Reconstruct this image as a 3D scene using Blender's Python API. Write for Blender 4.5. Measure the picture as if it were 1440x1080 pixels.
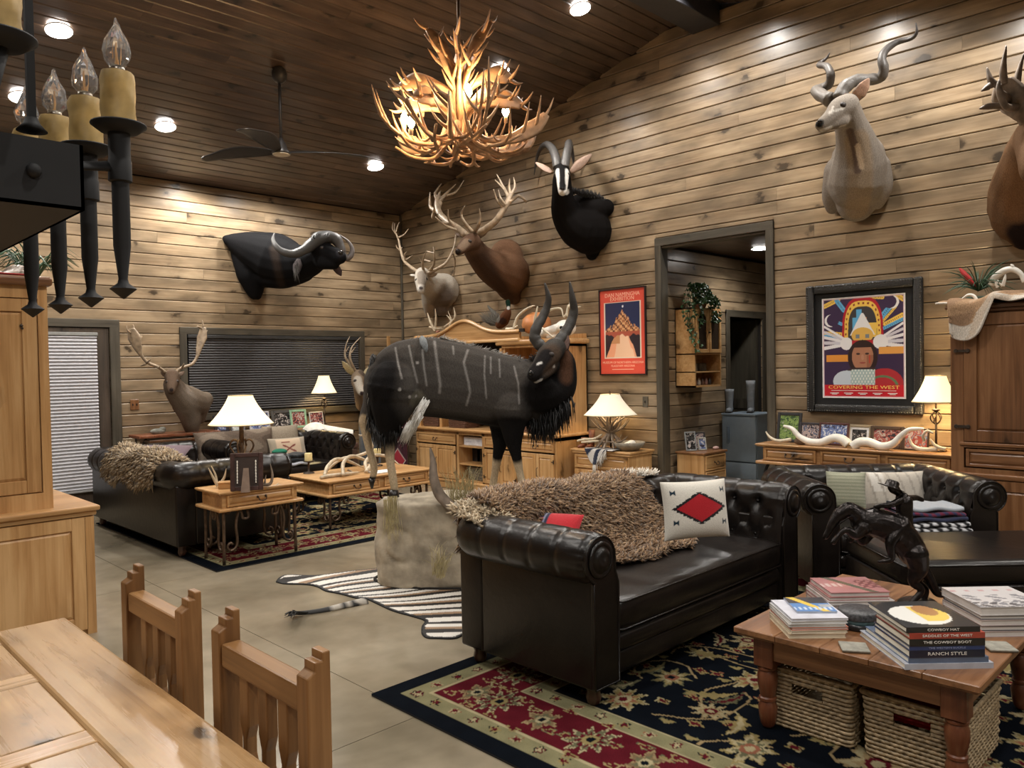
import bpy, bmesh, math, random
import numpy as np
from mathutils import Vector, Matrix, Euler
random.seed(7)
S=bpy.context.scene
for o in list(bpy.data.objects): bpy.data.objects.remove(o)
PI=math.pi
# ------------------------------------------------------------------ camera
CAM_H=1.54
R_=Vector((0.71092799,-0.70302453,-0.01838236)); U_=Vector((0.02814549,0.0023248,0.99960113)); F_=Vector((0.70270138,0.7111618,-0.02143973))
cd=bpy.data.cameras.new('camera'); cam=bpy.data.objects.new('camera',cd); S.collection.objects.link(cam)
cd.sensor_width=36; cd.lens=36*1095.26/1440; cd.clip_start=.05
cam.matrix_world=Matrix(((R_.x,U_.x,-F_.x,0),(R_.y,U_.y,-F_.y,0),(R_.z,U_.z,-F_.z,CAM_H),(0,0,0,1)))
S.camera=cam
S.view_settings.view_transform='Standard'; S.view_settings.look='None'; S.view_settings.gamma=1
S.view_settings.use_curve_mapping=False
S.view_settings.exposure=0.0
w=bpy.data.worlds.new('world'); S.world=w; w.use_nodes=True
w.node_tree.nodes['Background'].inputs[0].default_value=(.5,.55,.7,1); w.node_tree.nodes['Background'].inputs[1].default_value=.03
# ------------------------------------------------------------------ lamps of the room (recessed cans, incl. those behind the camera)
SLOPE=.262; EAVE=3.835; YB=9.434; XR=7.05; RIDGE=4.275
def ceil_z(y): return EAVE+SLOPE*(YB-y) if y>RIDGE else EAVE+SLOPE*(YB-RIDGE)-SLOPE*(RIDGE-y)
def lamp(name,kind,loc,e,col=(1,.93,.84),rad=.07,spot=150,blend=.6,rot=(0,0,0)):
    l=bpy.data.lights.new(name,kind); l.energy=e; l.color=col
    if kind in('POINT','SPOT'): l.shadow_soft_size=rad
    if kind=='SPOT': l.spot_size=math.radians(spot); l.spot_blend=blend
    if kind=='AREA': l.size=rad
    o=bpy.data.objects.new(name,l); S.collection.objects.link(o); o.location=loc; o.rotation_euler=rot; return o
CANS=[(1.94,7.21),(1.90,8.28),(3.20,8.29),(5.79,8.25),(5.84,6.01),(5.86,4.90)]      # in view
CANS2=[(3.9,9.0),(4.7,8.8),(6.2,3.9),(6.2,2.75),(6.2,1.6),(3.4,2.2),(3.4,.2),(1.2,2.2),(1.0,.3),(1.0,5.2),(3.3,5.6),(-1.2,2.4),(-1.2,5.4),(-1,-1.5),(1.6,-2.2),(4.2,-1.8),(6.2,-.6)]
E_CAN=125
for i,(x,y) in enumerate(CANS+CANS2):
    lamp('can_lamp','SPOT',(x,y,ceil_z(y)-.07),E_CAN*(1.0 if y>3 else 1.0),rad=.08,col=(1,.95,.88))
lamp('passage_lamp','SPOT',(8.21,4.28,2.80),60,rad=.07,col=(1,.97,.92))
# ------------------------------------------------------------------ helpers
def at(px,py,t):
    "a point at depth t metres in front of the photograph's standpoint"
    a=(px-720)/1095.26; b=(py-540)/1095.26
    return Vector((0,0,CAM_H))+(F_+R_*a-U_*b)*t
def onX(px,py,X):
    d=at(px,py,1)-Vector((0,0,CAM_H)); return Vector((0,0,CAM_H))+d*(X/d.x)
def onY(px,py,Y):
    d=at(px,py,1)-Vector((0,0,CAM_H)); return Vector((0,0,CAM_H))+d*(Y/d.y)
def onZ(px,py,Z):
    d=at(px,py,1)-Vector((0,0,CAM_H)); return Vector((0,0,CAM_H))+d*((Z-CAM_H)/d.z)
ROTC=math.radians(-44.66)      # faces the sitting area diagonal
def link(o,parent=None):
    S.collection.objects.link(o)
    if parent is not None: o.parent=parent
    return o
def thing(name,label,cat,loc=(0,0,0),rz=0,group=None,rot=None):
    o=bpy.data.objects.new(name,None); o.empty_display_size=.05; link(o); o.location=loc
    o.rotation_euler=rot if rot else (0,0,rz); o['label']=label; o['category']=cat
    if group: o['group']=group
    return o
def tag(o,label,cat,group=None):
    o['label']=label; o['category']=cat
    if group: o['group']=group
    return o
def struct(o): o['kind']='structure'; return o
def stuff(o): o['kind']='stuff'; return o
def catmull(P,n):
    P=[Vector(p) for p in P]
    if len(P)<3: return [P[0].lerp(P[-1],i/n) for i in range(n+1)]
    out=[]; m=len(P)-1
    for i in range(n+1):
        s=i/n*m; k=min(int(s),m-1); u=s-k
        p0=P[max(k-1,0)];p1=P[k];p2=P[k+1];p3=P[min(k+2,m)]
        out.append(.5*((2*p1)+(p2-p0)*u+(2*p0-5*p1+4*p2-p3)*u*u+(3*p1-p0-3*p2+p3)*u**3))
    return out
def interp(vals,n):
    m=len(vals)-1; o=[]
    for i in range(n+1):
        s=i/n*m;k=min(int(s),m-1);u=s-k; o.append(vals[k]*(1-u)+vals[k+1]*u)
    return o
class MB:
    def __init__(s): s.v=[];s.f=[]
    def add(s,vs,fs):
        n=len(s.v); s.v+= [tuple(v) for v in vs]; s.f+=[tuple(i+n for i in f) for f in fs]; return s
    def box(s,a,b,M=None):
        x0,y0,z0=a;x1,y1,z1=b
        vs=[Vector(p) for p in((x0,y0,z0),(x1,y0,z0),(x1,y1,z0),(x0,y1,z0),(x0,y0,z1),(x1,y0,z1),(x1,y1,z1),(x0,y1,z1))]
        if M: vs=[M@v for v in vs]
        return s.add(vs,[(0,3,2,1),(4,5,6,7),(0,1,5,4),(1,2,6,5),(2,3,7,6),(3,0,4,7)])
    def cbox(s,c,d,M=None):
        return s.box((c[0]-d[0]/2,c[1]-d[1]/2,c[2]-d[2]/2),(c[0]+d[0]/2,c[1]+d[1]/2,c[2]+d[2]/2),M)
    def rbox(s,a,b,r=.01,n=3,M=None):
        "box with rounded edges (superellipse-free: chamfer rings in xy and z)"
        x0,y0,z0=a;x1,y1,z1=b; r=min(r,(x1-x0)/2.01,(y1-y0)/2.01,(z1-z0)/2.01)
        rings=[]
        for k in range(n+1):
            t=PI/2*k/n; rings.append((z0+r-r*math.cos(t), r-r*math.sin(t)))
        for k in range(n+1):
            t=PI/2*k/n; rings.append((z1-r+r*math.sin(t), r-r*math.cos(t)))
        vs=[]
        for z,ins in rings:
            for cx,cy,a0 in ((x1-r,y1-r,0),(x0+r,y1-r,90),(x0+r,y0+r,180),(x1-r,y0+r,270)):
                for k in range(n+1):
                    t=math.radians(a0+90*k/n); rr=r-ins
                    vs.append(Vector((cx+rr*math.cos(t),cy+rr*math.sin(t),z)))
        m=4*(n+1); fs=[]
        for i in range(len(rings)-1):
            for j in range(m): fs.append((i*m+j,i*m+(j+1)%m,(i+1)*m+(j+1)%m,(i+1)*m+j))
        fs.append(tuple(range(m-1,-1,-1))); fs.append(tuple((len(rings)-1)*m+j for j in range(m)))
        if M: vs=[M@v for v in vs]
        return s.add(vs,fs)
    def tube(s,P,rad,n=8,steps=None,flat=None,side=None,cap=True):
        "tube along points; rad = number or list; flat = ratio of second axis (number/list); side = direction of first axis"
        if steps: 
            m=len(P); P2=catmull(P,steps); R=interp(rad,steps) if isinstance(rad,(list,tuple)) else [rad]*(steps+1)
            FL=interp(flat,steps) if isinstance(flat,(list,tuple)) else [flat or 1]*(steps+1)
            P=P2
        else:
            P=[Vector(p) for p in P]; R=list(rad) if isinstance(rad,(list,tuple)) else [rad]*len(P)
            FL=list(flat) if isinstance(flat,(list,tuple)) else [flat or 1]*len(P)
        prev=None; vs=[]
        for i,p in enumerate(P):
            d=(P[min(i+1,len(P)-1)]-P[max(i-1,0)])
            if d.length<1e-9: d=Vector((0,0,1))
            d.normalize()
            if side is not None:
                a=Vector(side); a=a-d*a.dot(d)
                if a.length<1e-4: a=d.orthogonal()
                a.normalize()
            elif prev is None: a=d.orthogonal().normalized()
            else:
                a=prev-d*prev.dot(d)
                if a.length<1e-6: a=d.orthogonal()
                a.normalize()
            prev=a; b=d.cross(a)
            for k in range(n):
                t=2*PI*k/n; vs.append(p+a*(R[i]*math.cos(t))+b*(R[i]*FL[i]*math.sin(t)))
        fs=[]
        for i in range(len(P)-1):
            for k in range(n): fs.append((i*n+k,i*n+(k+1)%n,(i+1)*n+(k+1)%n,(i+1)*n+k))
        if cap: fs.append(tuple(range(n-1,-1,-1))); fs.append(tuple((len(P)-1)*n+k for k in range(n)))
        return s.add(vs,fs)
    def cyl(s,a,b,r,r2=None,n=12): return s.tube([a,b],[r,r2 if r2 is not None else r],n)
    def lathe(s,prof,c=(0,0,0),n=16,M=None,close=True):
        vs=[];fs=[];c=Vector(c)
        for r,z in prof:
            for k in range(n):
                t=2*PI*k/n; vs.append(Vector((r*math.cos(t),r*math.sin(t),z)))
        vs=[(M@v if M else v)+c for v in vs]
        for i in range(len(prof)-1):
            for k in range(n): fs.append((i*n+k,i*n+(k+1)%n,(i+1)*n+(k+1)%n,(i+1)*n+k))
        if close: fs.append(tuple(range(n-1,-1,-1))); fs.append(tuple((len(prof)-1)*n+k for k in range(n)))
        return s.add(vs,fs)
    def ell(s,c,r,M=None,n=16,m=10):
        c=Vector(c); 
        if isinstance(r,(int,float)): r=(r,r,r)
        vs=[Vector((0,0,-1))];
        for i in range(1,m):
            p=PI*i/m-PI/2
            for k in range(n): t=2*PI*k/n; vs.append(Vector((math.cos(p)*math.cos(t),math.cos(p)*math.sin(t),math.sin(p))))
        vs.append(Vector((0,0,1)))
        vs=[Vector((v.x*r[0],v.y*r[1],v.z*r[2])) for v in vs]; vs=[(M@v if M else v)+c for v in vs]
        fs=[(0,1+(k+1)%n,1+k) for k in range(n)]
        for i in range(m-2):
            for k in range(n): a=1+i*n; fs.append((a+k,a+(k+1)%n,a+n+(k+1)%n,a+n+k))
        a=1+(m-2)*n; fs+=[(a+k,a+(k+1)%n,len(vs)-1) for k in range(n)]
        return s.add(vs,fs)
    def prism(s,poly,z0,z1,M=None):
        "polygon (x,y) extruded in z"
        n=len(poly); vs=[Vector((x,y,z0)) for x,y in poly]+[Vector((x,y,z1)) for x,y in poly]
        if M: vs=[M@v for v in vs]
        fs=[tuple(range(n-1,-1,-1)),tuple(range(n,2*n))]+[(i,(i+1)%n,n+(i+1)%n,n+i) for i in range(n)]
        return s.add(vs,fs)
    def grid(s,f,nu,nv,thick=None):
        vs=[Vector(f(i/nu,j/nv)) for i in range(nu+1) for j in range(nv+1)]
        fs=[(i*(nv+1)+j,(i+1)*(nv+1)+j,(i+1)*(nv+1)+j+1,i*(nv+1)+j+1) for i in range(nu) for j in range(nv)]
        return s.add(vs,fs)
    def mesh(s,name='m'):
        me=bpy.data.meshes.new(name); me.from_pydata(s.v,[],s.f); me.update(); return me
    def build(s,name,mat,parent=None,smooth=False,M=None,bevel=0,solid=0,autos=None):
        me=s.mesh(name)
        if M is not None: me.transform(M)
        me.materials.append(mat)
        if smooth: me.polygons.foreach_set('use_smooth',[True]*len(me.polygons))
        if autos:
            bm=bmesh.new(); bm.from_mesh(me)
            for f in bm.faces: f.smooth=True
            for e in bm.edges:
                if len(e.link_faces)==2 and e.calc_face_angle(0)>math.radians(autos): e.smooth=False
            bm.to_mesh(me); bm.free()
        o=bpy.data.objects.new(name,me); link(o,parent)
        if bevel: 
            b=o.modifiers.new('bevel','BEVEL'); b.width=bevel; b.segments=2; b.limit_method='ANGLE'
        if solid:
            b=o.modifiers.new('solid','SOLIDIFY'); b.thickness=solid; b.offset=-1
        return o
def organic(mb,name,mat,parent=None,voxel=.012,smooth=6,base=(.2,.2,.2),paint=(),M=None,noise=0,snap=True):
    "one continuous skin over overlapping limbs: voxel remesh, smoothing, painted patches of fur colour"
    me=mb.mesh('tmp'); ob=bpy.data.objects.new('tmp',me); S.collection.objects.link(ob)
    m=ob.modifiers.new('r','REMESH'); m.mode='VOXEL'; m.voxel_size=voxel
    m=ob.modifiers.new('s','SMOOTH'); m.factor=.5; m.iterations=smooth
    dg=bpy.context.evaluated_depsgraph_get(); me2=bpy.data.meshes.new_from_object(ob.evaluated_get(dg))
    bpy.data.objects.remove(ob); bpy.data.meshes.remove(me)
    me2.name=name; n=len(me2.vertices); co=np.empty(n*3); me2.vertices.foreach_get('co',co); co=co.reshape(-1,3)
    col=np.tile(np.array(base,float),(n,1))
    bv=None
    if snap and paint:
        from mathutils.bvhtree import BVHTree
        bv=BVHTree.FromPolygons([tuple(c) for c in co],[tuple(p.vertices) for p in me2.polygons])
    def sn(q):
        q=Vector(q)
        if bv is None: return q
        o_=Vector((0,0,CAM_H)); d_=(q-o_).normalized(); h=bv.ray_cast(o_,d_)
        return h[0] if h[0] is not None and (h[0]-q).length<.45 else q
    for p in paint:
        c,r,cc=p[0],p[1],p[2]
        if not callable(c):
            if not isinstance(c[0],(int,float)):
                L_=[]
                for a,b in zip(c[:-1],c[1:]):
                    for k in range(4): L_.append(sn(Vector(a).lerp(Vector(b),k/4)))
                c=L_+[sn(c[-1])]
            else: c=sn(c)
        soft=p[3] if len(p)>3 else .35
        if callable(c): wgt=c(co)
        else:
            if not isinstance(c[0],(int,float)):    # polyline
                d=np.full(n,1e9)
                for a,b in zip(c[:-1],c[1:]):
                    a=np.array(a);b=np.array(b);ab=b-a; t=np.clip(((co-a)@ab)/max(ab@ab,1e-9),0,1)
                    d=np.minimum(d,np.linalg.norm(co-(a+t[:,None]*ab),axis=1))
            else: d=np.linalg.norm(co-np.array(c),axis=1)
            wgt=np.clip((r-d)/(r*soft)+.5,0,1)
        col=col*(1-wgt[:,None])+np.array(cc)*wgt[:,None]
    setcol(me2,col)
    me2.materials.clear(); me2.materials.append(mat)
    me2.polygons.foreach_set('use_smooth',[True]*len(me2.polygons))
    o=bpy.data.objects.new(name,me2); link(o,parent)
    if parent is not None: o.matrix_parent_inverse=Matrix.Identity(4)
    if M is not None: me2.transform(M)
    return o
def setcol(me,col):
    at_=me.color_attributes.new('col','FLOAT_COLOR','POINT'); n=len(me.vertices)
    a=np.ones((n,4)); a[:,:3]=np.clip(col,0,1); at_.data.foreach_set('color',a.ravel())
def painted(f,nu,nv,colf,name,mat,parent=None,smooth=True):
    "a fine sheet f(u,v) whose flat print is colf(U,V)->rgb"
    m=MB().grid(f,nu,nv); me=m.mesh(name); U,V=np.meshgrid(np.linspace(0,1,nu+1),np.linspace(0,1,nv+1),indexing='ij')
    setcol(me,colf(U.ravel(),V.ravel())); me.materials.append(mat)
    if smooth: me.polygons.foreach_set('use_smooth',[True]*len(me.polygons))
    o=bpy.data.objects.new(name,me); link(o,parent); return o
def text(s,size,M,mat,parent,name='lettering',ext=.0006,align='CENTER',sx=1):
    cu=bpy.data.curves.new('t','FONT'); cu.body=s; cu.size=size; cu.extrude=ext; cu.align_x=align; cu.align_y='CENTER'; cu.resolution_u=2
    ob=bpy.data.objects.new('t',cu); S.collection.objects.link(ob); dg=bpy.context.evaluated_depsgraph_get()
    me=bpy.data.meshes.new_from_object(ob.evaluated_get(dg)); bpy.data.objects.remove(ob)
    me.transform(M@Matrix.Diagonal((sx,1,1,1))); me.materials.clear(); me.materials.append(mat)
    o=bpy.data.objects.new(name,me); link(o,parent); return o
def copy_tree(o,parent=None):
    c=o.copy(); link(c); c.parent=parent
    for ch in list(o.children):
        copy_tree(ch,c)
    return c
# ------------------------------------------------------------------ materials
def nt(name):
    m=bpy.data.materials.new(name); m.use_nodes=True; t=m.node_tree; b=t.nodes['Principled BSDF']; return m,t,b
def N(t,typ,**k):
    n=t.nodes.new(typ)
    for a,v in k.items():
        if a.startswith('i_'): n.inputs[a[2:].replace('_',' ')].default_value=v
        else: setattr(n,a,v)
    return n
def rgba(c): return (c[0],c[1],c[2],1)
def ramp(t,stops):
    r=t.nodes.new('ShaderNodeValToRGB'); e=r.color_ramp.elements
    while len(e)<len(stops): e.new(.5)
    for i,(p,c) in enumerate(stops): e[i].position=p; e[i].color=rgba(c) if not isinstance(c,(int,float)) else (c,c,c,1)
    return r
def mixc(t,a,b,f,mode='MIX'):
    m=t.nodes.new('ShaderNodeMix'); m.data_type='RGBA'; m.blend_type=mode
    for s,v in (('A',a),('B',b)):
        i=[x for x in m.inputs if x.name==s and x.type=='RGBA'][0]
        if isinstance(v,tuple): i.default_value=rgba(v)
        else: t.links.new(v,i)
    i=m.inputs['Factor']
    if isinstance(f,(int,float)): i.default_value=f
    else: t.links.new(f,i)
    return [x for x in m.outputs if x.type=='RGBA'][0]
def bump(t,b,h,st=.3,dist=.01):
    n=N(t,'ShaderNodeBump'); n.inputs['Strength'].default_value=st; n.inputs['Distance'].default_value=dist
    t.links.new(h,n.inputs['Height']); t.links.new(n.outputs[0],b.inputs['Normal'])
def plain(name,c,rough=.6,metal=0,noise=.15,scale=20,coat=0,bmp=0,sheen=0):
    m,t,b=nt(name); b.inputs['Roughness'].default_value=rough; b.inputs['Metallic'].default_value=metal
    b.inputs['Coat Weight'].default_value=coat; b.inputs['Sheen Weight'].default_value=sheen
    tc=N(t,'ShaderNodeTexCoord'); no=N(t,'ShaderNodeTexNoise'); no.inputs['Scale'].default_value=scale; no.inputs['Detail'].default_value=5
    t.links.new(tc.outputs['Object'],no.inputs['Vector'])
    r=ramp(t,[(.3,tuple(x*(1-noise) for x in c)),(.7,tuple(min(1,x*(1+noise)) for x in c))]); t.links.new(no.outputs['Fac'],r.inputs[0]); t.links.new(r.outputs[0],b.inputs['Base Color'])
    if bmp: bump(t,b,no.outputs['Fac'],bmp)
    return m
def vcol(name,rough=.7,fur=0,sheen=0,scale=60,spec=.5,coat=0,stretch=(1,1,1),var=.25):
    m,t,b=nt(name); b.inputs['Roughness'].default_value=rough; b.inputs['Sheen Weight'].default_value=sheen; b.inputs['Specular IOR Level'].default_value=spec
    b.inputs['Coat Weight'].default_value=coat
    a=N(t,'ShaderNodeVertexColor',layer_name='col'); tc=N(t,'ShaderNodeTexCoord'); mp=N(t,'ShaderNodeMapping'); mp.inputs['Scale'].default_value=stretch
    t.links.new(tc.outputs['Object'],mp.inputs[0]); no=N(t,'ShaderNodeTexNoise'); no.inputs['Scale'].default_value=scale; no.inputs['Detail'].default_value=6; t.links.new(mp.outputs[0],no.inputs['Vector'])
    r=ramp(t,[(.3,1-var),(.7,1+var*.0+0.0 if var==0 else 1.0)]); t.links.new(no.outputs['Fac'],r.inputs[0])
    c=mixc(t,a.outputs[0],r.outputs[0],1.0,'MULTIPLY'); t.links.new(c,b.inputs['Base Color'])
    if fur: bump(t,b,no.outputs['Fac'],fur,.01)
    return m
def emis(name,c,s):
    m,t,b=nt(name); b.inputs['Emission Color'].default_value=rgba(c); b.inputs['Emission Strength'].default_value=s; b.inputs['Base Color'].default_value=rgba(c); return m
def wood(name,dark,mid,light,axis='x',rough=.45,knots=1.0,coat=.0,gs=1.0,stain=0.0,var=.25,spec=.5,bmp=.15,kf=(2.2,6.5),kth=.45):
    m,t,b=nt(name); b.inputs['Coat Weight'].default_value=coat; b.inputs['Coat Roughness'].default_value=.22; b.inputs['Specular IOR Level'].default_value=spec
    tc=N(t,'ShaderNodeTexCoord'); oi=N(t,'ShaderNodeObjectInfo')
    ml=N(t,'ShaderNodeVectorMath',operation='MULTIPLY'); cb=N(t,'ShaderNodeCombineXYZ')
    for i in range(3): t.links.new(oi.outputs['Random'],cb.inputs[i])
    ml.inputs[1].default_value=(37,61,83); t.links.new(cb.outputs[0],ml.inputs[0])
    ad=N(t,'ShaderNodeVectorMath',operation='ADD'); t.links.new(tc.outputs['Object'],ad.inputs[0]); t.links.new(ml.outputs[0],ad.inputs[1])
    def mapped(sc):
        mp=N(t,'ShaderNodeMapping'); mp.inputs['Scale'].default_value=sc; t.links.new(ad.outputs[0],mp.inputs[0]); return mp.outputs[0]
    ax='xyz'.index(axis)
    def sc(a,o): v=[o*gs]*3; v[ax]=a*gs; return tuple(v)
    # knots
    wn_=N(t,'ShaderNodeTexNoise'); wn_.inputs['Scale'].default_value=1; wn_.inputs['Detail'].default_value=5; t.links.new(mapped(sc(9,16)),wn_.inputs['Vector'])
    ws=N(t,'ShaderNodeVectorMath',operation='SCALE'); t.links.new(wn_.outputs['Color'],ws.inputs[0]); ws.inputs['Scale'].default_value=.62
    wa=N(t,'ShaderNodeVectorMath',operation='ADD'); t.links.new(mapped(sc(kf[0],kf[1])),wa.inputs[0]); t.links.new(ws.outputs[0],wa.inputs[1])
    vo=N(t,'ShaderNodeTexVoronoi'); vo.inputs['Scale'].default_value=1; t.links.new(wa.outputs[0],vo.inputs['Vector'])
    kn=ramp(t,[(0.0,1.0),(.12,.95),(.17,.45),(.23,.22),(.45,0.0)]); t.links.new(vo.outputs['Distance'],kn.inputs[0])
    # randomly drop knots
    kc=N(t,'ShaderNodeMath',operation='GREATER_THAN'); sp=N(t,'ShaderNodeSeparateColor'); t.links.new(vo.outputs['Color'],sp.inputs[0]); t.links.new(sp.outputs[0],kc.inputs[0]); kc.inputs[1].default_value=kth
    km=N(t,'ShaderNodeMath',operation='MULTIPLY'); t.links.new(kn.outputs[0],km.inputs[0]); t.links.new(kc.outputs[0],km.inputs[1])
    kk=N(t,'ShaderNodeMath',operation='MULTIPLY'); t.links.new(km.outputs[0],kk.inputs[0]); kk.inputs[1].default_value=knots
    # grain, bent by the knots
    g=N(t,'ShaderNodeTexNoise'); g.inputs['Scale'].default_value=1; g.inputs['Detail'].default_value=6; g.inputs['Roughness'].default_value=.6; g.inputs['Distortion'].default_value=.6
    t.links.new(mapped(sc(1.6,38)),g.inputs['Vector'])
    g2=N(t,'ShaderNodeTexNoise'); g2.inputs['Scale'].default_value=1; g2.inputs['Detail'].default_value=4; t.links.new(mapped(sc(1.3,7)),g2.inputs['Vector'])
    mx=N(t,'ShaderNodeMath',operation='MULTIPLY_ADD'); t.links.new(g.outputs['Fac'],mx.inputs[0]); mx.inputs[1].default_value=.55; 
    h2=N(t,'ShaderNodeMath',operation='MULTIPLY'); t.links.new(g2.outputs['Fac'],h2.inputs[0]); h2.inputs[1].default_value=.55; t.links.new(h2.outputs[0],mx.inputs[2])
    r=ramp(t,[(.38,dark),(.52,mid),(.68,light)]); t.links.new(mx.outputs[0],r.inputs[0])
    # tone per board
    rv=N(t,'ShaderNodeMapRange'); rv.inputs['To Min'].default_value=1-var; rv.inputs['To Max'].default_value=1+var*.6; t.links.new(oi.outputs['Random'],rv.inputs[0])
    c=mixc(t,r.outputs[0],rv.outputs[0],1.0,'MULTIPLY')
    if stain:
        s=N(t,'ShaderNodeTexNoise'); s.inputs['Scale'].default_value=1; s.inputs['Detail'].default_value=3; t.links.new(mapped(sc(1.6,5.0)),s.inputs['Vector'])
        sr=ramp(t,[(.40,0.0),(.66,stain)]); t.links.new(s.outputs['Fac'],sr.inputs[0]); c=mixc(t,c,tuple(x*.42 for x in mid),sr.outputs[0])
    c=mixc(t,c,tuple(x*.22 for x in dark),kk.outputs[0]); t.links.new(c,b.inputs['Base Color'])
    rr=N(t,'ShaderNodeMapRange'); rr.inputs['To Min'].default_value=rough-.08; rr.inputs['To Max'].default_value=rough+.12; t.links.new(g.outputs['Fac'],rr.inputs[0]); t.links.new(rr.outputs[0],b.inputs['Roughness'])
    bump(t,b,mx.outputs[0],bmp,.004)
    return m
WALLW=wood('stained_pine_wall',(.20,.135,.078),(.30,.215,.13),(.40,.30,.19),rough=.34,knots=1,stain=.85,var=.07,spec=.5,kf=(2.9,3.9),kth=.16,coat=.45)
CEILW=wood('stained_pine_ceiling',(.055,.034,.024),(.10,.064,.045),(.155,.10,.07),rough=.34,knots=1,stain=.8,var=.12,kf=(2.9,3.9),kth=.16,coat=.3)
TRIMW={a:wood('trim_'+a,(.032,.026,.018),(.068,.057,.04),(.11,.094,.068),axis=a,rough=.5,knots=.5,stain=.4,var=.1) for a in 'xyz'}
PINE={a:wood('honey_pine_'+a,(.34,.17,.06),(.52,.29,.115),(.66,.41,.19),axis=a,rough=.36,knots=.8,var=.08,gs=.8,coat=.15) for a in 'xyz'}
RPINE={a:wood('red_pine_'+a,(.10,.042,.017),(.19,.083,.033),(.29,.14,.06),axis=a,rough=.36,knots=.8,var=.1,gs=.8,coat=.2) for a in 'xyz'}
DPINE={a:wood('table_pine_'+a,(.27,.145,.06),(.46,.27,.12),(.62,.40,.20),axis=a,rough=.26,knots=1.0,stain=.5,var=.22,kf=(5,9),kth=.6,gs=.9,coat=.35) for a in 'xyz'}
DARK=plain('dark_gap',(.012,.009,.007),.9)
BLACKM=plain('black_iron',(.016,.016,.018),.5,.6,.3,40,bmp=.1)
BRONZE=plain('aged_bronze_iron',(.13,.09,.065),.45,.8,.3,30)
IRONB=plain('brown_iron',(.05,.035,.025),.5,.5,.3,30)
WHITE=plain('white_paint',(.8,.8,.78),.5)
# ------------------------------------------------------------------ the room shell
def concrete():
    m,t,b=nt('polished_concrete'); tc=N(t,'ShaderNodeTexCoord')
    n1=N(t,'ShaderNodeTexNoise'); n1.inputs['Scale'].default_value=1.3; n1.inputs['Detail'].default_value=8; n1.inputs['Distortion'].default_value=.4; t.links.new(tc.outputs['Object'],n1.inputs['Vector'])
    n2=N(t,'ShaderNodeTexNoise'); n2.inputs['Scale'].default_value=7; n2.inputs['Detail'].default_value=8; t.links.new(tc.outputs['Object'],n2.inputs['Vector'])
    r=ramp(t,[(.3,(.19,.16,.11)),(.5,(.285,.24,.17)),(.72,(.37,.32,.235))]); t.links.new(n1.outputs['Fac'],r.inputs[0])
    r2=ramp(t,[(.3,.86),(.7,1.0)]); t.links.new(n2.outputs['Fac'],r2.inputs[0])
    c=mixc(t,r.outputs[0],r2.outputs[0],1.0,'MULTIPLY'); t.links.new(c,b.inputs['Base Color'])
    rr=N(t,'ShaderNodeMapRange'); rr.inputs['To Min'].default_value=.13; rr.inputs['To Max'].default_value=.24; t.links.new(n2.outputs['Fac'],rr.inputs[0]); t.links.new(rr.outputs[0],b.inputs['Roughness'])
    bump(t,b,n2.outputs['Fac'],.05,.01); return m
CONC=concrete()
XL=-3.2; YF=-4.5
# floor slabs between saw cuts
cutsx=[XL,-1.0,2.1,5.2,10.4]; cutsy=[YF,-1.1,2.75,5.9,YB+.05]
fl=struct(MB().box((XL,YF,-.2),(10.4,YB+.1,-.012)).build('floor',DARK))
for i in range(4):
    for j in range(4):
        MB().box((cutsx[i]+.002,cutsy[j]+.002,-.011),(cutsx[i+1]-.002,cutsy[j+1]-.002,0)).build('slab',CONC,fl)
def plank(L,h,d=.02,c=.007,g=.0028):
    pr=[(0,g),(-d+c,g),(-d,g+c),(-d,h-g-c),(-d+c,h-g),(0,h-g)]
    v=[(x,y,z) for x in (.0008,L-.0008) for y,z in pr]
    return MB().add(v,[(0,1,2,3,4,5),(11,10,9,8,7,6)]+[(i,i+6,(i+1)%6+6,(i+1)%6) for i in range(6)])
def rows(parent,M,mat,z_lines,xr,openings,Lrng=(3.6,5.2),lim=None,rng=None,minL=.12,d=.02):
    "boards laid row by row in the wall's own frame (x along, -y into the room, z up), cut round the openings"
    rng=rng or random
    for a,b in zip(z_lines[:-1],z_lines[1:]):
        x0,x1=xr if lim is None else lim(a,b)
        if x1-x0<.1: continue
        segs=[(x0,x1,a,b)]
        for (ox0,ox1,oz0,oz1) in openings:
            new=[]
            for s in segs:
                if ox1<=s[0] or ox0>=s[1] or oz1<=s[2]+.002 or oz0>=s[3]-.002: new.append(s); continue
                if ox0>s[0]: new.append((s[0],ox0,s[2],s[3]))
                if ox1<s[1]: new.append((ox1,s[1],s[2],s[3]))
                m0,m1=max(s[0],ox0),min(s[1],ox1)
                if oz1<s[3]-.01: new.append((m0,m1,oz1,s[3]))
                if oz0>s[2]+.01: new.append((m0,m1,s[2],oz0))
            segs=new
        cuts=[]; x=x0+rng.uniform(.5,Lrng[1])
        while x<x1: cuts.append(x); x+=rng.uniform(*Lrng)
        for s in segs:
            cs=[c for c in cuts if s[0]+minL<c<s[1]-minL]; e=[s[0]]+cs+[s[1]]
            for p,q in zip(e[:-1],e[1:]):
                if q-p<.02: continue
                o=plank(q-p,s[3]-s[2],d).build('plank',mat,parent); o.matrix_local=M@Matrix.Translation((p,0,s[2]))
rg=random.Random(3)
# back wall
wb=struct(MB().box((XL,YB+.02,0),(XR+.05,YB+.12,3.9)).build('wall_back',DARK))
zl=[.001]+[.148+.133*k for k in range(0,28)]+[EAVE-.004]
DOOR=(2.03,2.955,0,2.07); WIN=(3.82,6.27,1.05,2.01)
rows(wb,Matrix.Translation((0,YB+.019,0)),WALLW,[z for z in zl if z<3.9]+[],(XL,XR),[DOOR,WIN],rng=rg)
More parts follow.
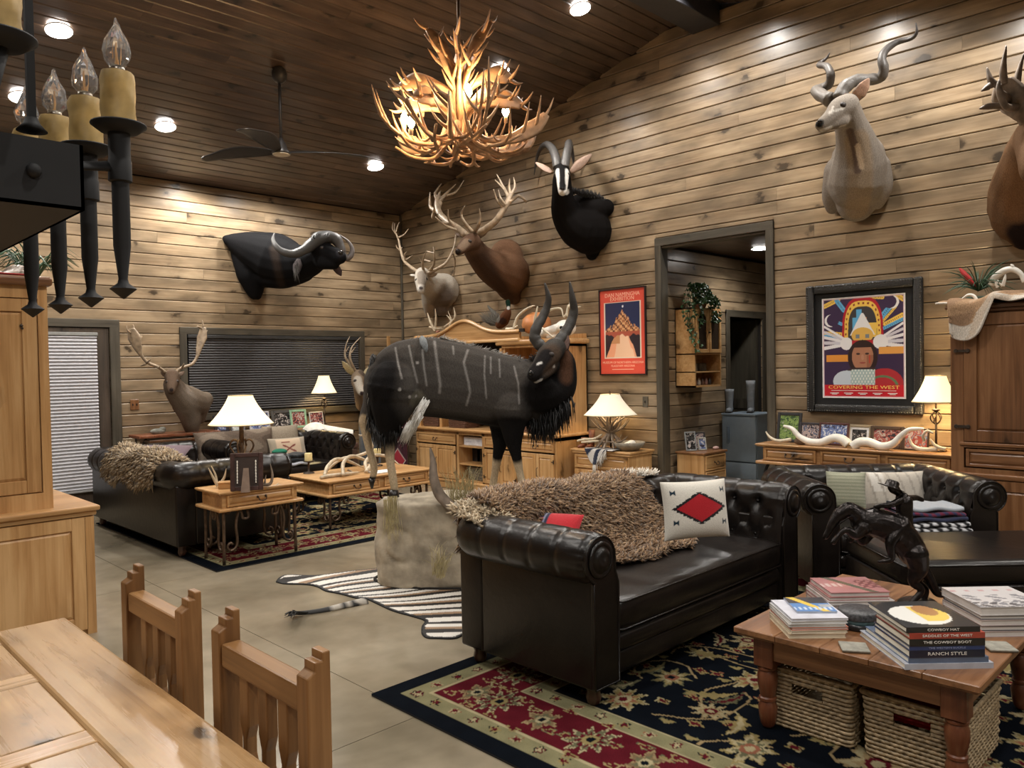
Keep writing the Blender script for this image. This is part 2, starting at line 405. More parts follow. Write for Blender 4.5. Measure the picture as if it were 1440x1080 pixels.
# right wall (boards run in depth); own frame: x = YB - y
wr=struct(MB().add([(XR+.022,YF,0),(XR+.022,YB+.02,0),(XR+.022,YB+.02,EAVE),(XR+.022,RIDGE,ceil_z(RIDGE)),(XR+.022,YF,ceil_z(YF)),(XR+.022,3.535,0),(XR+.022,4.893,0),(XR+.022,4.893,2.9),(XR+.022,3.535,2.9)],
  [(1,2,3,7,6),(3,4,0,5,8),(3,8,7)]).build('wall_right',DARK))
sd=wr.modifiers.new('s','SOLIDIFY'); sd.thickness=.08; sd.offset=1
zl=[.001]+[.021+.133*k for k in range(1,39)]
def lim(a,b):
    if b<EAVE: return (0,YB+2.0)
    m=(a+b)/2-.04; y1=YB-(m-EAVE)/SLOPE if m>EAVE else YB; y0=RIDGE-(ceil_z(RIDGE)-m)/SLOPE
    return (YB-y1, min(YB-y0,YB+2.0)) if y1>y0 else (0,0)
MR=Matrix.Translation((XR+.02,YB,0))@Matrix.Rotation(-PI/2,4,'Z')
rows(wr,MR,WALLW,zl,(0,YB+2),[(YB-4.893,YB-3.535,-.1,2.9)],lim=lim,rng=rg)
MB().box((XR,YF,0),(XR+.02,-2.0,3.4)).build('boarding',WALLW,wr)
# walls outside the picture
struct(MB().box((XL-.1,YF,0),(XL,YB+.1,5.3)).build('wall_left',WALLW))
struct(MB().box((XL,YF-.1,0),(XR+.1,YF,5.3)).build('wall_front',WALLW))
# ceiling slopes
cl=struct(MB().add([(XL,YB+.1,EAVE-.0+.03),(XR+.1,YB+.1,EAVE+.03),(XR+.1,RIDGE,ceil_z(RIDGE)+.05),(XL,RIDGE,ceil_z(RIDGE)+.05),(XL,YF,ceil_z(YF)+.05),(XR+.1,YF,ceil_z(YF)+.05)],[(0,1,2,3),(3,2,5,4)]).build('ceiling',DARK))
sd=cl.modifiers.new('s','SOLIDIFY'); sd.thickness=.1; sd.offset=-1
ang=math.atan(SLOPE); Ls=(YB-RIDGE)/math.cos(ang)
# frame: x along X, z along slope upwards (towards the ridge), -y facing down
M1=Matrix.Translation((0,YB,EAVE))@Matrix(((1,0,0,0),(0,math.sin(ang),-math.cos(ang),0),(0,math.cos(ang),math.sin(ang),0),(0,0,0,1)))@Matrix.Translation((0,.02,0))
rows(cl,M1,CEILW,[.133*k for k in range(int(Ls/.133)+1)],(.2,XR+.02),[],Lrng=(3.6,5.2),rng=rg)
M2=Matrix.Translation((0,RIDGE,ceil_z(RIDGE)))@Matrix(((1,0,0,0),(0,-math.sin(ang),-math.cos(ang),0),(0,math.cos(ang),-math.sin(ang),0),(0,0,0,1)))@Matrix.Translation((0,.02,0))
rows(cl,M2,CEILW,[.133*k for k in range(19)],(3.5,XR+.02),[],Lrng=(3.6,5.2),rng=rg)
o=MB().box((XL,-.0,0),(3.5,.01,2.394)).build('boarding',CEILW,cl); o.matrix_local=M2@Matrix.Translation((0,-.02,0))
o=MB().box((XL,-.0,2.394),(XR,.01,9.3)).build('boarding',CEILW,cl); o.matrix_local=M2@Matrix.Translation((0,-.02,0))
o=MB().box((XL,-.0,0),(.2,.01,Ls)).build('boarding',CEILW,cl); o.matrix_local=M1@Matrix.Translation((0,-.02,0))
# ridge beam
bm=struct(MB().rbox((XL,4.08,4.92),(XR-.005,4.39,5.19),.006,1).build('trim_1',plain('beam_stain',(.025,.025,.03),.5)))
# corner bead and doorway casing
struct(MB().rbox((XR-.03,YB-.03,0),(XR-.001,YB-.001,EAVE-.01),.004,1).build('trim_2',TRIMW['z']))
def casing(n,parts,mats=None):
    for k,(a,b,m) in enumerate(parts):
        o=struct(MB().rbox(a,b,.004,1).build('trim_%d'%(n+k),TRIMW[m]))
casing(3,[((XR-.022,4.817,0),(XR+.001,4.893,2.89),'z'),((XR-.022,3.535,0),(XR+.001,3.615,2.89),'z'),((XR-.0225,3.535,2.81),(XR+.001,4.893,2.895),'y'),
  ((XR+.002,4.818,0),(XR+.12,4.844,2.81),'z'),((XR+.002,3.60,0),(XR+.12,3.63,2.81),'z'),((XR+.002,3.63,2.785),(XR+.12,4.818,2.81),'y')])
# passage behind the doorway
wp=struct(MB().box((XR+.1,4.866,0),(8.48,4.94,2.95)).box((9.31,4.866,0),(9.8,4.94,2.95)).box((8.48,4.866,2.11),(9.31,4.94,2.95)).build('wall_passage_north',DARK))
rows(wp,Matrix.Translation((0,4.865,0)),WALLW,[.001]+[.02+.133*k for k in range(1,22)],(XR+.12,9.7),[(8.48,9.31,0,2.11)],rng=rg)
struct(MB().box((9.7,2.95,0),(9.8,6.3,2.95)).build('wall_passage_east',WALLW))
struct(MB().box((XR+.1,2.85,0),(9.8,2.95,2.95)).build('wall_passage_south',WALLW))
struct(MB().box((XR+.1,2.95,2.84),(9.7,6.3,2.93)).build('ceiling_passage',CEILW))
casing(9,[((8.40,4.827,0),(8.485,4.848,2.18),'z'),((9.305,4.827,0),(9.39,4.848,2.18),'z'),((8.40,4.826,2.10),(9.39,4.848,2.185),'x')])
# closet beyond, dark
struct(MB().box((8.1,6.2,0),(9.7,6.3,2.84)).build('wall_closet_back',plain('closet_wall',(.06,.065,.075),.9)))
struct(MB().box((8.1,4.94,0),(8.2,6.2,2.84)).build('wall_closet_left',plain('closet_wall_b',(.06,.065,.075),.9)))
d=struct(MB().box((9.27,4.90,.01),(9.30,5.70,2.09)).build('door_2',TRIMW['z']))
for y0,y1,z0,z1 in ((4.92,5.02,.02,2.08),(5.59,5.69,.02,2.08),(5.02,5.59,1.98,2.08),(5.02,5.59,.02,.2),(5.02,5.59,.95,1.08)):
    MB().box((9.258,y0,z0),(9.27,y1,z1)).build('stile',TRIMW['z'],d)
# ------------------------------------------------------------------ door and window of the back wall with pleated shades
Y=YB
casing(12,[((2.955,Y-.022,0),(3.06,Y+.001,2.155),'z'),((1.93,Y-.022,0),(2.03,Y+.001,2.155),'z'),((1.93,Y-.0225,2.07),(3.06,Y+.001,2.16),'x')])
dr=struct(MB().box((2.04,Y-.005,.01),(2.945,Y+.019,2.06)).build('door_1',wood('door_stain',(.03,.022,.016),(.06,.043,.03),(.10,.07,.05),axis='z',rough=.5)))
def shade(name,x0,x1,z0,z1,parent,yy,n,mat):
    m=MB(); dz=(z1-z0)/n; v=[]; dp=.020 if n>35 else .016
    for k in range(2*n+1):
        z=z0+dz*k/2; y=yy-(dp if k%2 else 0.002); v+=[(x0,y,z),(x1,y,z)]
    m.add(v,[(2*k,2*k+1,2*k+3,2*k+2) for k in range(2*n)])
    return stuff(m.build(name,mat,parent))
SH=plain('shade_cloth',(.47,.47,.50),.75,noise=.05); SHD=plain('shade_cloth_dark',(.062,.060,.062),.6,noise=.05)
shade('pleated_shade',2.20,2.815,.27,1.975,dr,Y-.022,46,SH)
MB().rbox((2.19,Y-.045,1.975),(2.825,Y-.006,2.01),.004,1).build('head_rail',plain('rail',(.25,.25,.24),.5),dr)
MB().rbox((2.19,Y-.04,.25),(2.825,Y-.006,.275),.004,1).build('bottom_rail',plain('rail2',(.3,.3,.3),.5),dr)
hd=MB().cyl((2.15,Y-.05,1.0),(2.27,Y-.05,1.0),.012).cyl((2.15,Y-.05,1.0),(2.15,Y,1.0),.02).build('door_handle',BLACKM,dr,smooth=True)
wn=struct(MB().box((3.83,Y+.01,1.05),(6.26,Y+.03,2.0)).build('window_1',plain('night_glass',(.01,.012,.015),.1)))
casing(15,[((3.735,Y-.022,.96),(3.82,Y+.001,2.09),'z'),((6.27,Y-.022,.96),(6.355,Y+.001,2.09),'z'),((3.735,Y-.0225,2.01),(6.355,Y+.001,2.095),'x'),((3.735,Y-.03,.96),(6.355,Y+.001,1.045),'x')])
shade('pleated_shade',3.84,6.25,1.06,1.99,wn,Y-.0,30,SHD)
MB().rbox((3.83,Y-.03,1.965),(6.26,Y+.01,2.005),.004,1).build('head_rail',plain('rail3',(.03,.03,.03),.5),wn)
# baseboards
struct(MB().rbox((3.06,Y-.02,0),(XR-.03,Y,.12),.003,1).build('baseboard_back',TRIMW['x']))
struct(MB().rbox((XR-.02,4.893,0),(XR,Y-.03,.12),.003,1).build('baseboard_right',TRIMW['y']))
struct(MB().rbox((XR-.02,-2,0),(XR,3.535,.12),.003,1).build('baseboard_side',TRIMW['y']))
# recessed cans
CANM=emis('can_lens',(1,.97,.93),25); RING=plain('can_ring',(.5,.48,.45),.4)
def can(x,y,z,tilt,label):
    t=thing('recessed_light',label,'ceiling light',(x,y,z),rot=(tilt,0,0),group=None)
    MB().lathe([(.085,.0),(.105,-.004),(.108,-.012),(.10,-.014),(.086,-.01)],n=24,close=False).build('trim_ring',RING,t,smooth=True)
    MB().lathe([(.0,-.016),(.10,-.0155)],n=24).build('lens',CANM,t)
lab=['recessed light in the wood ceiling, upper left above the candle bulbs','recessed light beside the dark hanging rod, far left of the ceiling','recessed light between the candle chandelier and the ceiling fan','recessed light at the end of the right fan blade','recessed light just right of the antler chandelier stem','recessed light nearest the dark ridge beam, cut by the top of the photo']
for (x,y),l in zip(CANS,lab): can(x,y,ceil_z(y)-.021,-ang*1 if y>RIDGE else ang,l)
can(8.21,4.28,2.838,0,'recessed light in the passage ceiling seen through the doorway')
# ------------------------------------------------------------------ materials for furniture
def leather_mat(name,c,c2):
    m,t,b=nt(name); tc=N(t,'ShaderNodeTexCoord')
    n=N(t,'ShaderNodeTexNoise'); n.inputs['Scale'].default_value=3.5; n.inputs['Detail'].default_value=4; t.links.new(tc.outputs['Object'],n.inputs['Vector'])
    r=ramp(t,[(.35,c),(.7,c2)]); t.links.new(n.outputs['Fac'],r.inputs[0]); t.links.new(r.outputs[0],b.inputs['Base Color'])
    v=N(t,'ShaderNodeTexVoronoi'); v.inputs['Scale'].default_value=260; t.links.new(tc.outputs['Object'],v.inputs['Vector'])
    n2=N(t,'ShaderNodeTexNoise'); n2.inputs['Scale'].default_value=22; n2.inputs['Detail'].default_value=3; t.links.new(tc.outputs['Object'],n2.inputs['Vector'])
    ad=N(t,'ShaderNodeMath',operation='MULTIPLY_ADD'); t.links.new(v.outputs['Distance'],ad.inputs[0]); ad.inputs[1].default_value=.12; t.links.new(n2.outputs['Fac'],ad.inputs[2])
    bump(t,b,ad.outputs[0],.25,.006); b.inputs['Roughness'].default_value=.30; b.inputs['Specular IOR Level'].default_value=.42; return m
LEA=leather_mat('dark_brown_leather',(.0045,.0033,.0028),(.012,.0085,.007))
FOOT=plain('walnut_foot',(.05,.02,.012),.35,coat=.3)
BRASS=plain('brass',(.5,.35,.15),.35,1)
def arc_profile():
    pts=[(-.135,.42),(-.13,.50),(-.12,.57)]
    for a in range(178,-75,-18): pts.append((.005+.108*math.cos(math.radians(a)),.672+.108*math.sin(math.radians(a))))
    return pts
def sofa(t,W,D,seatz=.46,seam=True,cushion=True,backtop=0.0):
    "chesterfield: padded U-shaped roll, panels, tufting, scroll ends, seat cushion, rails, bun feet. Faces local -y"
    prof=[Vector((a,0,b)) for a,b in arc_profile()]; nv=44; P=catmull(prof,nv)
    Lp=[0]
    for a,b in zip(P[:-1],P[1:]): Lp.append(Lp[-1]+(b-a).length)
    Ln=[]
    for i,p in enumerate(P):
        d=P[min(i+1,nv)]-P[max(i-1,0)]; Ln.append(Vector((-d.z,0,d.x)).normalized())
    # plan path of the roll's centre line, with outward normals
    hw=W/2-.05; yb=D/2-.05; yf=-D/2+.012; cr=.09; path=[]
    n=int((yb-cr-yf)/.013)
    for i in range(n+1): path.append((-hw,yf+(yb-cr-yf)*i/n,(-1,0)))
    for i in range(1,8): a=PI-PI/2*i/8; path.append((-hw+cr+cr*math.cos(a),yb-cr+cr*math.sin(a),(math.cos(a),math.sin(a))))
    n2=int((2*hw-2*cr)/.013)
    for i in range(n2+1): path.append((-hw+cr+(2*hw-2*cr)*i/n2,yb,(0,1)))
    for i in range(1,8): a=PI/2-PI/2*i/8; path.append((hw-cr+cr*math.cos(a),yb-cr+cr*math.sin(a),(math.cos(a),math.sin(a))))
    for i in range(n+1): path.append((hw,yb-cr-(yb-cr-yf)*i/n,(1,0)))
    s=[0]
    for a,b in zip(path[:-1],path[1:]): s.append(s[-1]+math.hypot(b[0]-a[0],b[1]-a[1]))
    S_=s[-1]; ncol=max(4,round(S_/.165)); sp=S_/ncol; rows_=[.05,.155,.26]
    btn=[]
    for j,rv in enumerate(rows_):
        for i in range(ncol+1):
            x=(i+(.5 if j%2 else 0))*sp
            if .04<x<S_-.04: btn.append((x,rv))
    B=np.array(btn); segs=[]
    for (x,v) in btn:
        for (x2,v2) in btn:
            if abs(v2-v-.105)<.01 and abs(abs(x2-x)-sp/2)<.01: segs.append((x,v,x2,v2))
    for (x,v) in btn:
        if abs(v-rows_[-1])<.001: segs.append((x,v,x,v+.40))
    SG=np.array(segs)
    V=[];
    for i,(px,py,nrm) in enumerate(path):
        for j in range(nv+1):
            q=np.array((s[i],Lp[j])); d=np.sqrt(((B-q)**2).sum(1)).min()
            A=SG[:,:2];Bb=SG[:,2:];ab=Bb-A; tt=np.clip(((q-A)*ab).sum(1)/(ab*ab).sum(1),0,1); dl=np.sqrt(((q-A-tt[:,None]*ab)**2).sum(1)).min()
            disp=-.034*math.exp(-(d/.026)**2)-.015*math.exp(-(dl/.013)**2)*(1 if Lp[j]<.30 else .45)+.010
            e=min(s[i],S_-s[i]); 
            if e<.10 and Lp[j]>.2: disp-= .004*(1-e/.10)*(1+math.sin(Lp[j]*150))
            if e<.02: disp-=.012*(1-e/.02)
            o=P[j].x+Ln[j].x*disp; z=P[j].z+Ln[j].z*disp+backtop*max(0,(P[j].z-.5))*0
            V.append((px+nrm[0]*o,py+nrm[1]*o,z))
    m=MB(); F=[(i*(nv+1)+j,(i+1)*(nv+1)+j,(i+1)*(nv+1)+j+1,i*(nv+1)+j+1) for i in range(len(path)-1) for j in range(nv)]
    m.add(V,F); m.build('padded_roll',LEA,t,smooth=True)
    # outer panels
    pb=MB()
    pb.rbox((-W/2,-D/2+.01,.09),(-W/2+.17,D/2-.165,.60),.015); pb.rbox((W/2-.17,-D/2+.01,.09),(W/2,D/2-.165,.60),.015); pb.rbox((-W/2,D/2-.17,.09),(W/2,D/2,.60),.015)
    pb.build('outer_panel',LEA,t,autos=40)
    for sx in (-1,1):
        c=sx*(W/2-.05)
        poly=[(.05,.10),(.05,.57)]+[(.005+.103*math.cos(math.radians(a)),.672+.103*math.sin(math.radians(a))) for a in range(-68,181,12)]+[(-.10,.60),(-.12,.55),(-.12,.10)]
        poly=[(c+sx*o,z) for o,z in poly]
        Mx=Matrix(((1,0,0,0),(0,0,-1,-D/2+.02),(0,1,0,0),(0,0,0,1)))
        f=MB().prism(poly,0,.022,Mx); f.build('arm_front',LEA,t,bevel=.006)
        pts=[Vector((x,-D/2-.002,z)) for x,z in poly]
        MB().tube(pts+[pts[0]],.0055,6).build('piping',LEA,t,smooth=True)
        MB().lathe([(.085,0),(.083,.010),(.07,.016),(.064,.010),(.058,.010),(.05,.022),(.03,.028),(0,.030)],(c+sx*.005,-D/2-.0,.672),20,Matrix.Rotation(PI/2,4,'X')).build('scroll_rosette',LEA,t,smooth=True)
    # tuft buttons
    bb=MB()
    for (x,v) in btn:
        i=min(range(len(s)),key=lambda k:abs(s[k]-x)); j=min(range(nv+1),key=lambda k:abs(Lp[k]-v))
        px,py,nrm=path[i]; o=P[j].x-Ln[j].x*.018; z=P[j].z-Ln[j].z*.018
        bb.ell((px+nrm[0]*o,py+nrm[1]*o,z),.011,n=8,m=5)
    stuff(bb.build('tuft_button',LEA,t,smooth=True))
    iw=W/2-.18
    # rails
    MB().rbox((-iw-.02,-D/2+.035,.10),(iw+.02,D/2-.17,.21),.02).build('base_rail',LEA,t,autos=50)
    MB().rbox((-iw-.01,-D/2+.015,.205),(iw+.01,D/2-.17,.30),.035,4).build('front_roll',LEA,t,smooth=True)
    if cushion:
        def cu(u,v):
            # closed puffy cushion as a superellipsoid-like wrap
            a=2*PI*v; x=(u*2-1)
            return None
        m=MB(); nu,nw=40,28; z0,z1=.30,seatz; y0,y1=-D/2+.0,D/2-.19
        V=[];F=[]
        for i in range(nu+1):
            x=-iw+2*iw*i/nu; ex=min(1,(min(i,nu-i)/nu)*14); 
            for k in range(nw):
                a=2*PI*k/nw; ca,sa=math.cos(a),math.sin(a); e=.28
                yy=(abs(ca)**e)*(1 if ca>0 else -1); zz=(abs(sa)**e)*(1 if sa>0 else -1)
                crown=.02*math.sin(PI*i/nu)**.5*math.cos(yy*PI/2*.9) if zz>0 else 0
                wr_=.004*math.sin(x*23+yy*9)*math.sin(yy*7+x*5) if zz>0 else 0
                f=.9+.1*math.sqrt(max(0,1-(1-ex)**2))
                V.append((x,(y0+y1)/2+(y1-y0)/2*yy*(.985 if f<1 else 1)*f**.2,(z0+z1)/2+(z1-z0)/2*zz*f+crown+wr_))
            
        F=[(i*nw+k,i*nw+(k+1)%nw,(i+1)*nw+(k+1)%nw,(i+1)*nw+k) for i in range(nu) for k in range(nw)]+[tuple(range(nw-1,-1,-1)),tuple(nu*nw+k for k in range(nw))]
        c=m.add(V,F).build('seat_cushion',LEA,t,smooth=True)
        for z in (z1-.012,z0+.02):
            MB().tube([(-iw,y1-.1,z),(-iw,y0+.03,z),(-iw+.03,y0,z),(iw-.03,y0,z),(iw,y0+.03,z),(iw,y1-.1,z)],.005,6).build('seam',LEA,c,smooth=True)
    for sx in (-1,1):
        for sy in (-1,1):
            MB().lathe([(.018,0),(.03,.012),(.036,.035),(.03,.062),(.034,.07),(.036,.10)],(sx*(W/2-.07),sy*(D/2-.07),0),12).build('foot',FOOT,t,smooth=True)
# fleece
def fleece(name,f,nu,nv,n,length,parent,cols,mat,thick=.02,tw=.006,seed=1,curl=.5):
    rr=random.Random(seed); m=MB().grid(f,nu,nv); o=m.build('hide',mat,parent,smooth=True,solid=.012)
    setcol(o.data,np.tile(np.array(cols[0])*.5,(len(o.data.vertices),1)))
    V=[];F=[];C=[]
    for k in range(n):
        u,v=rr.random(),rr.random(); p=Vector(f(u,v)); e=.01
        a=Vector(f(min(1,u+e),v))-Vector(f(max(0,u-e),v)); b=Vector(f(u,min(1,v+e)))-Vector(f(u,max(0,v-e)))
        nr=a.cross(b); 
        if nr.length<1e-9: continue
        nr=-nr.normalized(); dn=Vector((0,0,-1)); dn=(dn-nr*dn.dot(nr))
        dirn=(nr*.75+dn*.6+Vector((rr.uniform(-1,1),rr.uniform(-1,1),rr.uniform(-1,1)))*curl).normalized()
        L=length*rr.uniform(.6,1.2); w=tw*rr.uniform(.7,1.3); sdv=dirn.cross(nr+Vector((.01,.02,.03))).normalized(); ud=sdv.cross(dirn)
        mid=p+dirn*L*.5; tip=p+dirn*L+dn*L*.35+ud*L*rr.uniform(-.3,.3); c=np.array(cols[rr.randrange(len(cols))])*rr.uniform(.75,1.2)
        i0=len(V)
        for q,ww in ((p,w),(mid,w*1.15)):
            for kx in range(3): t_=2*PI*kx/3; V.append(q+sdv*(ww*math.cos(t_))+ud*(ww*math.sin(t_)))
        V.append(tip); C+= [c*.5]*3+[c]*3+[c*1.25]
        for kx in range(3): a_,b_=kx,(kx+1)%3; F.append((i0+a_,i0+b_,i0+3+b_,i0+3+a_)); F.append((i0+3+a_,i0+3+b_,i0+6))
    t=MB(); t.v=[tuple(x) for x in V]; t.f=F; o=t.build(name,mat,parent,smooth=True); setcol(o.data,np.array(C)); return stuff(o)
FUR=vcol('fleece_fibre',.85,sheen=.3,scale=80,var=.2,spec=.2)
# ------------------------------------------------------------------ front loveseat
t=thing('chesterfield_loveseat','dark brown tufted leather loveseat under the shaggy brown sheepskin, on the front rug','sofa',(3.60,2.62,0.0115))
sofa(t,1.95,.90)
# corner-facing armchair and ottoman
t=thing('chesterfield_chair','wide tufted dark leather armchair in front of the console with the ivory horns','armchair',tuple(Vector((.7112,-.703,0))*2.49+Vector((.703,.7112,0))*5.40+Vector((0,0,.0115))),ROTC)
sofa(t,1.18,.90,seatz=.45); t.scale=(1,1,.96)
# ottoman
t=thing('ottoman','flat-topped dark leather ottoman pushed up to the tufted armchair','ottoman',tuple(Vector((.7112,-.703,0))*2.60+Vector((.703,.7112,0))*4.43+Vector((0,0,.0115))),ROTC)
MB().rbox((-.56,-.37,.07),(.56,.37,.34),.02).build('body',LEA,t,autos=45)
MB().rbox((-.565,-.375,.335),(.565,.375,.47),.045,5).build('cushion',LEA,t,smooth=True)
MB().tube([(-.56,-.372,.445),(.56,-.372,.445)],.005,6).tube([(-.562,-.372,.445),(-.562,.37,.445)],.005,6).build('piping',LEA,t,smooth=True)
for sx in(-1,1):
    for sy in(-1,1): MB().lathe([(.018,0),(.03,.012),(.036,.035),(.03,.055),(.034,.075)],(sx*.49,sy*.30,0),12).build('foot',FOOT,t,smooth=True)
# far sofas
t=thing('chesterfield_sofa','dark leather sofa seen from behind, curly hide over its back, far rug','sofa',(3.02,7.58,0.0115),PI/2)
sofa(t,2.15,1.02)
t=thing('chesterfield_sofa','dark leather sofa under the window, behind the small candle and brown cushions','sofa',(4.42,8.45,0.0115),0)
sofa(t,1.50,.92)
# ------------------------------------------------------------------ case goods helpers (front faces local -y)
def pdoor(parent,x0,x1,z0,z1,y,M_,name='door',st=.045,knob=None,hinge=None,arch=False,glass=None):
    st=min(st,(x1-x0)*.25,(z1-z0)*.3)
    m=MB(); m.rbox((x0,y-.02,z0),(x0+st,y,z1),.003,1).rbox((x1-st,y-.02,z0),(x1,y,z1),.003,1).rbox((x0+st,y-.02,z0),(x1-st,y,z0+st),.003,1).rbox((x0+st,y-.02,z1-st),(x1-st,y,z1),.003,1)
    if not glass:
        i=st+.012; q=[(x0+st,y-.006,z0+st),(x1-st,y-.006,z0+st),(x1-st,y-.006,z1-st),(x0+st,y-.006,z1-st)]
        k=.018; q2=[(x0+st+k,y-.016,z0+st+k),(x1-st-k,y-.016,z0+st+k),(x1-st-k,y-.016,z1-st-k),(x0+st+k,y-.016,z1-st-k)]
        m.add(q+q2,[(0,1,5,4),(1,2,6,5),(2,3,7,6),(3,0,4,7),(4,5,6,7)])
    o=m.build(name,M_,parent)
    if glass: MB().box((x0+st,y-.008,z0+st),(x1-st,y-.005,z1-st)).build('glass',glass,o)
    if knob=='pull':
        cx=(x0+x1)/2;cz=(z0+z1)/2
        MB().tube([(cx-.035,y-.02,cz+.005),(cx-.035,y-.038,cz-.0),(cx-.028,y-.04,cz-.022),(cx,y-.041,cz-.028),(cx+.028,y-.04,cz-.022),(cx+.035,y-.038,cz),(cx+.035,y-.02,cz+.005)],.0045,6).lathe([(.011,0),(.009,.004)],(cx-.035,y-.02,cz+.005),8,Matrix.Rotation(PI/2,4,'X')).lathe([(.011,0),(.009,.004)],(cx+.035,y-.02,cz+.005),8,Matrix.Rotation(PI/2,4,'X')).build('handle',IRONB,o,smooth=True)
    elif knob in('l','r'):
        cx=x0+st*.5 if knob=='l' else x1-st*.5; cz=z0+(z1-z0)*.5
        MB().tube([(cx,y-.02,cz+.05),(cx,y-.04,cz+.04),(cx,y-.042,cz-.04),(cx,y-.02,cz-.05)],.004,6).build('handle',IRONB,o,smooth=True)
    if hinge:
        cx=x0 if hinge=='l' else x1; sg=1 if hinge=='l' else -1
        for cz in (z0+.08,z1-.08):
            MB().box((min(cx,cx+sg*.035),y-.026,cz-.004),(max(cx,cx+sg*.035),y-.02,cz+.004)).box((cx-.006,y-.027,cz-.022),(cx+.006,y-.02,cz+.022)).build('hinge',IRONB,o)
    return o
def slabtop(x0,x1,y0,y1,z0,z1,M_,parent,n=3,axis='x',name='top'):
    "moulded top: each board a part"
    tp=MB().rbox((x0+.01,y0+.01,z0),(x1-.01,y1-.01,z0+.012),.003,1).build(name,M_,parent)
    for k in range(n):
        if axis=='x': a=y0+(y1-y0)*k/n; b=y0+(y1-y0)*(k+1)/n; MB().rbox((x0,a+.0008,z0+.01),(x1,b-.0008,z1),.003,1).build('board',M_,tp)
        else: a=x0+(x1-x0)*k/n; b=x0+(x1-x0)*(k+1)/n; MB().rbox((a+.0008,y0,z0+.01),(b-.0008,y1,z1),.003,1).build('board',M_,tp)
    return tp
PX,PY,PZ=PINE['x'],PINE['y'],PINE['z']; RX,RY,RZ=RPINE['x'],RPINE['y'],RPINE['z']
# ------------------------------------------------------------------ entertainment hutch on the right wall
t=thing('pine_hutch','long honey pine hutch with an arched crown, behind the standing antelope','cabinet',(6.42,7.10,0),-PI/2)
# local x = -world y : left end -1.27 (y 8.37) right end 1.27
L=1.27; 
body=MB().box((-L,.02,.10),(-L+.03,.60,.74)).box((L-.03,.02,.10),(L,.60,.74)).box((-L,.57,.10),(L,.60,.74)).box((-L,.02,.10),(L,.60,.13))
xs=[-L,-.43,.06,.56,L]; xs=[-L,-.42,.06,.66,L]
for x in xs[1:-1]: body.box((x-.02,.02,.10),(x+.02,.58,.74))
body.box((-L,.02,.70),(L,.58,.74)); body.build('carcass',PZ,t)
MB().rbox((-L-.01,.0,.0),(L+.01,.60,.10),.01,2).rbox((-L-.02,-.015,.085),(L+.02,.60,.115),.012,3).build('plinth',PX,t)
MB().rbox((-L-.03,-.03,.74),(L+.03,.61,.775),.014,3).build('counter',PX,t,autos=50)
for (a,b) in ((0,1),(2,3),(3,4)):
    x0,x1=xs[a]+.02,xs[b]-.02
    if (a,b)==(2,3): x1=xs[3]-.01
    pdoor(t,x0+.01,x1-.01,.57,.70,.02,PX,'drawer',.022,'pull')
    if x1-x0>.4:
        mx=(x0+x1)/2; pdoor(t,x0+.01,mx-.002,.13,.55,.02,PZ,hinge='l',knob=None); pdoor(t,mx+.002,x1-.01,.13,.55,.02,PZ,hinge='r',knob='l')
MB().box((-.40,.03,.42),(.04,.57,.44)).box((-.40,.03,.56),(.04,.57,.575)).build('shelf',PX,t) if False else None
MB().box((-.40,.03,.545),(.04,.57,.565)).build('shelf',PX,t); MB().box((-.40,.03,.32),(.04,.57,.34)).build('shelf',PX,t)
# upper: two towers and a bridge (tv bay), open shelves with baskets
up=MB().box((-L+.02,.06,.775),(-L+.05,.60,1.92)).box((L-.05,.06,.775),(L-.02,.60,1.80)).box((-L+.02,.58,.775),(L-.02,.60,1.92))
up.box((.34,.06,.775),(.375,.60,1.80)).box((-.82,.06,.775),(-.785,.60,1.92)).box((-L+.02,.06,1.88),(.36,.60,1.92)).box((.34,.06,1.77),(L-.02,.60,1.80)); up.build('upper_case',PZ,t)
MB().box((-.80,.5,.80),(.35,.575,1.86)).build('dark_back',DARK,t)
MB().rbox((.30,.02,1.80),(L+.02,.61,1.86),.02,3).build('tower_cornice',PX,t,autos=50)
MB().box((.375,.08,1.03),(L-.05,.58,1.05)).build('shelf',PX,t); MB().box((-L+.05,.08,1.03),(-.82,.58,1.05)).build('shelf',PX,t)
MB().box((.375,.08,.777),(.41,.11,1.77)).build('stile',PZ,t)
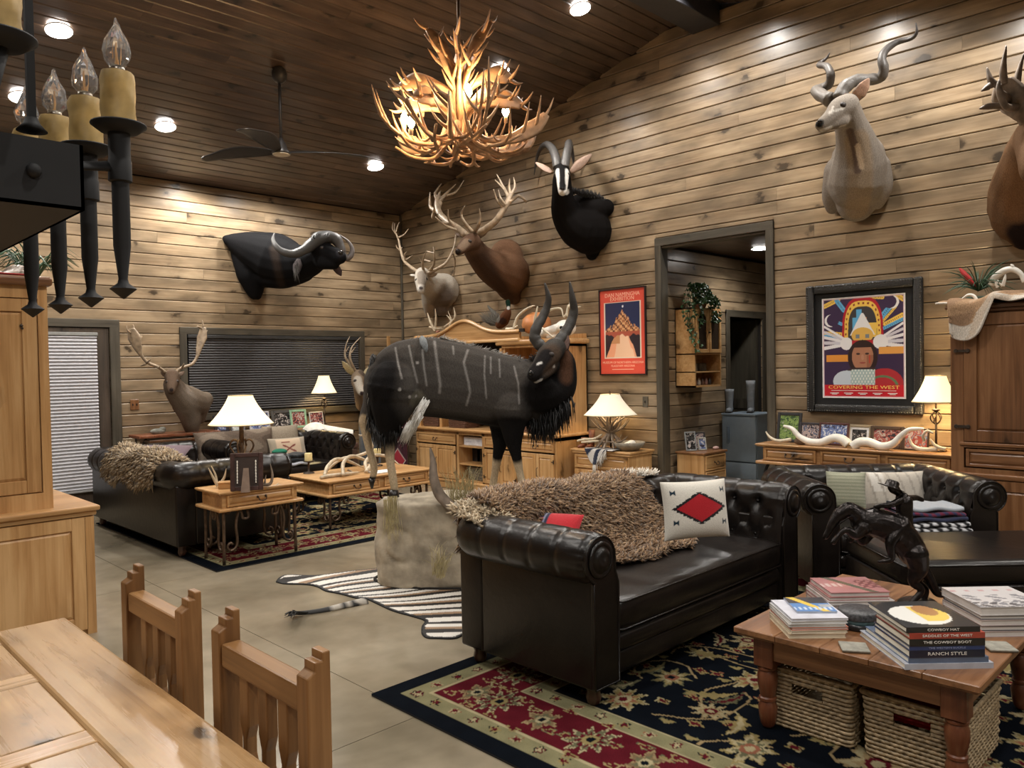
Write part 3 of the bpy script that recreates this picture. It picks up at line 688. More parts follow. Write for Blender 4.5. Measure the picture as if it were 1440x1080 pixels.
# crown: serpentine pediment
pts=[]; n=48
for i in range(n+1):
    x=-1.27+1.97*i/n; a=(x+.28)/.99; h=1.95+.17*math.exp(-(a/.36)**2)+.0; pts.append((x,h))
poly=[(-1.27,1.86)]+[(.70,1.86)]+[(x,h) for x,h in reversed(pts)]
MB().prism(poly,-.07,-.035,Matrix(((1,0,0,0),(0,0,-1,0),(0,1,0,0),(0,0,0,1)))).build('pediment',PX,t)
MB().tube([(x,.03,h+.012) for x,h in pts],.026,8,flat=.75).build('crown_moulding',PX,t,smooth=True)
MB().rbox((-1.29,.01,1.845),(.71,.08,1.88),.01,2).build('lower_moulding',PX,t)
HUT=t
def basket(name,label,loc,rz,W,D,H,col,group,handle=True,taper=.04):
    t=thing(name,label,'basket',loc,rz,group); mt=vcol_w(col); n=int(H/.016)
    m=MB(); 
    for k in range(n):
        z=H*(k+.5)/n; s=1-taper+taper*z/H; wob=(k%2)*.004
        hx,hy=W/2*s,D/2*s; r=.02; P=[]
        for cx,cy,a0 in((hx-r,hy-r,0),(-hx+r,hy-r,90),(-hx+r,-hy+r,180),(hx-r,-hy+r,270)):
            for q in range(3): a=math.radians(a0+45*q); P.append((cx+r*math.cos(a),cy+r*math.sin(a),z))
        # densify with weave waviness
        Q=[]
        for a,b in zip(P,P[1:]+P[:1]):
            a=Vector(a);b=Vector(b);nn=max(1,int((b-a).length/.018))
            for i in range(nn):
                p=a.lerp(b,i/nn); d=(b-a).normalized(); nrm=Vector((d.y,-d.x,0)); sg=1 if (i+k)%2 else -1; Q.append(p+nrm*.0025*sg)
        if handle and H*.60<z<H*.82:
            # leave a hand hole in the front (-y) side
            Q2=[];hole=False
            run=[];runs=[]
            for p in Q:
                if p.y<0 and abs(p.x)<W*.17 and abs(p.y+hy)<.01:
                    if run: runs.append(run); run=[]
                else: run.append(p)
            if runs: runs[0]=run+runs[0] if run else runs[0]
            elif run: runs=[run]
            for r_ in runs:
                if len(r_)>1: m.tube(r_,.0085,5,flat=.6)
            continue
        m.tube(Q+[Q[0],Q[1]],.0085,5,flat=.6)
    stuff(m.build('weave',mt,t,smooth=True))
    MB().box((-W/2*(1-taper)+.006,-D/2*(1-taper)+.006,0),(W/2*(1-taper)-.006,D/2*(1-taper)-.006,.01)).build('bottom',mt,t)
    MB().tube([(-W/2,-D/2,H),(W/2,-D/2,H),(W/2,D/2,H),(-W/2,D/2,H),(-W/2,-D/2,H)],.011,6).build('rim',mt,t,smooth=True)
    if handle: MB().tube([(-W*.17,-D/2+.003,H*.62),(W*.17,-D/2+.003,H*.62)],.007,6).tube([(-W*.17,-D/2+.003,H*.82),(W*.17,-D/2+.003,H*.82)],.007,6).build('handle_edge',mt,t,smooth=True)
    return t
_wm={}
def vcol_w(c):
    if c not in _wm: _wm[c]=plain('wicker_%d'%len(_wm),c,.6,noise=.45,scale=55,bmp=.4)
    return _wm[c]
WB=(.13,.06,.035)
for k,(y,l) in enumerate(((6.05,'dark woven basket in the right bay of the pine hutch, below the antelope chin'),(6.36,'dark woven basket just left of the one under the antelope chin'),(7.60,'dark woven basket on the hutch counter behind the antelope flank'),(8.13,'dark woven basket at the left end of the hutch counter'))):
    basket('wicker_basket',l,(6.62,y,.777),-PI/2,.30 if k<2 else .33,.26,.22,WB,'dark baskets of the pine hutch',handle=True)
# things in the open middle bay
t=thing('storage_box','white cardboard box on the top shelf of the hutch centre bay','box',(6.62,7.28,.566),-PI/2)
MB().rbox((-.20,-.13,0),(.20,.15,.105),.004,1).build('carton',plain('white_card',(.72,.74,.80),.6),t); 
t.location.x=6.64
for r_,z_ in ((.0,.06),): MB().box((-.16,-.1315,.045),(-.05,-.1305,.048)).box((.04,-.1315,.06),(.11,-.1305,.063)).build('print',plain('print_blue',(.2,.25,.45),.6),t)
for k,y in enumerate((7.17,7.32,7.44)):
    o=MB().rbox((-.03,-.09,0),(.03,.09,.14+.02*k),.004,1).build('device_box',plain('black_plastic%d'%k,(.02,.022,.026),.4)); o.location=(6.7,y,.341); tag(o,['black device standing at the right of the hutch middle shelf','black device in the middle of the hutch middle shelf','tallest black device at the left of the hutch middle shelf'][k],'device','devices on the hutch shelf')
basket('wicker_basket','small mottled basket on the bottom shelf of the hutch centre bay',(6.66,7.27,.131),-PI/2,.30,.3,.155,(.20,.17,.12),None,handle=False)
# ------------------------------------------------------------------ side table with the antler lamp
t=thing('side_table','small honey pine side table under the antler lamp','side table',(6.57,5.32,0),-PI/2)
MB().box((-.38,.02,.04),(.38,.42,.60)).build('carcass',PZ,t)
MB().rbox((-.41,-.01,.60),(.41,.44,.625),.008,2).rbox((-.40,.0,.575),(.40,.43,.60),.01,2).build('top',PX,t)
MB().rbox((-.39,.0,.0),(.39,.43,.06),.008,2).build('plinth',PX,t)
pdoor(t,-.36,.36,.42,.565,.02,PX,'drawer',.03,'pull'); pdoor(t,-.36,-.003,.08,.40,.02,PZ,hinge='l',knob='r'); pdoor(t,.003,.36,.08,.40,.02,PZ,hinge='r',knob='l')
# ------------------------------------------------------------------ console along the right wall
CXW=wood('console_pine',(.20,.09,.03),(.34,.17,.065),(.46,.26,.11),rough=.36,coat=.15,var=.08)
t=thing('console_table','long pine console with three drawers under the big framed poster','console table',(6.60,2.72,0),-PI/2)
slabtop(-.80,.87,0,.43,.775,.80,CXW,t,2)
MB().box((-.74,.04,.64),(.84,.42,.776)).build('apron',CXW,t); MB().rbox((-.80,.0,.615),(.87,.43,.645),.012,3).build('lower_moulding',CXW,t)
for a,b in ((-.72,-.24),(-.20,.30),(.34,.82)): pdoor(t,a,b,.655,.765,.04,CXW,'drawer',.02,'pull')
for x in (-.70,.80):
    for y in (.07,.37):
        MB().tube([(x,y,.62),(x-.04,y,.5),(x+.03,y,.3),(x-.02,y,.12),(x,y,.0)],[.014]*5,8,steps=16).build('leg',BLACKM,t,smooth=True)
# ------------------------------------------------------------------ red pine armoire at the right edge
t=thing('pine_armoire','tall reddish pine armoire cut by the right edge, a tawny hide over its top','armoire',(6.42,1.84,0),-PI/2)
AW=1.30
MB().box((0,.03,.08),(.035,.60,1.90)).box((AW-.035,.03,.08),(AW,.60,1.90)).box((0,.57,.08),(AW,.60,1.90)).box((0,.03,1.87),(AW,.60,1.90)).build('carcass',RZ,t)
MB().rbox((-.02,.0,0),(AW+.02,.6,.09),.01,2).rbox((-.015,.005,1.88),(AW+.015,.6,1.91),.01,2).rbox((-.03,-.02,1.905),(AW+.03,.6,1.94),.015,3).build('moulding',RX,t)
MB().box((0,.02,.09),(.085,.05,1.89)).box((AW-.085,.02,.09),(AW,.05,1.89)).box((.085,.02,.885),(AW-.085,.05,.92)).box((.085,.02,.70),(AW-.085,.05,.735)).build('face_frame',RZ,t)
MB().rbox((0.0,.0,.66),(AW,.03,.70),.008,2).rbox((.06,.005,.90),(AW-.06,.03,.925),.006,2).build('rail_moulding',RX,t)
pdoor(t,.09,.645,.93,1.87,.03,RZ,'door',.085,'r'); pdoor(t,.655,AW-.09,.93,1.87,.03,RZ,'door',.085,'l')
for z in (1.04,1.60):
    MB().box((.03,.0,z-.01),(.13,.012,z+.01)).lathe([(.016,0),(.012,.006)],(.04,.0,z),8,Matrix.Rotation(PI/2,4,'X')).lathe([(.016,0),(.012,.006)],(.12,.0,z),8,Matrix.Rotation(PI/2,4,'X')).build('strap_hinge',IRONB,t)
pdoor(t,.10,AW-.10,.745,.875,.03,RX,'drawer',.022,'pull')
pdoor(t,.09,.645,.11,.655,.03,RZ,'door',.075); pdoor(t,.655,AW-.09,.11,.655,.03,RZ,'door',.075)
# ------------------------------------------------------------------ left hutch
t=thing('pine_cupboard','two-part honey pine cupboard at the left edge behind the dining table','cupboard',(1.47,5.06,0),0)
MB().box((-1.6,.02,0),(0,.95,.735)).build('carcass',PZ,t)
MB().rbox((-1.62,-.03,.735),(.03,.97,.765),.01,3).rbox((-1.61,-.01,.705),(.015,.96,.737),.01,2).build('counter',PX,t)
pdoor(t,-.60,-.045,.03,.70,.02,PZ,'door',.075); pdoor(t,-1.2,-.61,.03,.70,.02,PZ,'door',.075)
MB().box((-.05,.0,0),(0.0,.03,.70)).build('stile',PZ,t)
MB().box((-1.6,.11,.765),(-.195,.75,2.10)).build('upper_case',PZ,t)
MB().box((-.24,.085,.765),(-.19,.12,2.06)).box((-1.6,.085,.765),(-.24,.12,.86)).box((-1.6,.085,1.99),(-.24,.12,2.06)).build('face_frame',PZ,t)
pdoor(t,-.80,-.245,.865,1.985,.11,PZ,'door',.075); pdoor(t,-1.4,-.81,.865,1.985,.11,PZ,'door',.075)
MB().rbox((-1.62,.05,2.06),(-.165,.78,2.115),.018,3).build('cornice',RX,t)
MB().lathe([(.012,0),(.012,.003),(.004,.006)],(-.32,.095,1.83),8,Matrix.Rotation(PI/2,4,'X')).lathe([(.007,0),(.007,.004)],(-.32,.09,1.815),8,Matrix.Rotation(PI/2,4,'X')).build('keyhole_plate',IRONB,t)
# ------------------------------------------------------------------ dining table and chairs
t=thing('dining_table','worn honey pine dining table with a framed plank top, front left corner','dining table',(0,0,0))
DX,DY,DZ=DPINE['x'],DPINE['y'],DPINE['z']
tp=MB().box((-.42,-.6,.715),(.70,2.78,.725)).build('top',DY,t)
rgt=random.Random(5)
MB().rbox((.52,-.6,.72),(.725,2.81,.76),.012,3).build('side_board',DY,tp); MB().rbox((-.62,-.6,.72),(-.42,2.81,.76),.012,3).build('side_board',DY,tp)
ys=[2.81,2.66]; MB().rbox((-.42,2.66,.722),(.52,2.81,.7598),.006,2).build('end_board',DX,tp)
bands=[(2.66,2.35),(2.27,1.88),(1.80,1.36),(1.28,.8),(.72,.2),(.12,-.6)]
for k,(a,b) in enumerate(bands):
    x=-.42
    while x<.515:
        w_=rgt.uniform(.13,.26); x2=min(.52,x+w_); 
        if .52-x2<.08: x2=.52
        MB().rbox((x+.0018,b+.0015,.722),(x2-.0018,a-.0015,.7595-rgt.uniform(0,.0014)),.004,2).build('plank',DY,tp); x=x2
    if k<5: MB().rbox((-.42,bands[k+1][0]+.0015,.722),(.52,b-.0015,.7596),.005,2).build('cross_board',DX,tp)
MB().box((-.55,-.5,.62),(.64,2.72,.716)).build('apron',DY,t)
for x,y in ((.56,2.62),(-.48,2.62),(.56,-.4),(-.48,-.4)): MB().rbox((x-.05,y-.05,0),(x+.05,y+.05,.716),.008,1).build('leg',DZ,t)
CZ=wood('chair_pine',(.12,.052,.017),(.215,.10,.033),(.32,.165,.062),axis='z',rough=.35,knots=.9,var=.1,coat=.2); CY=wood('chair_pine_y',(.12,.055,.018),(.22,.105,.035),(.33,.175,.066),axis='y',rough=.35,knots=.6,var=.1,coat=.2)
def dchair(label,y0):
    t=thing('dining_chair',label,'chair',(.75,y0,0)); Wd=.43
    for k,y in enumerate((0,Wd-.042)):
        # post: stepped top rising away from the table
        poly=[(0,0),(.052,0),(.052,.995),(.034,.995),(.034,.978),(.0175,.978),(.0175,.960),(0,.950)]
        M_=Matrix(((1,0,0,0),(0,0,1,y),(0,1,0,0),(0,0,0,1)))
        MB().prism(poly,0,.042,M_).build('post',CZ,t,bevel=.003)
    MB().rbox((.004,.042,.872),(.050,Wd-.042,.926),.006,2).build('top_rail',CY,t)
    n=4; span=Wd-.084; 
    for k in range(n-1+1-1):
        pass
    for k in range(3):
        c=.042+span*(k+1)/4; 
        poly=[(-.020,.875),(.020,.875),(.020,.765),(.009,.735),(.009,.700),(.020,.67),(.020,.52),(-.020,.52),(-.020,.67),(-.009,.700),(-.009,.735),(-.020,.765)]
        poly=[(a,b) for a,b in reversed(poly)]
        MB().prism([(c+a,b) for a,b in poly],.014,.040,Matrix(((0,0,1,0),(1,0,0,0),(0,1,0,0),(0,0,0,1)))).build('splat',CZ,t,bevel=.003)
    MB().rbox((.008,.042,.45),(.044,Wd-.042,.53),.006,2).build('lower_rail',CY,t)
    MB().rbox((-.42,.0,.43),(.03,Wd,.46),.01,2).build('seat',CY,t)
    MB().rbox((-.40,.02,.36),(.0,Wd-.02,.43),.004,1).build('apron',CY,t)
    for y in (0,Wd-.045): MB().rbox((-.42,y,0),(-.375,y+.045,.43),.005,1).build('leg',CZ,t)
    for y in (0.01,Wd-.03): MB().rbox((-.38,y,.16),(.01,y+.02,.20),.003,1).build('stretcher',CY,t)
    return t
dchair('pine dining chair with stepped post tops, nearer to the camera',1.33)
dchair('pine dining chair with stepped post tops, the farther of the two',1.93)
# ------------------------------------------------------------------ front coffee table
t=thing('coffee_table','reddish pine coffee table stacked with books, front right','coffee table',(0,0,.0115))
LEGW=wood('leg_pine',(.07,.02,.009),(.13,.04,.017),(.19,.07,.03),axis='z',rough=.35,coat=.2)
X0,X1,Y0,Y1,ZT=2.92,4.02,.75,1.665,.4285
slabtop(X0,X1,Y0,Y1,ZT-.035,ZT,RX,t,5)
MB().box((X0+.07,Y0+.07,ZT-.13),(X0+.095,Y1-.07,ZT-.035)).box((X1-.095,Y0+.07,ZT-.13),(X1-.07,Y1-.07,ZT-.035)).box((X0+.07,Y0+.07,ZT-.13),(X1-.07,Y0+.095,ZT-.035)).box((X0+.07,Y1-.095,ZT-.13),(X1-.07,Y1-.07,ZT-.035)).build('apron',RY,t)
for x in (X0+.10,X1-.10):
    for y in (Y0+.10,Y1-.10):
        k=ZT-.035; leg=MB().rbox((x-.042,y-.042,k-.13),(x+.042,y+.042,k),.004,1)
        leg.lathe([(.022,0.007),(.03,.02),(.036,.05),(.04,.09),(.030,.115),(.036,.12),(.036,.13),(.030,.135),(.034,.15),(.041,.19),(.042,.225),(.034,.245),(.040,.25),(.040,.258),(.033,.263),(.040,.268),(.04,.278)],(x,y,0),14)
        leg.build('leg',LEGW,t,autos=35)
for k,(y,l) in enumerate(((1.41,'seagrass basket under the coffee table, the left one'),(1.01,'seagrass basket under the coffee table with something red inside, the right one'))):
    b=basket('seagrass_basket',l,(3.28,y,.012),-PI/2,.36,.46,.25,(.36,.27,.16),'baskets under the coffee table')
o=MB().rbox((-.1,-.15,0),(.1,.15,.03),.01,2).build('folded_cloth',plain('red_cloth',(.45,.02,.03),.8)); o.location=(3.22,1.01,.17); o.location.z=.15
tag(o,'red cloth showing through the handle hole of the right seagrass basket','cloth')
# ------------------------------------------------------------------ far coffee table and end table on wrought iron scrolls
def iron_table(name,label,cat,loc,W,D,ZT,drawers):
    t=thing(name,label,cat,loc)
    slabtop(0,W,0,D,ZT-.025,ZT,PX,t,4)
    MB().box((.045,.045,ZT-.135),(W-.045,D-.045,ZT-.024)).build('case',PX,t)
    MB().rbox((-.0,-.0,ZT-.16),(W,D,ZT-.132),.012,3).build('lower_moulding',PX,t)
    for a,b in drawers: pdoor(t,a,b,ZT-.127,ZT-.03,.045,PX,'drawer',.018,'pull')
    k=ZT-.16
    for x,sx in((.06,1),(W-.06,-1)):
        for y,sy in((.06,1),(D-.06,-1)):
            m=MB().tube([(x,y,k),(x,y,k*.5),(x-.004*sx,y,0.004)],.013,8,steps=8)
            for ax in (0,1):
                d=Vector((sx,0,0)) if ax==0 else Vector((0,sy,0)); P=[]
                b=Vector((x,y,0))
                for (u,z) in ((.20,k-.02),(.205,k-.075),(.16,k-.075),(.15,k-.03),(.125,k-.02),(.10,k*.72),(.11,k*.45),(.095,k*.30),(.05,k*.25),(.025,k*.33),(.05,k*.40),(.07,k*.36)): P.append(b+d*u*min(1,.5*(D if ax else W)/.25)+Vector((0,0,z)))
                m.tube(P,.0115,6,steps=36)
            m.build('leg',BRONZE,t,smooth=True)
    return t
iron_table('end_table','pine end table on wrought iron scrolls behind the dark sofa arm, under the big lamp','end table',(2.62,5.93,.0115),.74,.46,.5885,[(.08,.66)])
iron_table('coffee_table','pine coffee table on wrought iron scrolls, antlers and candles on its top, far rug','coffee table',(3.93,6.50,.0115),1.30,.82,.4685,[(.08,.62),(.68,1.22)])
# ------------------------------------------------------------------ rugs
def inpoly(x,y,P):
    c=np.zeros(x.shape,bool); n=len(P); j=n-1
    for i in range(n):
        xi,yi=P[i][:2];xj,yj=P[j][:2]
        cond=((yi>y)!=(yj>y))&(x<(xj-xi)*(y-yi)/((yj-yi) or 1e-9)+xi); c^=cond; j=i
    return c
def segd(x,y,a,b):
    ax,ay=a;bx,by=b; dx,dy=bx-ax,by-ay; t=np.clip(((x-ax)*dx+(y-ay)*dy)/(dx*dx+dy*dy+1e-12),0,1); return np.hypot(x-ax-t*dx,y-ay-t*dy)
CRM=(.42,.36,.21); GLD=(.30,.235,.10); OLV=(.14,.135,.075); BUR=(.105,.009,.016); BLK=(.004,.006,.010); PNK=(.28,.11,.065); TAN=(.34,.25,.13)
def flower(C,X,Y,cx,cy,R,n,rot,cols,sx=1.0):
    m=(np.abs(X-cx)<R*1.3)&(np.abs(Y-cy)<R*1.3)
    if not m.any(): return
    x=(X[m]-cx);y=(Y[m]-cy); r=np.hypot(x*sx,y); th=np.arctan2(y,x*sx)+rot
    k=.68+.22*np.cos(n*th)+.08*np.cos(3*n*th+1.3)+.06*np.cos(2*th+rot); sub=C[m]
    for q,c in zip((1,.86,.6,.34,.18),cols):
        sub[r<R*q*(k if q>.5 else .9)]=c
    C[m]=sub
def rugcols(X,Y,W,D,seed):
    rg=random.Random(seed); C=np.zeros((X.size,3)); d=np.minimum(np.minimum(X,W-X),np.minimum(Y,D-Y))
    C[:]=BLK; C[d>.10]=(.25,.23,.125); C[d>.195]=CRM; C[d>.205]=BUR; C[d>.50]=CRM; C[d>.51]=(.25,.23,.125); C[d>.60]=CRM; C[d>.61]=BLK
    # field vines
    for k in range(26):
        x,y=rg.uniform(.7,W-.7),rg.uniform(.7,D-.7); a=rg.uniform(0,6.3)
        for s in range(9):
            nx,ny=x+.07*math.cos(a),y+.07*math.sin(a); 
            m=(np.abs(X-x)<.12)&(np.abs(Y-y)<.12)&(d>.62)
            if m.any():
                dd=segd(X[m],Y[m],(x,y),(nx,ny)); sub=C[m]; sub[dd<.006]=TAN; C[m]=sub
            if s%3==1: flower(C,X,Y,x+.05*math.sin(a),y-.05*math.cos(a),.045,3,a,[OLV,GLD,GLD],1.6)
            a+=rg.uniform(-.2,.75); x,y=nx,ny
    g=.36
    for i in range(int((W-1.3)/g)+1):
        for j in range(int((D-1.3)/g)+1):
            cx=.78+i*g+(g/2 if j%2 else 0)+rg.uniform(-.06,.06); cy=.78+j*g+rg.uniform(-.06,.06)
            if cx>W-.72 or cy>D-.72: continue
            R=rg.choice((.10,.12,.15)); cols=rg.choice(([CRM,GLD,PNK,CRM,BUR],[GLD,CRM,OLV,PNK,CRM],[TAN,CRM,TAN,BUR,CRM],[OLV,GLD,CRM,PNK,BLK]))
            flower(C,X,Y,cx,cy,R,rg.choice((6,7,8,9)),rg.uniform(0,6),cols,rg.choice((.8,1,1.25)))
            for q in range(3):
                a=rg.uniform(0,6.3); flower(C,X,Y,cx+math.cos(a)*R*1.5,cy+math.sin(a)*R*1.5,.05,4,a,[rg.choice((CRM,OLV,PNK,BUR,GLD)),GLD,BUR],1.4)
    for k in range(40):      # curled leaves
        cx,cy=rg.uniform(.75,W-.75),rg.uniform(.75,D-.75); a=rg.uniform(0,6.3); m=(np.abs(X-cx)<.2)&(np.abs(Y-cy)<.2)&(d>.62)
        if m.any():
            x=(X[m]-cx)*math.cos(a)+(Y[m]-cy)*math.sin(a); y=-(X[m]-cx)*math.sin(a)+(Y[m]-cy)*math.cos(a); sub=C[m]; yy=y-3.2*x*x
            w_=.035*np.clip(1-np.abs(x)/.13,0,1)*(1+.35*np.sin(x*130)); sub[np.abs(yy)<w_]=rg.choice((OLV,CRM,GLD)); sub[np.abs(yy)<w_*.35]=rg.choice((GLD,CRM,BUR)); C[m]=sub
    # borders
    def along(dist,step,R,cset,n):
        for side in range(4):
            Ls=W if side in (0,2) else D; k=dist; i=0
            while k<Ls-dist+.01:
                cx,cy=[(k,dist),(W-dist,k),(k,D-dist),(dist,k)][side]
                if cset=='big':
                    flower(C,X,Y,cx,cy,R*(1 if i%2 else .8),9 if i%2 else 6,i,[[TAN,(.22,.15,.08),OLV,CRM,BLK],[CRM,OLV,BUR,GLD,BLK]][i%2],.8)
                    for a in (0.6,2.2,3.8,5.4): flower(C,X,Y,cx+math.cos(a+i)*R*1.35,cy+math.sin(a+i)*R*.9,R*.42,3,a+i,[rg.choice((CRM,TAN,OLV)),GLD,BUR],1.6)
                else: flower(C,X,Y,cx,cy,R,5,i*.7,[[BLK,BUR,CRM],[PNK,CRM,BUR],[BLK,GLD,BUR]][i%3],1)
                k+=step; i+=1
    along(.355,.27,.115,'big',0); along(.15,.13,.036,'s',0); along(.555,.13,.036,'s',0)
    C*= (.9+.1*np.sin(X*700)*np.sin(Y*700))[:,None]
    return C
RUGM=vcol('hand_tufted_wool',.95,fur=.5,scale=400,var=.3,spec=.04,sheen=0)
def rug(label,x0,x1,y0,y1,seed,cell):
    W=x1-x0;D=y1-y0; nu,nv=int(W/cell),int(D/cell)
    t=thing('floral_rug',label,'rug',(x0,y0,0))
    o=painted(lambda u,v:(u*W,v*D,.0115),nu,nv,lambda U,V:rugcols(U*W,V*D,W,D,seed),'pile',RUGM,t)
    MB().rbox((0,0,.0005),(W,D,.011),.004,2).build('backing',plain('rug_backing',(.012,.012,.014),.95),t)
rug('black floral rug with burgundy border under the front loveseat and coffee table',2.07,5.6,-.75,3.08,4,.0085)
rug('black floral rug with burgundy border under the far coffee table',2.56,5.75,5.87,8.75,9,.011)
# ------------------------------------------------------------------ zebra skin
def zebra():
    t=thing('zebra_skin','black and white zebra skin on the bare floor in front of the rock','hide',(0,0,0))
    px=[(388,819),(393,813),(405,809),(440,810),(470,807),(500,803),(530,800),(600,792),(700,790),(760,800),(840,812),(800,850),(760,880),(700,905),(660,893),(640,899),(615,899),(600,898),(593,892),(593,882),(597,874),(580,868),(552,860),(530,850),(514,843),(500,842),(478,836),(458,832),(446,826),(430,823),(400,822)]
    P=[onZ(a,b,0) for a,b in px]; P=[(p.x,p.y) for p in catmull([(*p[:2],0) for p in P]+[(*P[0][:2],0)],140)]
    xs=[p[0] for p in P]; ys=[p[1] for p in P]; c=.0085; nx=int((max(xs)-min(xs))/c)+1; ny=int((max(ys)-min(ys))/c)+1
    gx=min(xs)+np.arange(nx)*c; gy=min(ys)+np.arange(ny)*c; X,Y_=np.meshgrid(gx,gy,indexing='ij'); X=X.ravel();Y_=Y_.ravel()
    ins=inpoly(X,Y_,P); D_=np.full(X.size,1e9)
    for a,b in zip(P,P[1:]+P[:1]): D_=np.minimum(D_,segd(X,Y_,a,b))
    keep=ins
    # stripes radiate from the spine line
    sp0=onZ(520,845,0); sp1=onZ(760,825,0); ax=Vector((sp1.x-sp0.x,sp1.y-sp0.y)); L=ax.length; ax/=L; nx_=Vector((-ax.y,ax.x))
    u=(X-sp0.x)*ax.x+(Y_-sp0.y)*ax.y; v=(X-sp0.x)*nx_.x+(Y_-sp0.y)*nx_.y
    wv=.05*np.sin(u*5+v*3)+.02*np.sin(v*13+u*7)
    ph=np.where(u<.35,(v*1.0-np.abs(u)*.28+wv*.35)*52,(u*.75+v*.30+wv)*46)
    an=np.arctan2(v,u+.75); ph=an*62*(.55+.45*np.clip(u+.6,0,1.6))+(wv*14)+np.sin(u*9)*.5
    st=np.sin(ph)+.35*np.sin(ph*.5+u*4); fade=np.clip(1.1-np.hypot(u+.2,v)*.55,.2,1)
    C=np.tile(np.array((.80,.77,.71)),(X.size,1)); br=np.sin(ph*.5)>.75; C[br]=(.34,.22,.13)
    C[st>.42+.9*np.clip(-(u+.25),0,1)]=(.012,.01,.01)
    C[D_<.022]=(.008,.008,.009)
    idx=-np.ones(X.size,int); idx[keep]=np.arange(keep.sum()); V=[(a,b,.008) for a,b in zip(X[keep],Y_[keep])]
    I=idx.reshape(nx,ny); F=[(I[i,j],I[i+1,j],I[i+1,j+1],I[i,j+1]) for i in range(nx-1) for j in range(ny-1) if I[i,j]>=0 and I[i+1,j]>=0 and I[i+1,j+1]>=0 and I[i,j+1]>=0]
    m=MB(); m.v=V; m.f=[tuple(int(q) for q in f) for f in F]; M_=vcol('zebra_hair',.6,fur=.15,scale=200,var=.15); o=m.build('skin',M_,t); setcol(o.data,C[keep])
    MB().prism([(a,b) for a,b in P],.0005,.0065).build('felt_edge',plain('black_felt',(.008,.008,.009),.9),t)
    tl=[onZ(516,845,.015),onZ(490,850,.018),onZ(455,858,.018),onZ(425,862,.02),onZ(412,861,.03)]
    MB().tube(tl,[.03,.022,.017,.015,.012],8,steps=20,flat=.5).build('tail',M_,t,smooth=True)
    o=t.children[-1]; n=len(o.data.vertices); co=np.empty(n*3); o.data.vertices.foreach_get('co',co); co=co.reshape(-1,3); cc=np.tile(np.array((.5,.46,.4)),(n,1)); cc[np.sin(co[:,0]*70)>.3]=(.02,.02,.02); cc[co[:,0]<onZ(445,860,0).x+.02]=(.012,.012,.012); setcol(o.data,cc)
    hm=MB()
    for k in range(16):
        b=onZ(420+random.uniform(-8,14),861,.02); e=onZ(403+random.uniform(-4,12),862+random.uniform(-4,8),.02+random.uniform(0,.07)); mid=b.lerp(e,.6)+Vector((0,0,random.uniform(0,.03))); hm.tube([b,mid,e],[.005,.004,.001],4,steps=6)
    stuff(hm.build('tail_tuft',plain('tail_hair',(.012,.012,.012),.7),t,smooth=True))
zebra()
# ------------------------------------------------------------------ table lamps
def shade_mat(name,c,s):
    m,t,b=nt(name); b.inputs['Base Color'].default_value=rgba((.75,.68,.52)); b.inputs['Roughness'].default_value=.8
    b.inputs['Emission Color'].default_value=rgba(c); b.inputs['Emission Strength'].default_value=s; return m
SHON=shade_mat('lit_linen_shade',(1,.80,.47),1.0); SHON2=shade_mat('lit_linen_shade_bright',(1,.76,.38),1.5); SHOFF=shade_mat('linen_shade_dim',(1,.9,.7),.42)
def bell(t,z0,z1,r0,r1,mat,sq=0):
    pr=[]
    for i in range(13):
        u=i/12; r=r1+(r0-r1)*((1-u)**1.7*.55+(1-u)*.45); pr.append((r,z0+(z1-z0)*u))
    m=MB().lathe(pr,n=28,close=False); o=m.build('lamp_shade',mat,t,smooth=True,solid=.003)
    for r_,z_,w_ in ((r0,z0,.004),(r1,z1,.003)): MB().tube([(r_*math.cos(a),r_*math.sin(a),z_) for a in [2*PI*k/28 for k in range(29)]],w_,5).build('shade_trim',plain('shade_trim',(.6,.5,.3),.7),o,smooth=True)
def bulb_light(loc,e,col=(1,.72,.38)): lamp('bulb_light','POINT',loc,e,col,rad=.035)
BULB=emis('bulb_glow',(1,.8,.5),12)
# big lamp
p=(2.98,6.27,.60)
t=thing('table_lamp','big lit table lamp with wrought iron scrolls on the pine end table','lamp',p)
m=MB().lathe([(.085,0),(.09,.008),(.05,.02),(.02,.03)],n=16).cyl((0,0,.02),(0,0,.50),.015,n=10); m.build('base',BRONZE,t,smooth=True)
for k in range(4):
    a=PI/4+PI/2*k; d=Vector((math.cos(a),math.sin(a),0)); P=[d*r+Vector((0,0,z)) for r,z in ((.075,.02),(.10,.06),(.06,.11),(.015,.15),(.012,.20),(.06,.25),(.10,.32),(.075,.37),(.035,.36),(.04,.32))]
    MB().tube(P,.008,6,steps=30).build('scroll',BRONZE,t,smooth=True)
MB().cyl((0,0,.35),(0,0,.66),.02,.016,10).build('stem',BRONZE,t,smooth=True)
bell(t,.505,.745,.262,.098,SHON); MB().ell((0,0,.60),.035).build('bulb',BULB,t,smooth=True)
bulb_light((p[0],p[1],p[2]+.60),22)
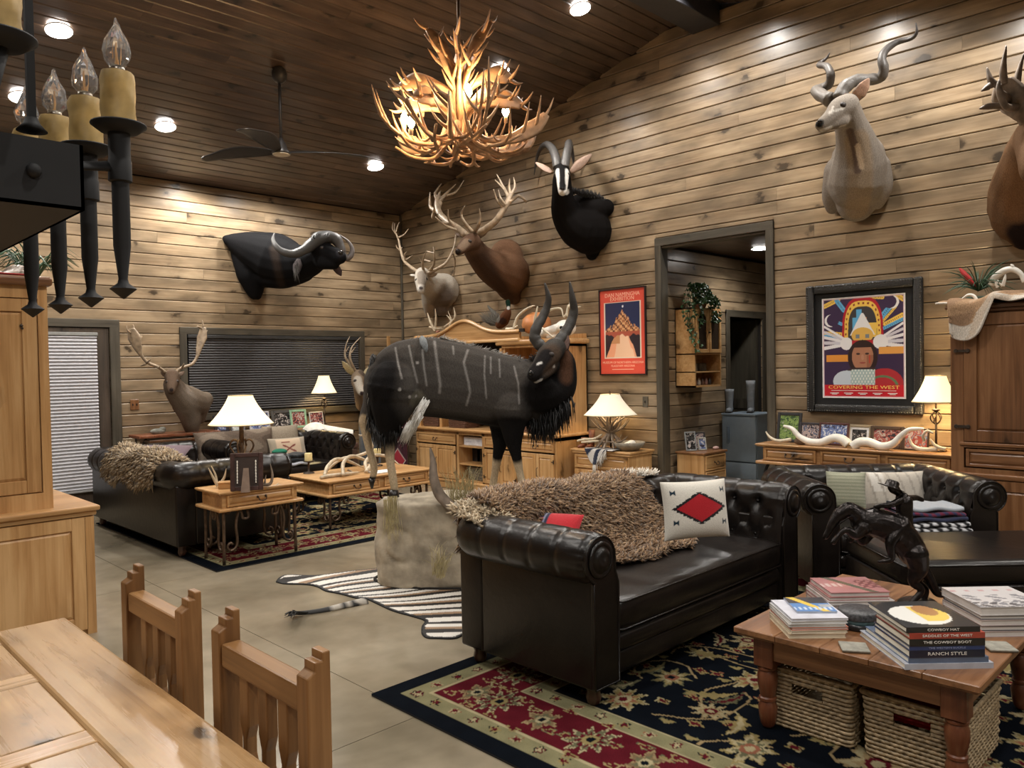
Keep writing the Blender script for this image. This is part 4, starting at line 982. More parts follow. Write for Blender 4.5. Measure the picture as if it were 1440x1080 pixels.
def scroll_lamp(label,p,h,r0,r1,sh,mat,e):
    t=thing('table_lamp',label,'lamp',p)
    MB().lathe([(.075,0),(.08,.008),(.05,.015),(.015,.03),(.012,.06)],n=16).build('base',IRONB,t,smooth=True)
    for k in range(5):
        a=2*PI*k/5; P=[Vector((r*math.cos(a+tw),r*math.sin(a+tw),z*h)) for r,z,tw in ((.01,.55,0),(.03,.60,.4),(.042,.68,.8),(.03,.76,1.2),(.01,.80,1.6))]
        MB().tube(P,.0045,5,steps=14).build('cage_wire',IRONB,t,smooth=True)
    MB().cyl((0,0,.03),(0,0,h*.56),.009,n=8).cyl((0,0,h*.56),(0,0,h*.82),.005,n=8).lathe([(.01,h*.80),(.03,h*.83),(.032,h*.845),(.01,h*.86)],n=12).cyl((0,0,h*.85),(0,0,h+sh),.005,n=8).build('stem',IRONB,t,smooth=True)
    bell(t,h,h+sh,r0,r1,mat); MB().ell((0,0,h+sh*.45),.03).build('bulb',BULB,t,smooth=True)
    bulb_light((p[0],p[1],p[2]+h+sh*.45),e)
q=onX(1302,640,6.85); scroll_lamp('lit lamp on the long console beside the reddish armoire', tuple((6.83,2.06,.80)),.40,.175,.075,.21,SHON2,85)
q=onY(457,606,9.2); scroll_lamp('small lit lamp on the cabinet in front of the window, behind the antlers',(q.x,9.2,.80),.44,.17,.07,.235,SHON,42)
# ------------------------------------------------------------------ posters
PM=vcol('poster_print',.35,var=.0,spec=.5,coat=.5)
def red_poster():
    a=onX(843,409,XR); y1=5.67; y0=5.02; z0=1.43; z1=2.405; W=y1-y0; Hh=z1-z0
    t=thing('framed_poster','red exhibition poster of a pueblo under a navy sky, beside the doorway','poster',(XR-.001,(y0+y1)/2,z0),-PI/2)
    fm=plain('black_frame',(.02,.012,.012),.4)
    for b in (((-W/2,-.025,0),(-W/2+.014,0,Hh)),((W/2-.014,-.025,0),(W/2,0,Hh)),((-W/2+.014,-.025,0),(W/2-.014,0,.014)),((-W/2+.014,-.025,Hh-.014),(W/2-.014,0,Hh))): MB().box(*b).build('frame_bar',fm,t)
    w=W-.028;h=Hh-.028
    def cf(U,V):
        C=np.tile(np.array((.80,.10,.065)),(U.size,1)); inn=(U>.09)&(U<.91)&(V>.185)&(V<.855); C[inn]=(.85,.75,.62)
        i2=(U>.11)&(U<.89)&(V>.195)&(V<.845); C[i2]=(.02,.03,.10); u=(U-.11)/.78; v=(V-.195)/.65
        r=np.sin(u*17)*.02+np.sin(u*41)*.012; hill=.50+.30*np.exp(-((u-.5)/.22)**2)+.04*(np.floor(u*11)%2)+.03*(np.floor(u*23)%2)
        C[i2&(v<hill)&(v>.44)]=(.42,.16,.07); bl=i2&(v<hill)&(v>.47); C[bl&((np.floor(u*14)+np.floor(v*22))%2==0)]=(.75,.42,.20); C[bl&((np.floor(u*26)+np.floor(v*30))%5==0)]=(.10,.03,.02)
        C[i2&(v<.47)&(v>.40+r)]=(.45,.10,.06)
        lo=i2&(v<=.40+r); C[lo]=(.03,.02,.03); mesa=lo&(np.abs(u-.47)<.20+.26*(1-v/.42)*.9+r*.6); C[mesa]=(.90,.42,.25); C[mesa&(np.abs(u-.52)<.14+.16*(1-v/.4)+r)]=(.95,.62,.42); C[mesa&(v>.25)&(u<.42)]=(.62,.30,.14)
        C[i2&((u-.52)**2+((v-.93)*1.2)**2<.0006)]=(.8,.8,.85); return C
    o=painted(lambda u,v:(-w/2+w*u,-.012,.014+h*v),110,160,cf,'print',PM,t)
    tm=plain('poster_lettering',(.95,.55,.40),.5,noise=0)
    def T_(x,z): return Matrix.Translation((x,-.0125,z))@Matrix.Rotation(PI/2,4,'X')
    text('DAN NAMINGHA',.062,T_(0,Hh*.925),tm,t); text('EXHIBITION',.062,T_(0,Hh*.878),tm,t)
    text('MUSEUM OF NORTHERN ARIZONA',.036,T_(0,Hh*.145),tm,t); text('FLAGSTAFF ARIZONA',.034,T_(0,Hh*.105),tm,t)
    MB().box((-.15,-.0135,Hh*.062),(.15,-.0125,Hh*.07)).build('small_print',tm,t)
red_poster()
def big_poster():
    y1=3.215;y0=2.21;z0=1.075;z1=2.235;W=y1-y0;Hh=z1-z0
    t=thing('framed_poster','large black framed poster with a colourful headdress portrait above the console','poster',(XR-.001,(y0+y1)/2,z0),-PI/2)
    fm=plain('carved_black_frame',(.018,.018,.018),.38,bmp=.6,scale=90); fw=.075
    for b in (((-W/2,-.045,0),(-W/2+fw,0,Hh)),((W/2-fw,-.045,0),(W/2,0,Hh)),((-W/2+fw,-.045,0),(W/2-fw,0,fw)),((-W/2+fw,-.045,Hh-fw),(W/2-fw,0,Hh))): MB().rbox(*b,.018,3).build('frame_bar',fm,t,autos=60)
    bd=MB()
    for (off,st) in ((.018,.022),(fw-.006,.018)):
        n1=int((Hh-2*off)/st); n2=int((W-2*off)/st)
        for k in range(n1+1):
            for x in (-W/2+off,W/2-off): bd.ell((x,-.045 if off<.03 else -.036,off+(Hh-2*off)*k/n1),(.007,.007,.009),n=6,m=4)
        for k in range(n2+1):
            for z in (off,Hh-off): bd.ell((-W/2+off+(W-2*off)*k/n2,-.045 if off<.03 else -.036,z),(.008,.006,.006),n=6,m=4)
    stuff(bd.build('beading',plain('bead_black',(.07,.07,.065),.25),t,smooth=True))
    MB().box((-W/2+.06,-.012,.06),(W/2-.06,-.004,Hh-.06)).build('mat_board',plain('black_mat',(.008,.008,.009),.8),t)
    w=.70;h=.885;zz=(Hh-h)/2+.005
    def cf(U,V):
        C=np.tile(np.array((.045,.025,.07)),(U.size,1)); x=U-.5; y=V
        def S(m,c): C[m]=c
        def L(ax,ay,bx,by,wd,c,dots=True):
            d=segd(U*w,V*h,(ax*w,ay*h),(bx*w,by*h)); S(d<wd,c)
            if dots:
                tt=((U-ax)*(bx-ax)+(V-ay)*(by-ay))/((bx-ax)**2+(by-ay)**2); S((d<wd*.35)&(np.sin(tt*60)>.6),(.03,.02,.03))
        Yl=(.85,.55,.10);Bl=(.12,.42,.70);Rd=(.45,.015,.03);Wt=(.82,.80,.80)
        for (a,c) in (((.02,.93,.2,.99,.02),Yl),((.18,.98,.27,.88,.02),Bl),((.24,.97,.1,.80,.0),Bl),((.02,.655,.26,.635,.018),Yl),((.02,.625,.26,.605,.014),Bl),((.78,.72,.98,.80,.02),Yl),((.76,.68,.98,.76,.014),Bl),((.72,.78,.88,.93,.022),Bl),((.74,.74,.9,.88,.01),Yl),((.1,.80,.24,.74,.014),Bl),((.92,.99,.99,.95,.02),Yl),((.55,1.0,.75,.98,.015),Yl)): L(*a[:4],a[4],c)
        for cx,cy,sg in ((.10,.78,1),(.86,.93,-1)):
            S(((U-cx)**2*.62+(V-cy)**2<.0040),Wt); S(((U-cx-.03*sg)**2*.62+(V-cy-.005)**2<.0040),(.045,.025,.07))
        def arch(r): return (np.abs(x)**3.2/(r*.95)**3.2+((V-.70)/(r*1.12))**2*np.sign(V-.70)<1)&(np.abs(x)<r*.97)&(V>.52)
        S(arch(.265),Rd); S(arch(.235),Yl); an=np.arctan2(V-.70,x); S(arch(.222)&~arch(.205)&(np.sin(an*26)>.3),(.25,.03,.02)); S(arch(.185),(.05,.045,.05))
        S((np.abs(x+.04)<.035)&(V<.88)&(V>.6),Bl); S((np.abs(x+.09)<.03)&(V<.80)&(V>.6),Bl); S((np.abs(x-.10)<.075)&(V<.74)&(V>.6),Yl); S((np.abs(x-.02)<.035)&(V<.80)&(V>.6),(.6,.25,.08))
        S((np.abs(x)<.13*(.86-V)/.2+.0)&(V>.62)&(V<.84),Wt); S((x**2/.018+(V-.62)**2/.006<1),(.75,.45,.10)); S((np.abs(np.abs(x)-.06)<.025)&(np.abs(V-.61)<.02),(.18,.22,.25))
        rr=np.sin(U*60+V*20)
        for cx,sg in ((-.30,-1),(.30,1)):
            for k in range(5): 
                yy=.50+.035*k; d=segd(x,V,(sg*.14,.545),(sg*.48,yy+.04*k*.5)); S(d<.018-.0016*k,(.80,.78,.80) if k%2==0 else (.62,.60,.66))
        S(((x+.20)**2/.006+(V-.54)**2/.004<1),Wt); S(((x-.22)**2/.008+(V-.55)**2/.005<1),Wt)
        S((np.abs(x)<.13)&(np.abs(V-.535)<.035),Rd); S((np.abs(x)<.05)&(np.abs(V-.535)<.018),(.9,.88,.8)); 
        S((x>-.46)&(x<-.18)&(V>.36)&(V<.43),(.75,.30,.05)); S((x>.2)&(x<.49)&(V>.43)&(V<.50),(.75,.35,.08))
        S((x**2/.034+(V-.40)**2/.030<1),(.03,.015,.015)); S((x**2/.0175+(V-.405)**2/.0205<1)&(V<.50),(.42,.19,.11))
        S((x**2/.0175+(V-.405)**2/.0205<1)&(V<.50)&(x>.05)&(V<.42),(.30,.12,.07))
        for ex in (-.055,.055): S(((x-ex)**2/.0006+(V-.435)**2/.0001<1),(.04,.02,.02))
        S((x**2/.0003+(V-.40)**2/.0009<1),(.48,.24,.15)); S((x**2/.0016+(V-.345)**2/.00006<1),(.30,.06,.05)); S((np.abs(x-.085)<.006)&(V<.42)&(V>.34),(.5,.05,.03))
        S((x**2/.11+(V-.13)**2/.032<1)&(V<.30),(.05,.03,.03)); S(((x-.26)**2/.05+(V-.14)**2/.022<1),(.42,.03,.04)); S(((x+.2)**2/.03+(V-.16)**2/.012<1),(.55,.62,.70)); d=np.abs(np.hypot((x-.24)/1.6,V-.10)-.11); S(d<.010,(.12,.20,.10)); S((np.abs(x)<.15)&(V>.12)&(V<.28)&(V<.30-np.abs(x)*.2),(.38,.50,.50)); S((np.abs(x)<.15)&(V>.12)&(V<.28)&(np.sin(x*160)*np.sin(V*110)>.3),(.75,.78,.72))
        S(V<.125,(.55,.015,.03)); e=(U<.014)|(U>.986)|(V<.011)|(V>.989); S(e,(.72,.55,.60)); return C
    painted(lambda u,v:(-w/2+w*u,-.016,zz+h*v),210,260,cf,'print',PM,t)
    for b in (((-w/2-.008,-.018,zz-.008),(-w/2,-.012,zz+h+.008)),((w/2,-.018,zz-.008),(w/2+.008,-.012,zz+h+.008)),((-w/2,-.018,zz-.008),(w/2,-.012,zz)),((-w/2,-.018,zz+h),(w/2,-.012,zz+h+.008))): MB().box(*b).build('fillet',WHITE,t)
    tm=plain('gold_lettering',(.85,.62,.15),.5,noise=0)
    def T_(x,z): return Matrix.Translation((x,-.0165,z))@Matrix.Rotation(PI/2,4,'X')
    text('COVERING THE WEST',.041,T_(0,zz+.088),tm,t,sx=1.5)
    pr=MB().box((-.28,-.0175,zz+.057),(.28,-.0165,zz+.061))
    for k in range(5): pr.box((-.29+.125*k,-.0175,zz+.034),(-.21+.125*k,-.0165,zz+.040)).box((-.275+.125*k,-.0175,zz+.024),(-.225+.125*k,-.0165,zz+.030))
    stuff(pr.build('small_print',WHITE,t))
big_poster()
# ------------------------------------------------------------------ photo frames
_pm={}
def photo_mat(seed,cols,sc=26):
    m,t,b=nt('photo_print_%d'%seed); tc=N(t,'ShaderNodeTexCoord'); mp=N(t,'ShaderNodeMapping'); mp.inputs['Location'].default_value=(seed*3.1,seed*1.7,0); t.links.new(tc.outputs['Object'],mp.inputs[0])
    v=N(t,'ShaderNodeTexNoise'); v.inputs['Scale'].default_value=sc; v.inputs['Detail'].default_value=4; v.inputs['Distortion'].default_value=1.2; t.links.new(mp.outputs[0],v.inputs['Vector'])
    r=ramp(t,[(.32+.36*i/(len(cols)-1),c) for i,c in enumerate(cols)]); r.color_ramp.interpolation='CONSTANT'; t.links.new(v.outputs['Fac'],r.inputs[0]); t.links.new(r.outputs[0],b.inputs['Base Color']); b.inputs['Roughness'].default_value=.25; b.inputs['Coat Weight'].default_value=.5; return m
def frame(label,loc,rz,w,h,fc,cols,seed,fw=.025,mat_w=0,lean=.18,name='photo_frame',group=None,mc=(.75,.73,.7)):
    t=thing(name,label,'photo frame',loc,rz,group); Mx=Matrix.Rotation(-lean,4,'X'); fm=plain('frame_%d'%seed,fc,.45,noise=.2)
    m=MB().rbox((-w/2,-.018,0),(-w/2+fw,0,h),.004,1).rbox((w/2-fw,-.018,0),(w/2,0,h),.004,1).rbox((-w/2+fw,-.018,0),(w/2-fw,0,fw),.004,1).rbox((-w/2+fw,-.018,h-fw),(w/2-fw,0,h),.004,1)
    m.build('frame',fm,t,M=Mx); MB().box((-w/2+.004,-.006,.004),(w/2-.004,-.001,h-.004)).build('back_board',DARK,t,M=Mx)
    if mat_w: MB().box((-w/2+fw,-.009,fw),(w/2-fw,-.0065,h-fw)).build('mat_board',plain('mat_%d'%seed,mc,.7),t,M=Mx)
    k=fw+mat_w; MB().box((-w/2+k,-.0115,k),(w/2-k,-.0095,h-k)).build('photo',photo_mat(seed,cols),t,M=Mx)
    MB().box((-.02,.0,.01),(.02,.004,h*.7)).build('easel_back',DARK,t,M=Matrix.Translation((0,h*.19*.9,0))@Matrix.Rotation(.12,4,'X'))
    return t
G1=[(.05,.09,.04),(.22,.32,.10),(.10,.16,.06),(.35,.38,.25)]; G2=[(.05,.05,.07),(.45,.35,.32),(.10,.12,.18),(.6,.55,.5)]; G3=[(.03,.03,.04),(.30,.09,.08),(.42,.38,.34),(.06,.06,.08)]; G4=[(.06,.06,.08),(.15,.2,.4),(.6,.62,.65),(.08,.06,.06)]; G5=[(.02,.02,.02),(.05,.05,.05),(.5,.45,.42),(.02,.02,.02)]
def cframe(px,py_b,py_t,pw,X,label,fc,cols,seed,fw,mw=0,mc=(.75,.73,.7)):
    b=onX(px,py_b,X); e1=onX(px-pw/2,py_b,X);e2=onX(px+pw/2,py_b,X); h=(onX(px,py_t,X)-b).z; frame(label,(X,b.y,.801),-PI/2,abs(e1.y-e2.y),h*1.02,fc,cols,seed,fw,mw,mc=mc)
cframe(1109,622,581,34,6.86,'tall black frame with a green field photo, left end of the long console',(.02,.02,.022),G1,1,.028)
cframe(1140,620,591,32,6.84,'small dark frame with a group photo, second from the left on the console',(.03,.025,.03),G2,2,.02)
cframe(1172,623,592,42,6.82,'red-brown wooden frame with a crowd photo on the console',(.08,.025,.02),G4,3,.018)
cframe(1208,622,592,34,6.84,'tan frame with a white mat around a small dark photo on the console',(.30,.24,.15),G5,4,.022,.02,mc=(.8,.8,.8))
cframe(1247,624,593,48,6.80,'dark wooden frame with a photo of people in red and white on the console',(.06,.035,.02),G3,5,.03)
cframe(1288,628,597,36,6.78,'photo frame with red and white figures behind the right tip of the long horns',(.05,.035,.03),[(.5,.42,.42),(.35,.08,.07),(.25,.32,.42),(.1,.06,.06)],6,.014)
# ------------------------------------------------------------------ cabinet behind the sofa, with frames
t=thing('low_cabinet','low pine cabinet in front of the window carrying photo frames','cabinet',(4.18,9.0,0),0)
MB().box((-.95,.0,0),(1.12,.36,.77)).build('carcass',RX,t); MB().rbox((-.98,-.02,.77),(1.15,.38,.80),.006,2).build('top',RX,t)
for a,b in ((-.92,-.4),(-.38,.14),(.16,.68)): pdoor(t,a,b,.08,.74,.0,RX,'door',.05,'l')
def wframe(px,py_b,py_t,pw,Yv,label,fc,cols,seed,fw,mw=0,mc=(.75,.73,.7)):
    b=onY(px,py_b,Yv); e1=onY(px-pw/2,py_b,Yv);e2=onY(px+pw/2,py_b,Yv); h=(onY(px,py_t,Yv)-b).z; frame(label,(b.x,Yv,.801),0,abs(e1.x-e2.x),h*1.0,fc,cols,seed,fw,mw,mc=mc)
wframe(312,612,586,21,9.22,'dark frame with a small pale photo, left of the big lamp shade',(.02,.015,.025),G4,11,.04)
wframe(335,613,586,20,9.2,'silver-grey photo frame half behind the big lamp stem',(.12,.12,.13),[(.3,.35,.35),(.5,.55,.55),(.7,.72,.7),(.35,.3,.3)],12,.02)
wframe(366,612,585,29,9.18,'patterned white and blue frame right of the big lamp stem',(.45,.45,.5),G4,13,.02)
wframe(398,611,585,29,9.2,'dark grey frame with two figures under the window',(.07,.065,.06),G5,14,.035)
wframe(421,611,585,23,9.16,'pale green frame with a small group photo under the window',(.25,.42,.28),G3,15,.03)
wframe(446,609,588,19,9.14,'white framed photo with a red figure beside the white skull',(.6,.58,.55),G3,16,.01)
# ------------------------------------------------------------------ passage furniture
t=thing('wall_cabinet','small honey pine wall cabinet with arched glass doors inside the passage','cabinet',(7.33,4.845,1.285),0)
CW=.545; CH=.87; F0=-.245
MB().box((0,F0,0),(.018,0,CH)).box((CW-.018,F0,0),(CW,0,CH)).box((0,F0,0),(CW,0,.018)).box((0,F0,.16),(CW,0,.172)).box((0,F0,.355),(CW,0,.37)).box((0,F0,CH-.018),(CW,0,CH)).box((0,-.01,0),(CW,0,CH)).build('carcass',PX,t)
gl=plain('dark_glass',(.03,.02,.015),.1)
for x0,x1 in ((.02,.268),(.277,.525)):
    d_=pdoor(t,x0,x1,.375,.85,F0,PX,'door',.04,None,glass=gl)
    n=10; P=[]; a0=x0+.04;a1=x1-.04; zt=.81
    poly=[(a0,zt+.002),(a1,zt+.002)]+[(a1-(a1-a0)*i/n,zt-.055+.055*math.sin(PI*i/n)) for i in range(n+1)]
    MB().prism(poly,F0-.0,F0-.018,Matrix(((1,0,0,0),(0,0,1,0),(0,1,0,0),(0,0,0,1)))).build('arch',PX,d_)
MB().lathe([(.008,0),(.01,.02),(.004,.025)],(.262,F0-.02,.60),8,Matrix.Rotation(PI/2,4,'X')).build('knob',IRONB,t,smooth=True)
for k in range(5):
    o=MB().lathe([(.018,0),(.022,.02),(.02,.05),(.012,.065),(.012,.08)],n=10).build('spice_jar',plain('jar%d'%k,[(.25,.12,.08),(.5,.45,.4),(.15,.08,.06),(.35,.2,.18),(.08,.07,.07)][k],.3),smooth=True); o.location=(7.33+.12+.075*k,4.845-.17,1.285+.0185)
    tag(o,['reddish jar','pale jar','brown jar','pinkish jar','black jar'][k]+' on the bottom shelf of the small wall cabinet','jar','jars in the wall cabinet')
for k in range(2):
    o=MB().rbox((-.07,-.02,0),(.07,.02,.09),.004,1).build('small_box',plain('sbox%d'%k,[(.3,.27,.22),(.12,.10,.08)][k],.6,noise=.4)); o.location=(7.33+.15+.19*k,4.845-.12,1.285+.1725); tag(o,['pale mottled small box on the middle shelf of the wall cabinet','darker small box on the middle shelf of the wall cabinet'][k],'box')
# pot with ivy
t=thing('terracotta_pot','small terracotta pot on the wall cabinet in the passage','pot',(7.62,4.70,2.157))
MB().lathe([(.05,0),(.075,.05),(.08,.09),(.06,.12),(.065,.13),(.055,.13)],n=16).build('pot',plain('terracotta',(.42,.17,.08),.7),t,smooth=True)
LEAF=plain('ivy_leaf',(.035,.085,.03),.45,noise=.6,scale=30)
def leafmesh(m,p,d,n,L,w):
    d=d.normalized(); s=d.cross(n).normalized(); 
    pts=[p,p+s*w*.9+d*L*.25,p+s*w*.55+d*L*.6,p+d*L,p-s*w*.55+d*L*.6,p-s*w*.9+d*L*.25]; c=p+d*L*.4+n*L*.1
    i=len(m.v); m.add(pts+[c],[(0,1,6),(1,2,6),(2,3,6),(3,4,6),(4,5,6),(5,0,6)])
rv=random.Random(11)
t=thing('ivy_plant','trailing ivy spilling over the small wall cabinet in the passage','plant',(7.58,4.72,2.27))
vm=MB(); lm=MB()
for k in range(40):
    a=rv.uniform(0,2*PI); L=rv.uniform(.15,.62); out=rv.uniform(.10,.24); side=-1 if math.cos(a)<0 else 1
    dx=math.cos(a)*out*(1.35 if side<0 else .9); dy=-abs(math.sin(a))*out*.7-.02
    if dx>-.17: L=.06 if rv.random()<.75 else .26
    P=[Vector((0,0,-.02)),Vector((dx*.5,dy*.5,.10+rv.uniform(0,.06))),Vector((dx,dy-.0,.02)),Vector((dx*1.15,dy-.06 if dx>-.2 else dy,-L*.6)),Vector((dx*1.15+rv.uniform(-.05,.05),dy-.07,-L))]
    Q=catmull(P,12); vm.tube(Q,.0025,3)
    for q in Q[2:]:
        for _ in range(3):
            n=Vector((rv.uniform(-1,1),rv.uniform(-1,.2),rv.uniform(-.2,1))).normalized(); leafmesh(lm,q,Vector((rv.uniform(-1,1),rv.uniform(-1,.3),rv.uniform(-1,.3))),n,rv.uniform(.03,.052),.018)
stuff(vm.build('vine',plain('vine',(.06,.06,.03),.7),t)); stuff(lm.build('leaf',LEAF,t))
# freezer, chest
FRZ=plain('blue_grey_enamel',(.22,.28,.34),.45,noise=.05)
t=thing('grey_cooler','blue-grey two-door freezer in the passage behind the leather sofas','appliance',(8.24,4.605,0),-PI/2)
MB().rbox((-.21,.04,.06),(.22,.50,.945),.008,2).build('body',FRZ,t); MB().rbox((-.20,.08,.0),(.20,.45,.06),.004,1).build('plinth',DARK,t)
d_=MB().rbox((-.21,.0,.39),(.22,.04,.92),.012,3).build('door',FRZ,t,autos=50); MB().rbox((-.14,-.022,.60),(-.11,-.001,.80),.008,3).build('handle',plain('handle_grey',(.11,.15,.19),.4),d_,autos=60)
MB().rbox((-.21,.0,.08),(.22,.04,.38),.012,3).build('drawer',FRZ,t,autos=50); MB().rbox((-.215,-.005,.925),(.225,.50,.95),.006,2).build('lid',FRZ,t)
t=thing('small_chest','small pine chest with two drawers beside the blue-grey freezer','chest',(7.24,4.45,0),0)
MB().box((0,.0,.03),(.44,.33,.57)).build('carcass',PZ,t); MB().rbox((-.02,-.02,.57),(.46,.345,.592),.006,2).build('top',RX,t); MB().rbox((-.01,-.01,0),(.45,.34,.05),.005,1).build('plinth',PX,t)
for z0,z1 in ((.07,.22),(.23,.385),(.395,.555)): pdoor(t,.02,.42,z0,z1,.0,PX,'drawer',.015,'pull')
for k,(x,y,w_,h_,l,c) in enumerate(((7.33,4.66,.13,.21,'taller leaning frame on the small passage chest',(.25,.26,.26)),(7.46,4.60,.10,.14,'short pale frame in front on the small passage chest',(.4,.4,.36)),(7.55,4.68,.14,.19,'dark frame at the right on the small passage chest',(.04,.04,.04)))):
    frame(l,(x,y,.5925),-.5,w_,h_,c,[G5,G4,G2][k],30+k,.014,0,.2)
o=MB().ell((0,0,.018),(.045,.03,.02)).build('pink_stone',plain('pink_stone',(.5,.32,.28),.6),smooth=True); o.location=(7.62,4.53,.591); tag(o,'pinkish stone on the right of the small passage chest','stone')
# closet contents: a pair of pale boots and hanging clothes
for k,(px,py,l) in enumerate(((1022,578,'left tall pale boot standing on the freezer in the dark closet doorway'),(1052,573,'right tall pale boot standing on the freezer in the dark closet doorway'))):
    b=onZ(px+4,580,.951); t=thing('tall_boot',l,'boot',(b.x,b.y,.951),rot=(0,0,-1.2)); hh=.28+.10*k
    m=MB().tube([(0,0,.03),(0,0,.10),(.0,0,hh)],[.042,.04,.055],10,steps=8).tube([(0,.03,.028),(0,-.05,.026),(0,-.12,.022)],[.034,.036,.026],8,steps=6)
    m.build('shaft',plain('pale_suede%d'%k,(.22,.24,.26),.8),t,smooth=True); MB().rbox((-.035,-.14,0),(.035,.05,.012),.005,1).build('sole',DARK,t)
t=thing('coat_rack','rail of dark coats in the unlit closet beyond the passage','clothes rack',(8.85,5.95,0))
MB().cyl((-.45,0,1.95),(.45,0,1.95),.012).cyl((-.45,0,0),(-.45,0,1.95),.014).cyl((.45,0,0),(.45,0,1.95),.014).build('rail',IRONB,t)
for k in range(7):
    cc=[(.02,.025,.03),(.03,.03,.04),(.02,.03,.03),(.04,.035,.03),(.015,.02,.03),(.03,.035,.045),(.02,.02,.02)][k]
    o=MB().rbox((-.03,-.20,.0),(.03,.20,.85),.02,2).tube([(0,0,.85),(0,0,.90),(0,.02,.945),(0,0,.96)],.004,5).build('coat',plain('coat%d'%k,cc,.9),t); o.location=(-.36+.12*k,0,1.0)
# ------------------------------------------------------------------ trophies
SC=MB
FURM=vcol('short_fur',.8,fur=.35,scale=140,var=.35,spec=.06,sheen=0,stretch=(1,1,.5)); HORN=vcol('horn',.45,fur=.3,scale=90,var=.3,spec=.5,stretch=(1,1,2.2))
BONE=plain('bone',(.62,.55,.42),.5,noise=.2,scale=25,bmp=.1); BONEW=plain('white_bone',(.78,.75,.68),.5,noise=.1); ANT=plain('antler',(.33,.25,.17),.5,noise=.35,scale=18,bmp=.2); ANTL=plain('antler_pale',(.50,.41,.29),.5,noise=.3,scale=18,bmp=.2)
ANTD=plain('antler_grey',(.22,.17,.13),.5,noise=.4,scale=18,bmp=.2); EYE=plain('glass_eye',(.004,.003,.003),.05); HAIRB=plain('black_hair',(.010,.009,.009),.6,noise=.3); 
def mk(name,label,cat,loc,group=None):
    t=thing(name,label,cat,tuple(loc),0,group); return t,Matrix.Translation(-Vector(loc))
def chain(m,f,pts,n=14,steps=None,flat=None,side=None):
    P=[f(*p[:3]) for p in pts]; R=[p[3] for p in pts]
    m.tube(P,R,n,steps=steps or len(P)*5,flat=flat,side=side)
    for p,r in ((P[0],R[0]),(P[-1],R[-1])): m.ell(p,r*.98,n=12,m=8)
def horn(t,M,f,pts,mat,name='horn',n=10,steps=40,ringed=0,col=None,tip=None):
    P=[f(*p[:3]) for p in pts]; R=[p[3] for p in pts]; Q=catmull(P,steps); r=interp(R,steps)
    if ringed: r=[x*(1+.07*math.sin(i*ringed)*(1-i/steps)) for i,x in enumerate(r)]
    m=MB().tube(Q,r,n); o=m.build(name,mat,t,smooth=True,M=M)
    if col is not None:
        k=len(o.data.vertices)//(steps+1); c=np.repeat(np.linspace(0,1,steps+1),n)[:,None]; a=np.array(col);b=np.array(tip if tip is not None else col); setcol(o.data,a*(1-c)+b*c)
    return o
def ear(t,M,f,a,b,w,mat_out,col,col_in,side=None,fold=.35):
    A=f(*a);B=f(*b); m=MB().tube([A,A.lerp(B,.35),A.lerp(B,.7),B],[w*.35,w,w*.8,w*.08],10,steps=14,flat=fold,side=side if side else (R_.x,R_.y,R_.z)); o=m.build('ear',mat_out,t,smooth=True,M=M)
    me=o.data; n=len(me.vertices); cc=np.tile(np.array(col),(n,1)); me.calc_loop_triangles() if False else None
    for i,v in enumerate(me.vertices):
        if v.normal.dot(-F_)>.45: cc[i]=col_in
    setcol(me,cc); return o
def snapto(t,M,p,lift=0):
    from mathutils.bvhtree import BVHTree
    b=[c for c in t.children if c.name.startswith('body')][0]; Mi=M.inverted(); bv=BVHTree.FromPolygons([Mi@v.co for v in b.data.vertices],[tuple(q.vertices) for q in b.data.polygons])
    o=Vector((0,0,CAM_H)); d=(Vector(p)-o).normalized(); h=bv.ray_cast(o,d)
    if h[0] is None or (h[0]-p).length>.4: h=bv.find_nearest(Vector(p))
    return h[0]+h[1]*lift
def eyes(t,M,f,L,r=.016):
    for p in L:
        q=snapto(t,M,f(*p),-r*.35); MB().ell(q,r,n=12,m=8).build('eye',EYE,t,smooth=True,M=M)
        MB().ell(snapto(t,M,f(p[0],p[1]-.1,p[2]),-r*.75),(r*1.5,r*1.5,r*1.25),n=12,m=8).build('eyelid',plain('eyelid',(.03,.022,.018),.6),t,smooth=True,M=M)
def hair(t,M,name,roots,d,L,mat,n=200,w=.004,seed=1,spread=.25,jit=.03):
    "tapered locks hanging from a polyline of roots"
    rr=random.Random(seed); m=MB(); 
    for k in range(n):
        s=rr.random()*(len(roots)-1); i=min(int(s),len(roots)-2); p=roots[i].lerp(roots[i+1],s-i)+Vector((rr.uniform(-1,1),rr.uniform(-1,1),rr.uniform(-1,1)))*jit
        dd=(Vector(d)+Vector((rr.uniform(-1,1),rr.uniform(-1,1),rr.uniform(-1,1)))*spread).normalized(); l=L*rr.uniform(.6,1.15)
        m.tube([p,p+dd*l*.5,p+dd*l+Vector((0,0,-l*.15))],[w,w*.8,w*.1],3)
    return stuff(m.build(name,mat,t,smooth=True,M=M))
def sweep(t,M,f,lists,mat,name='antler',base=.03):
    "an antler: beam first, then tines; each (px,py,depth[,r])"
    m=MB()
    for k,L in enumerate(lists):
        P=[f(*p[:3]) for p in L]; n=len(P); r0=L[0][3] if len(L[0])>3 else (base if k==0 else base*.5); r1=L[-1][3] if len(L[-1])>3 else r0*.25
        R=[r0+(r1-r0)*(i/(n-1))**1.2 for i in range(n)]; m.tube(P,R,7,steps=max(8,n*5))
    return m.build(name,mat,t,smooth=True,M=M)
X_=onX; Y_f=onY
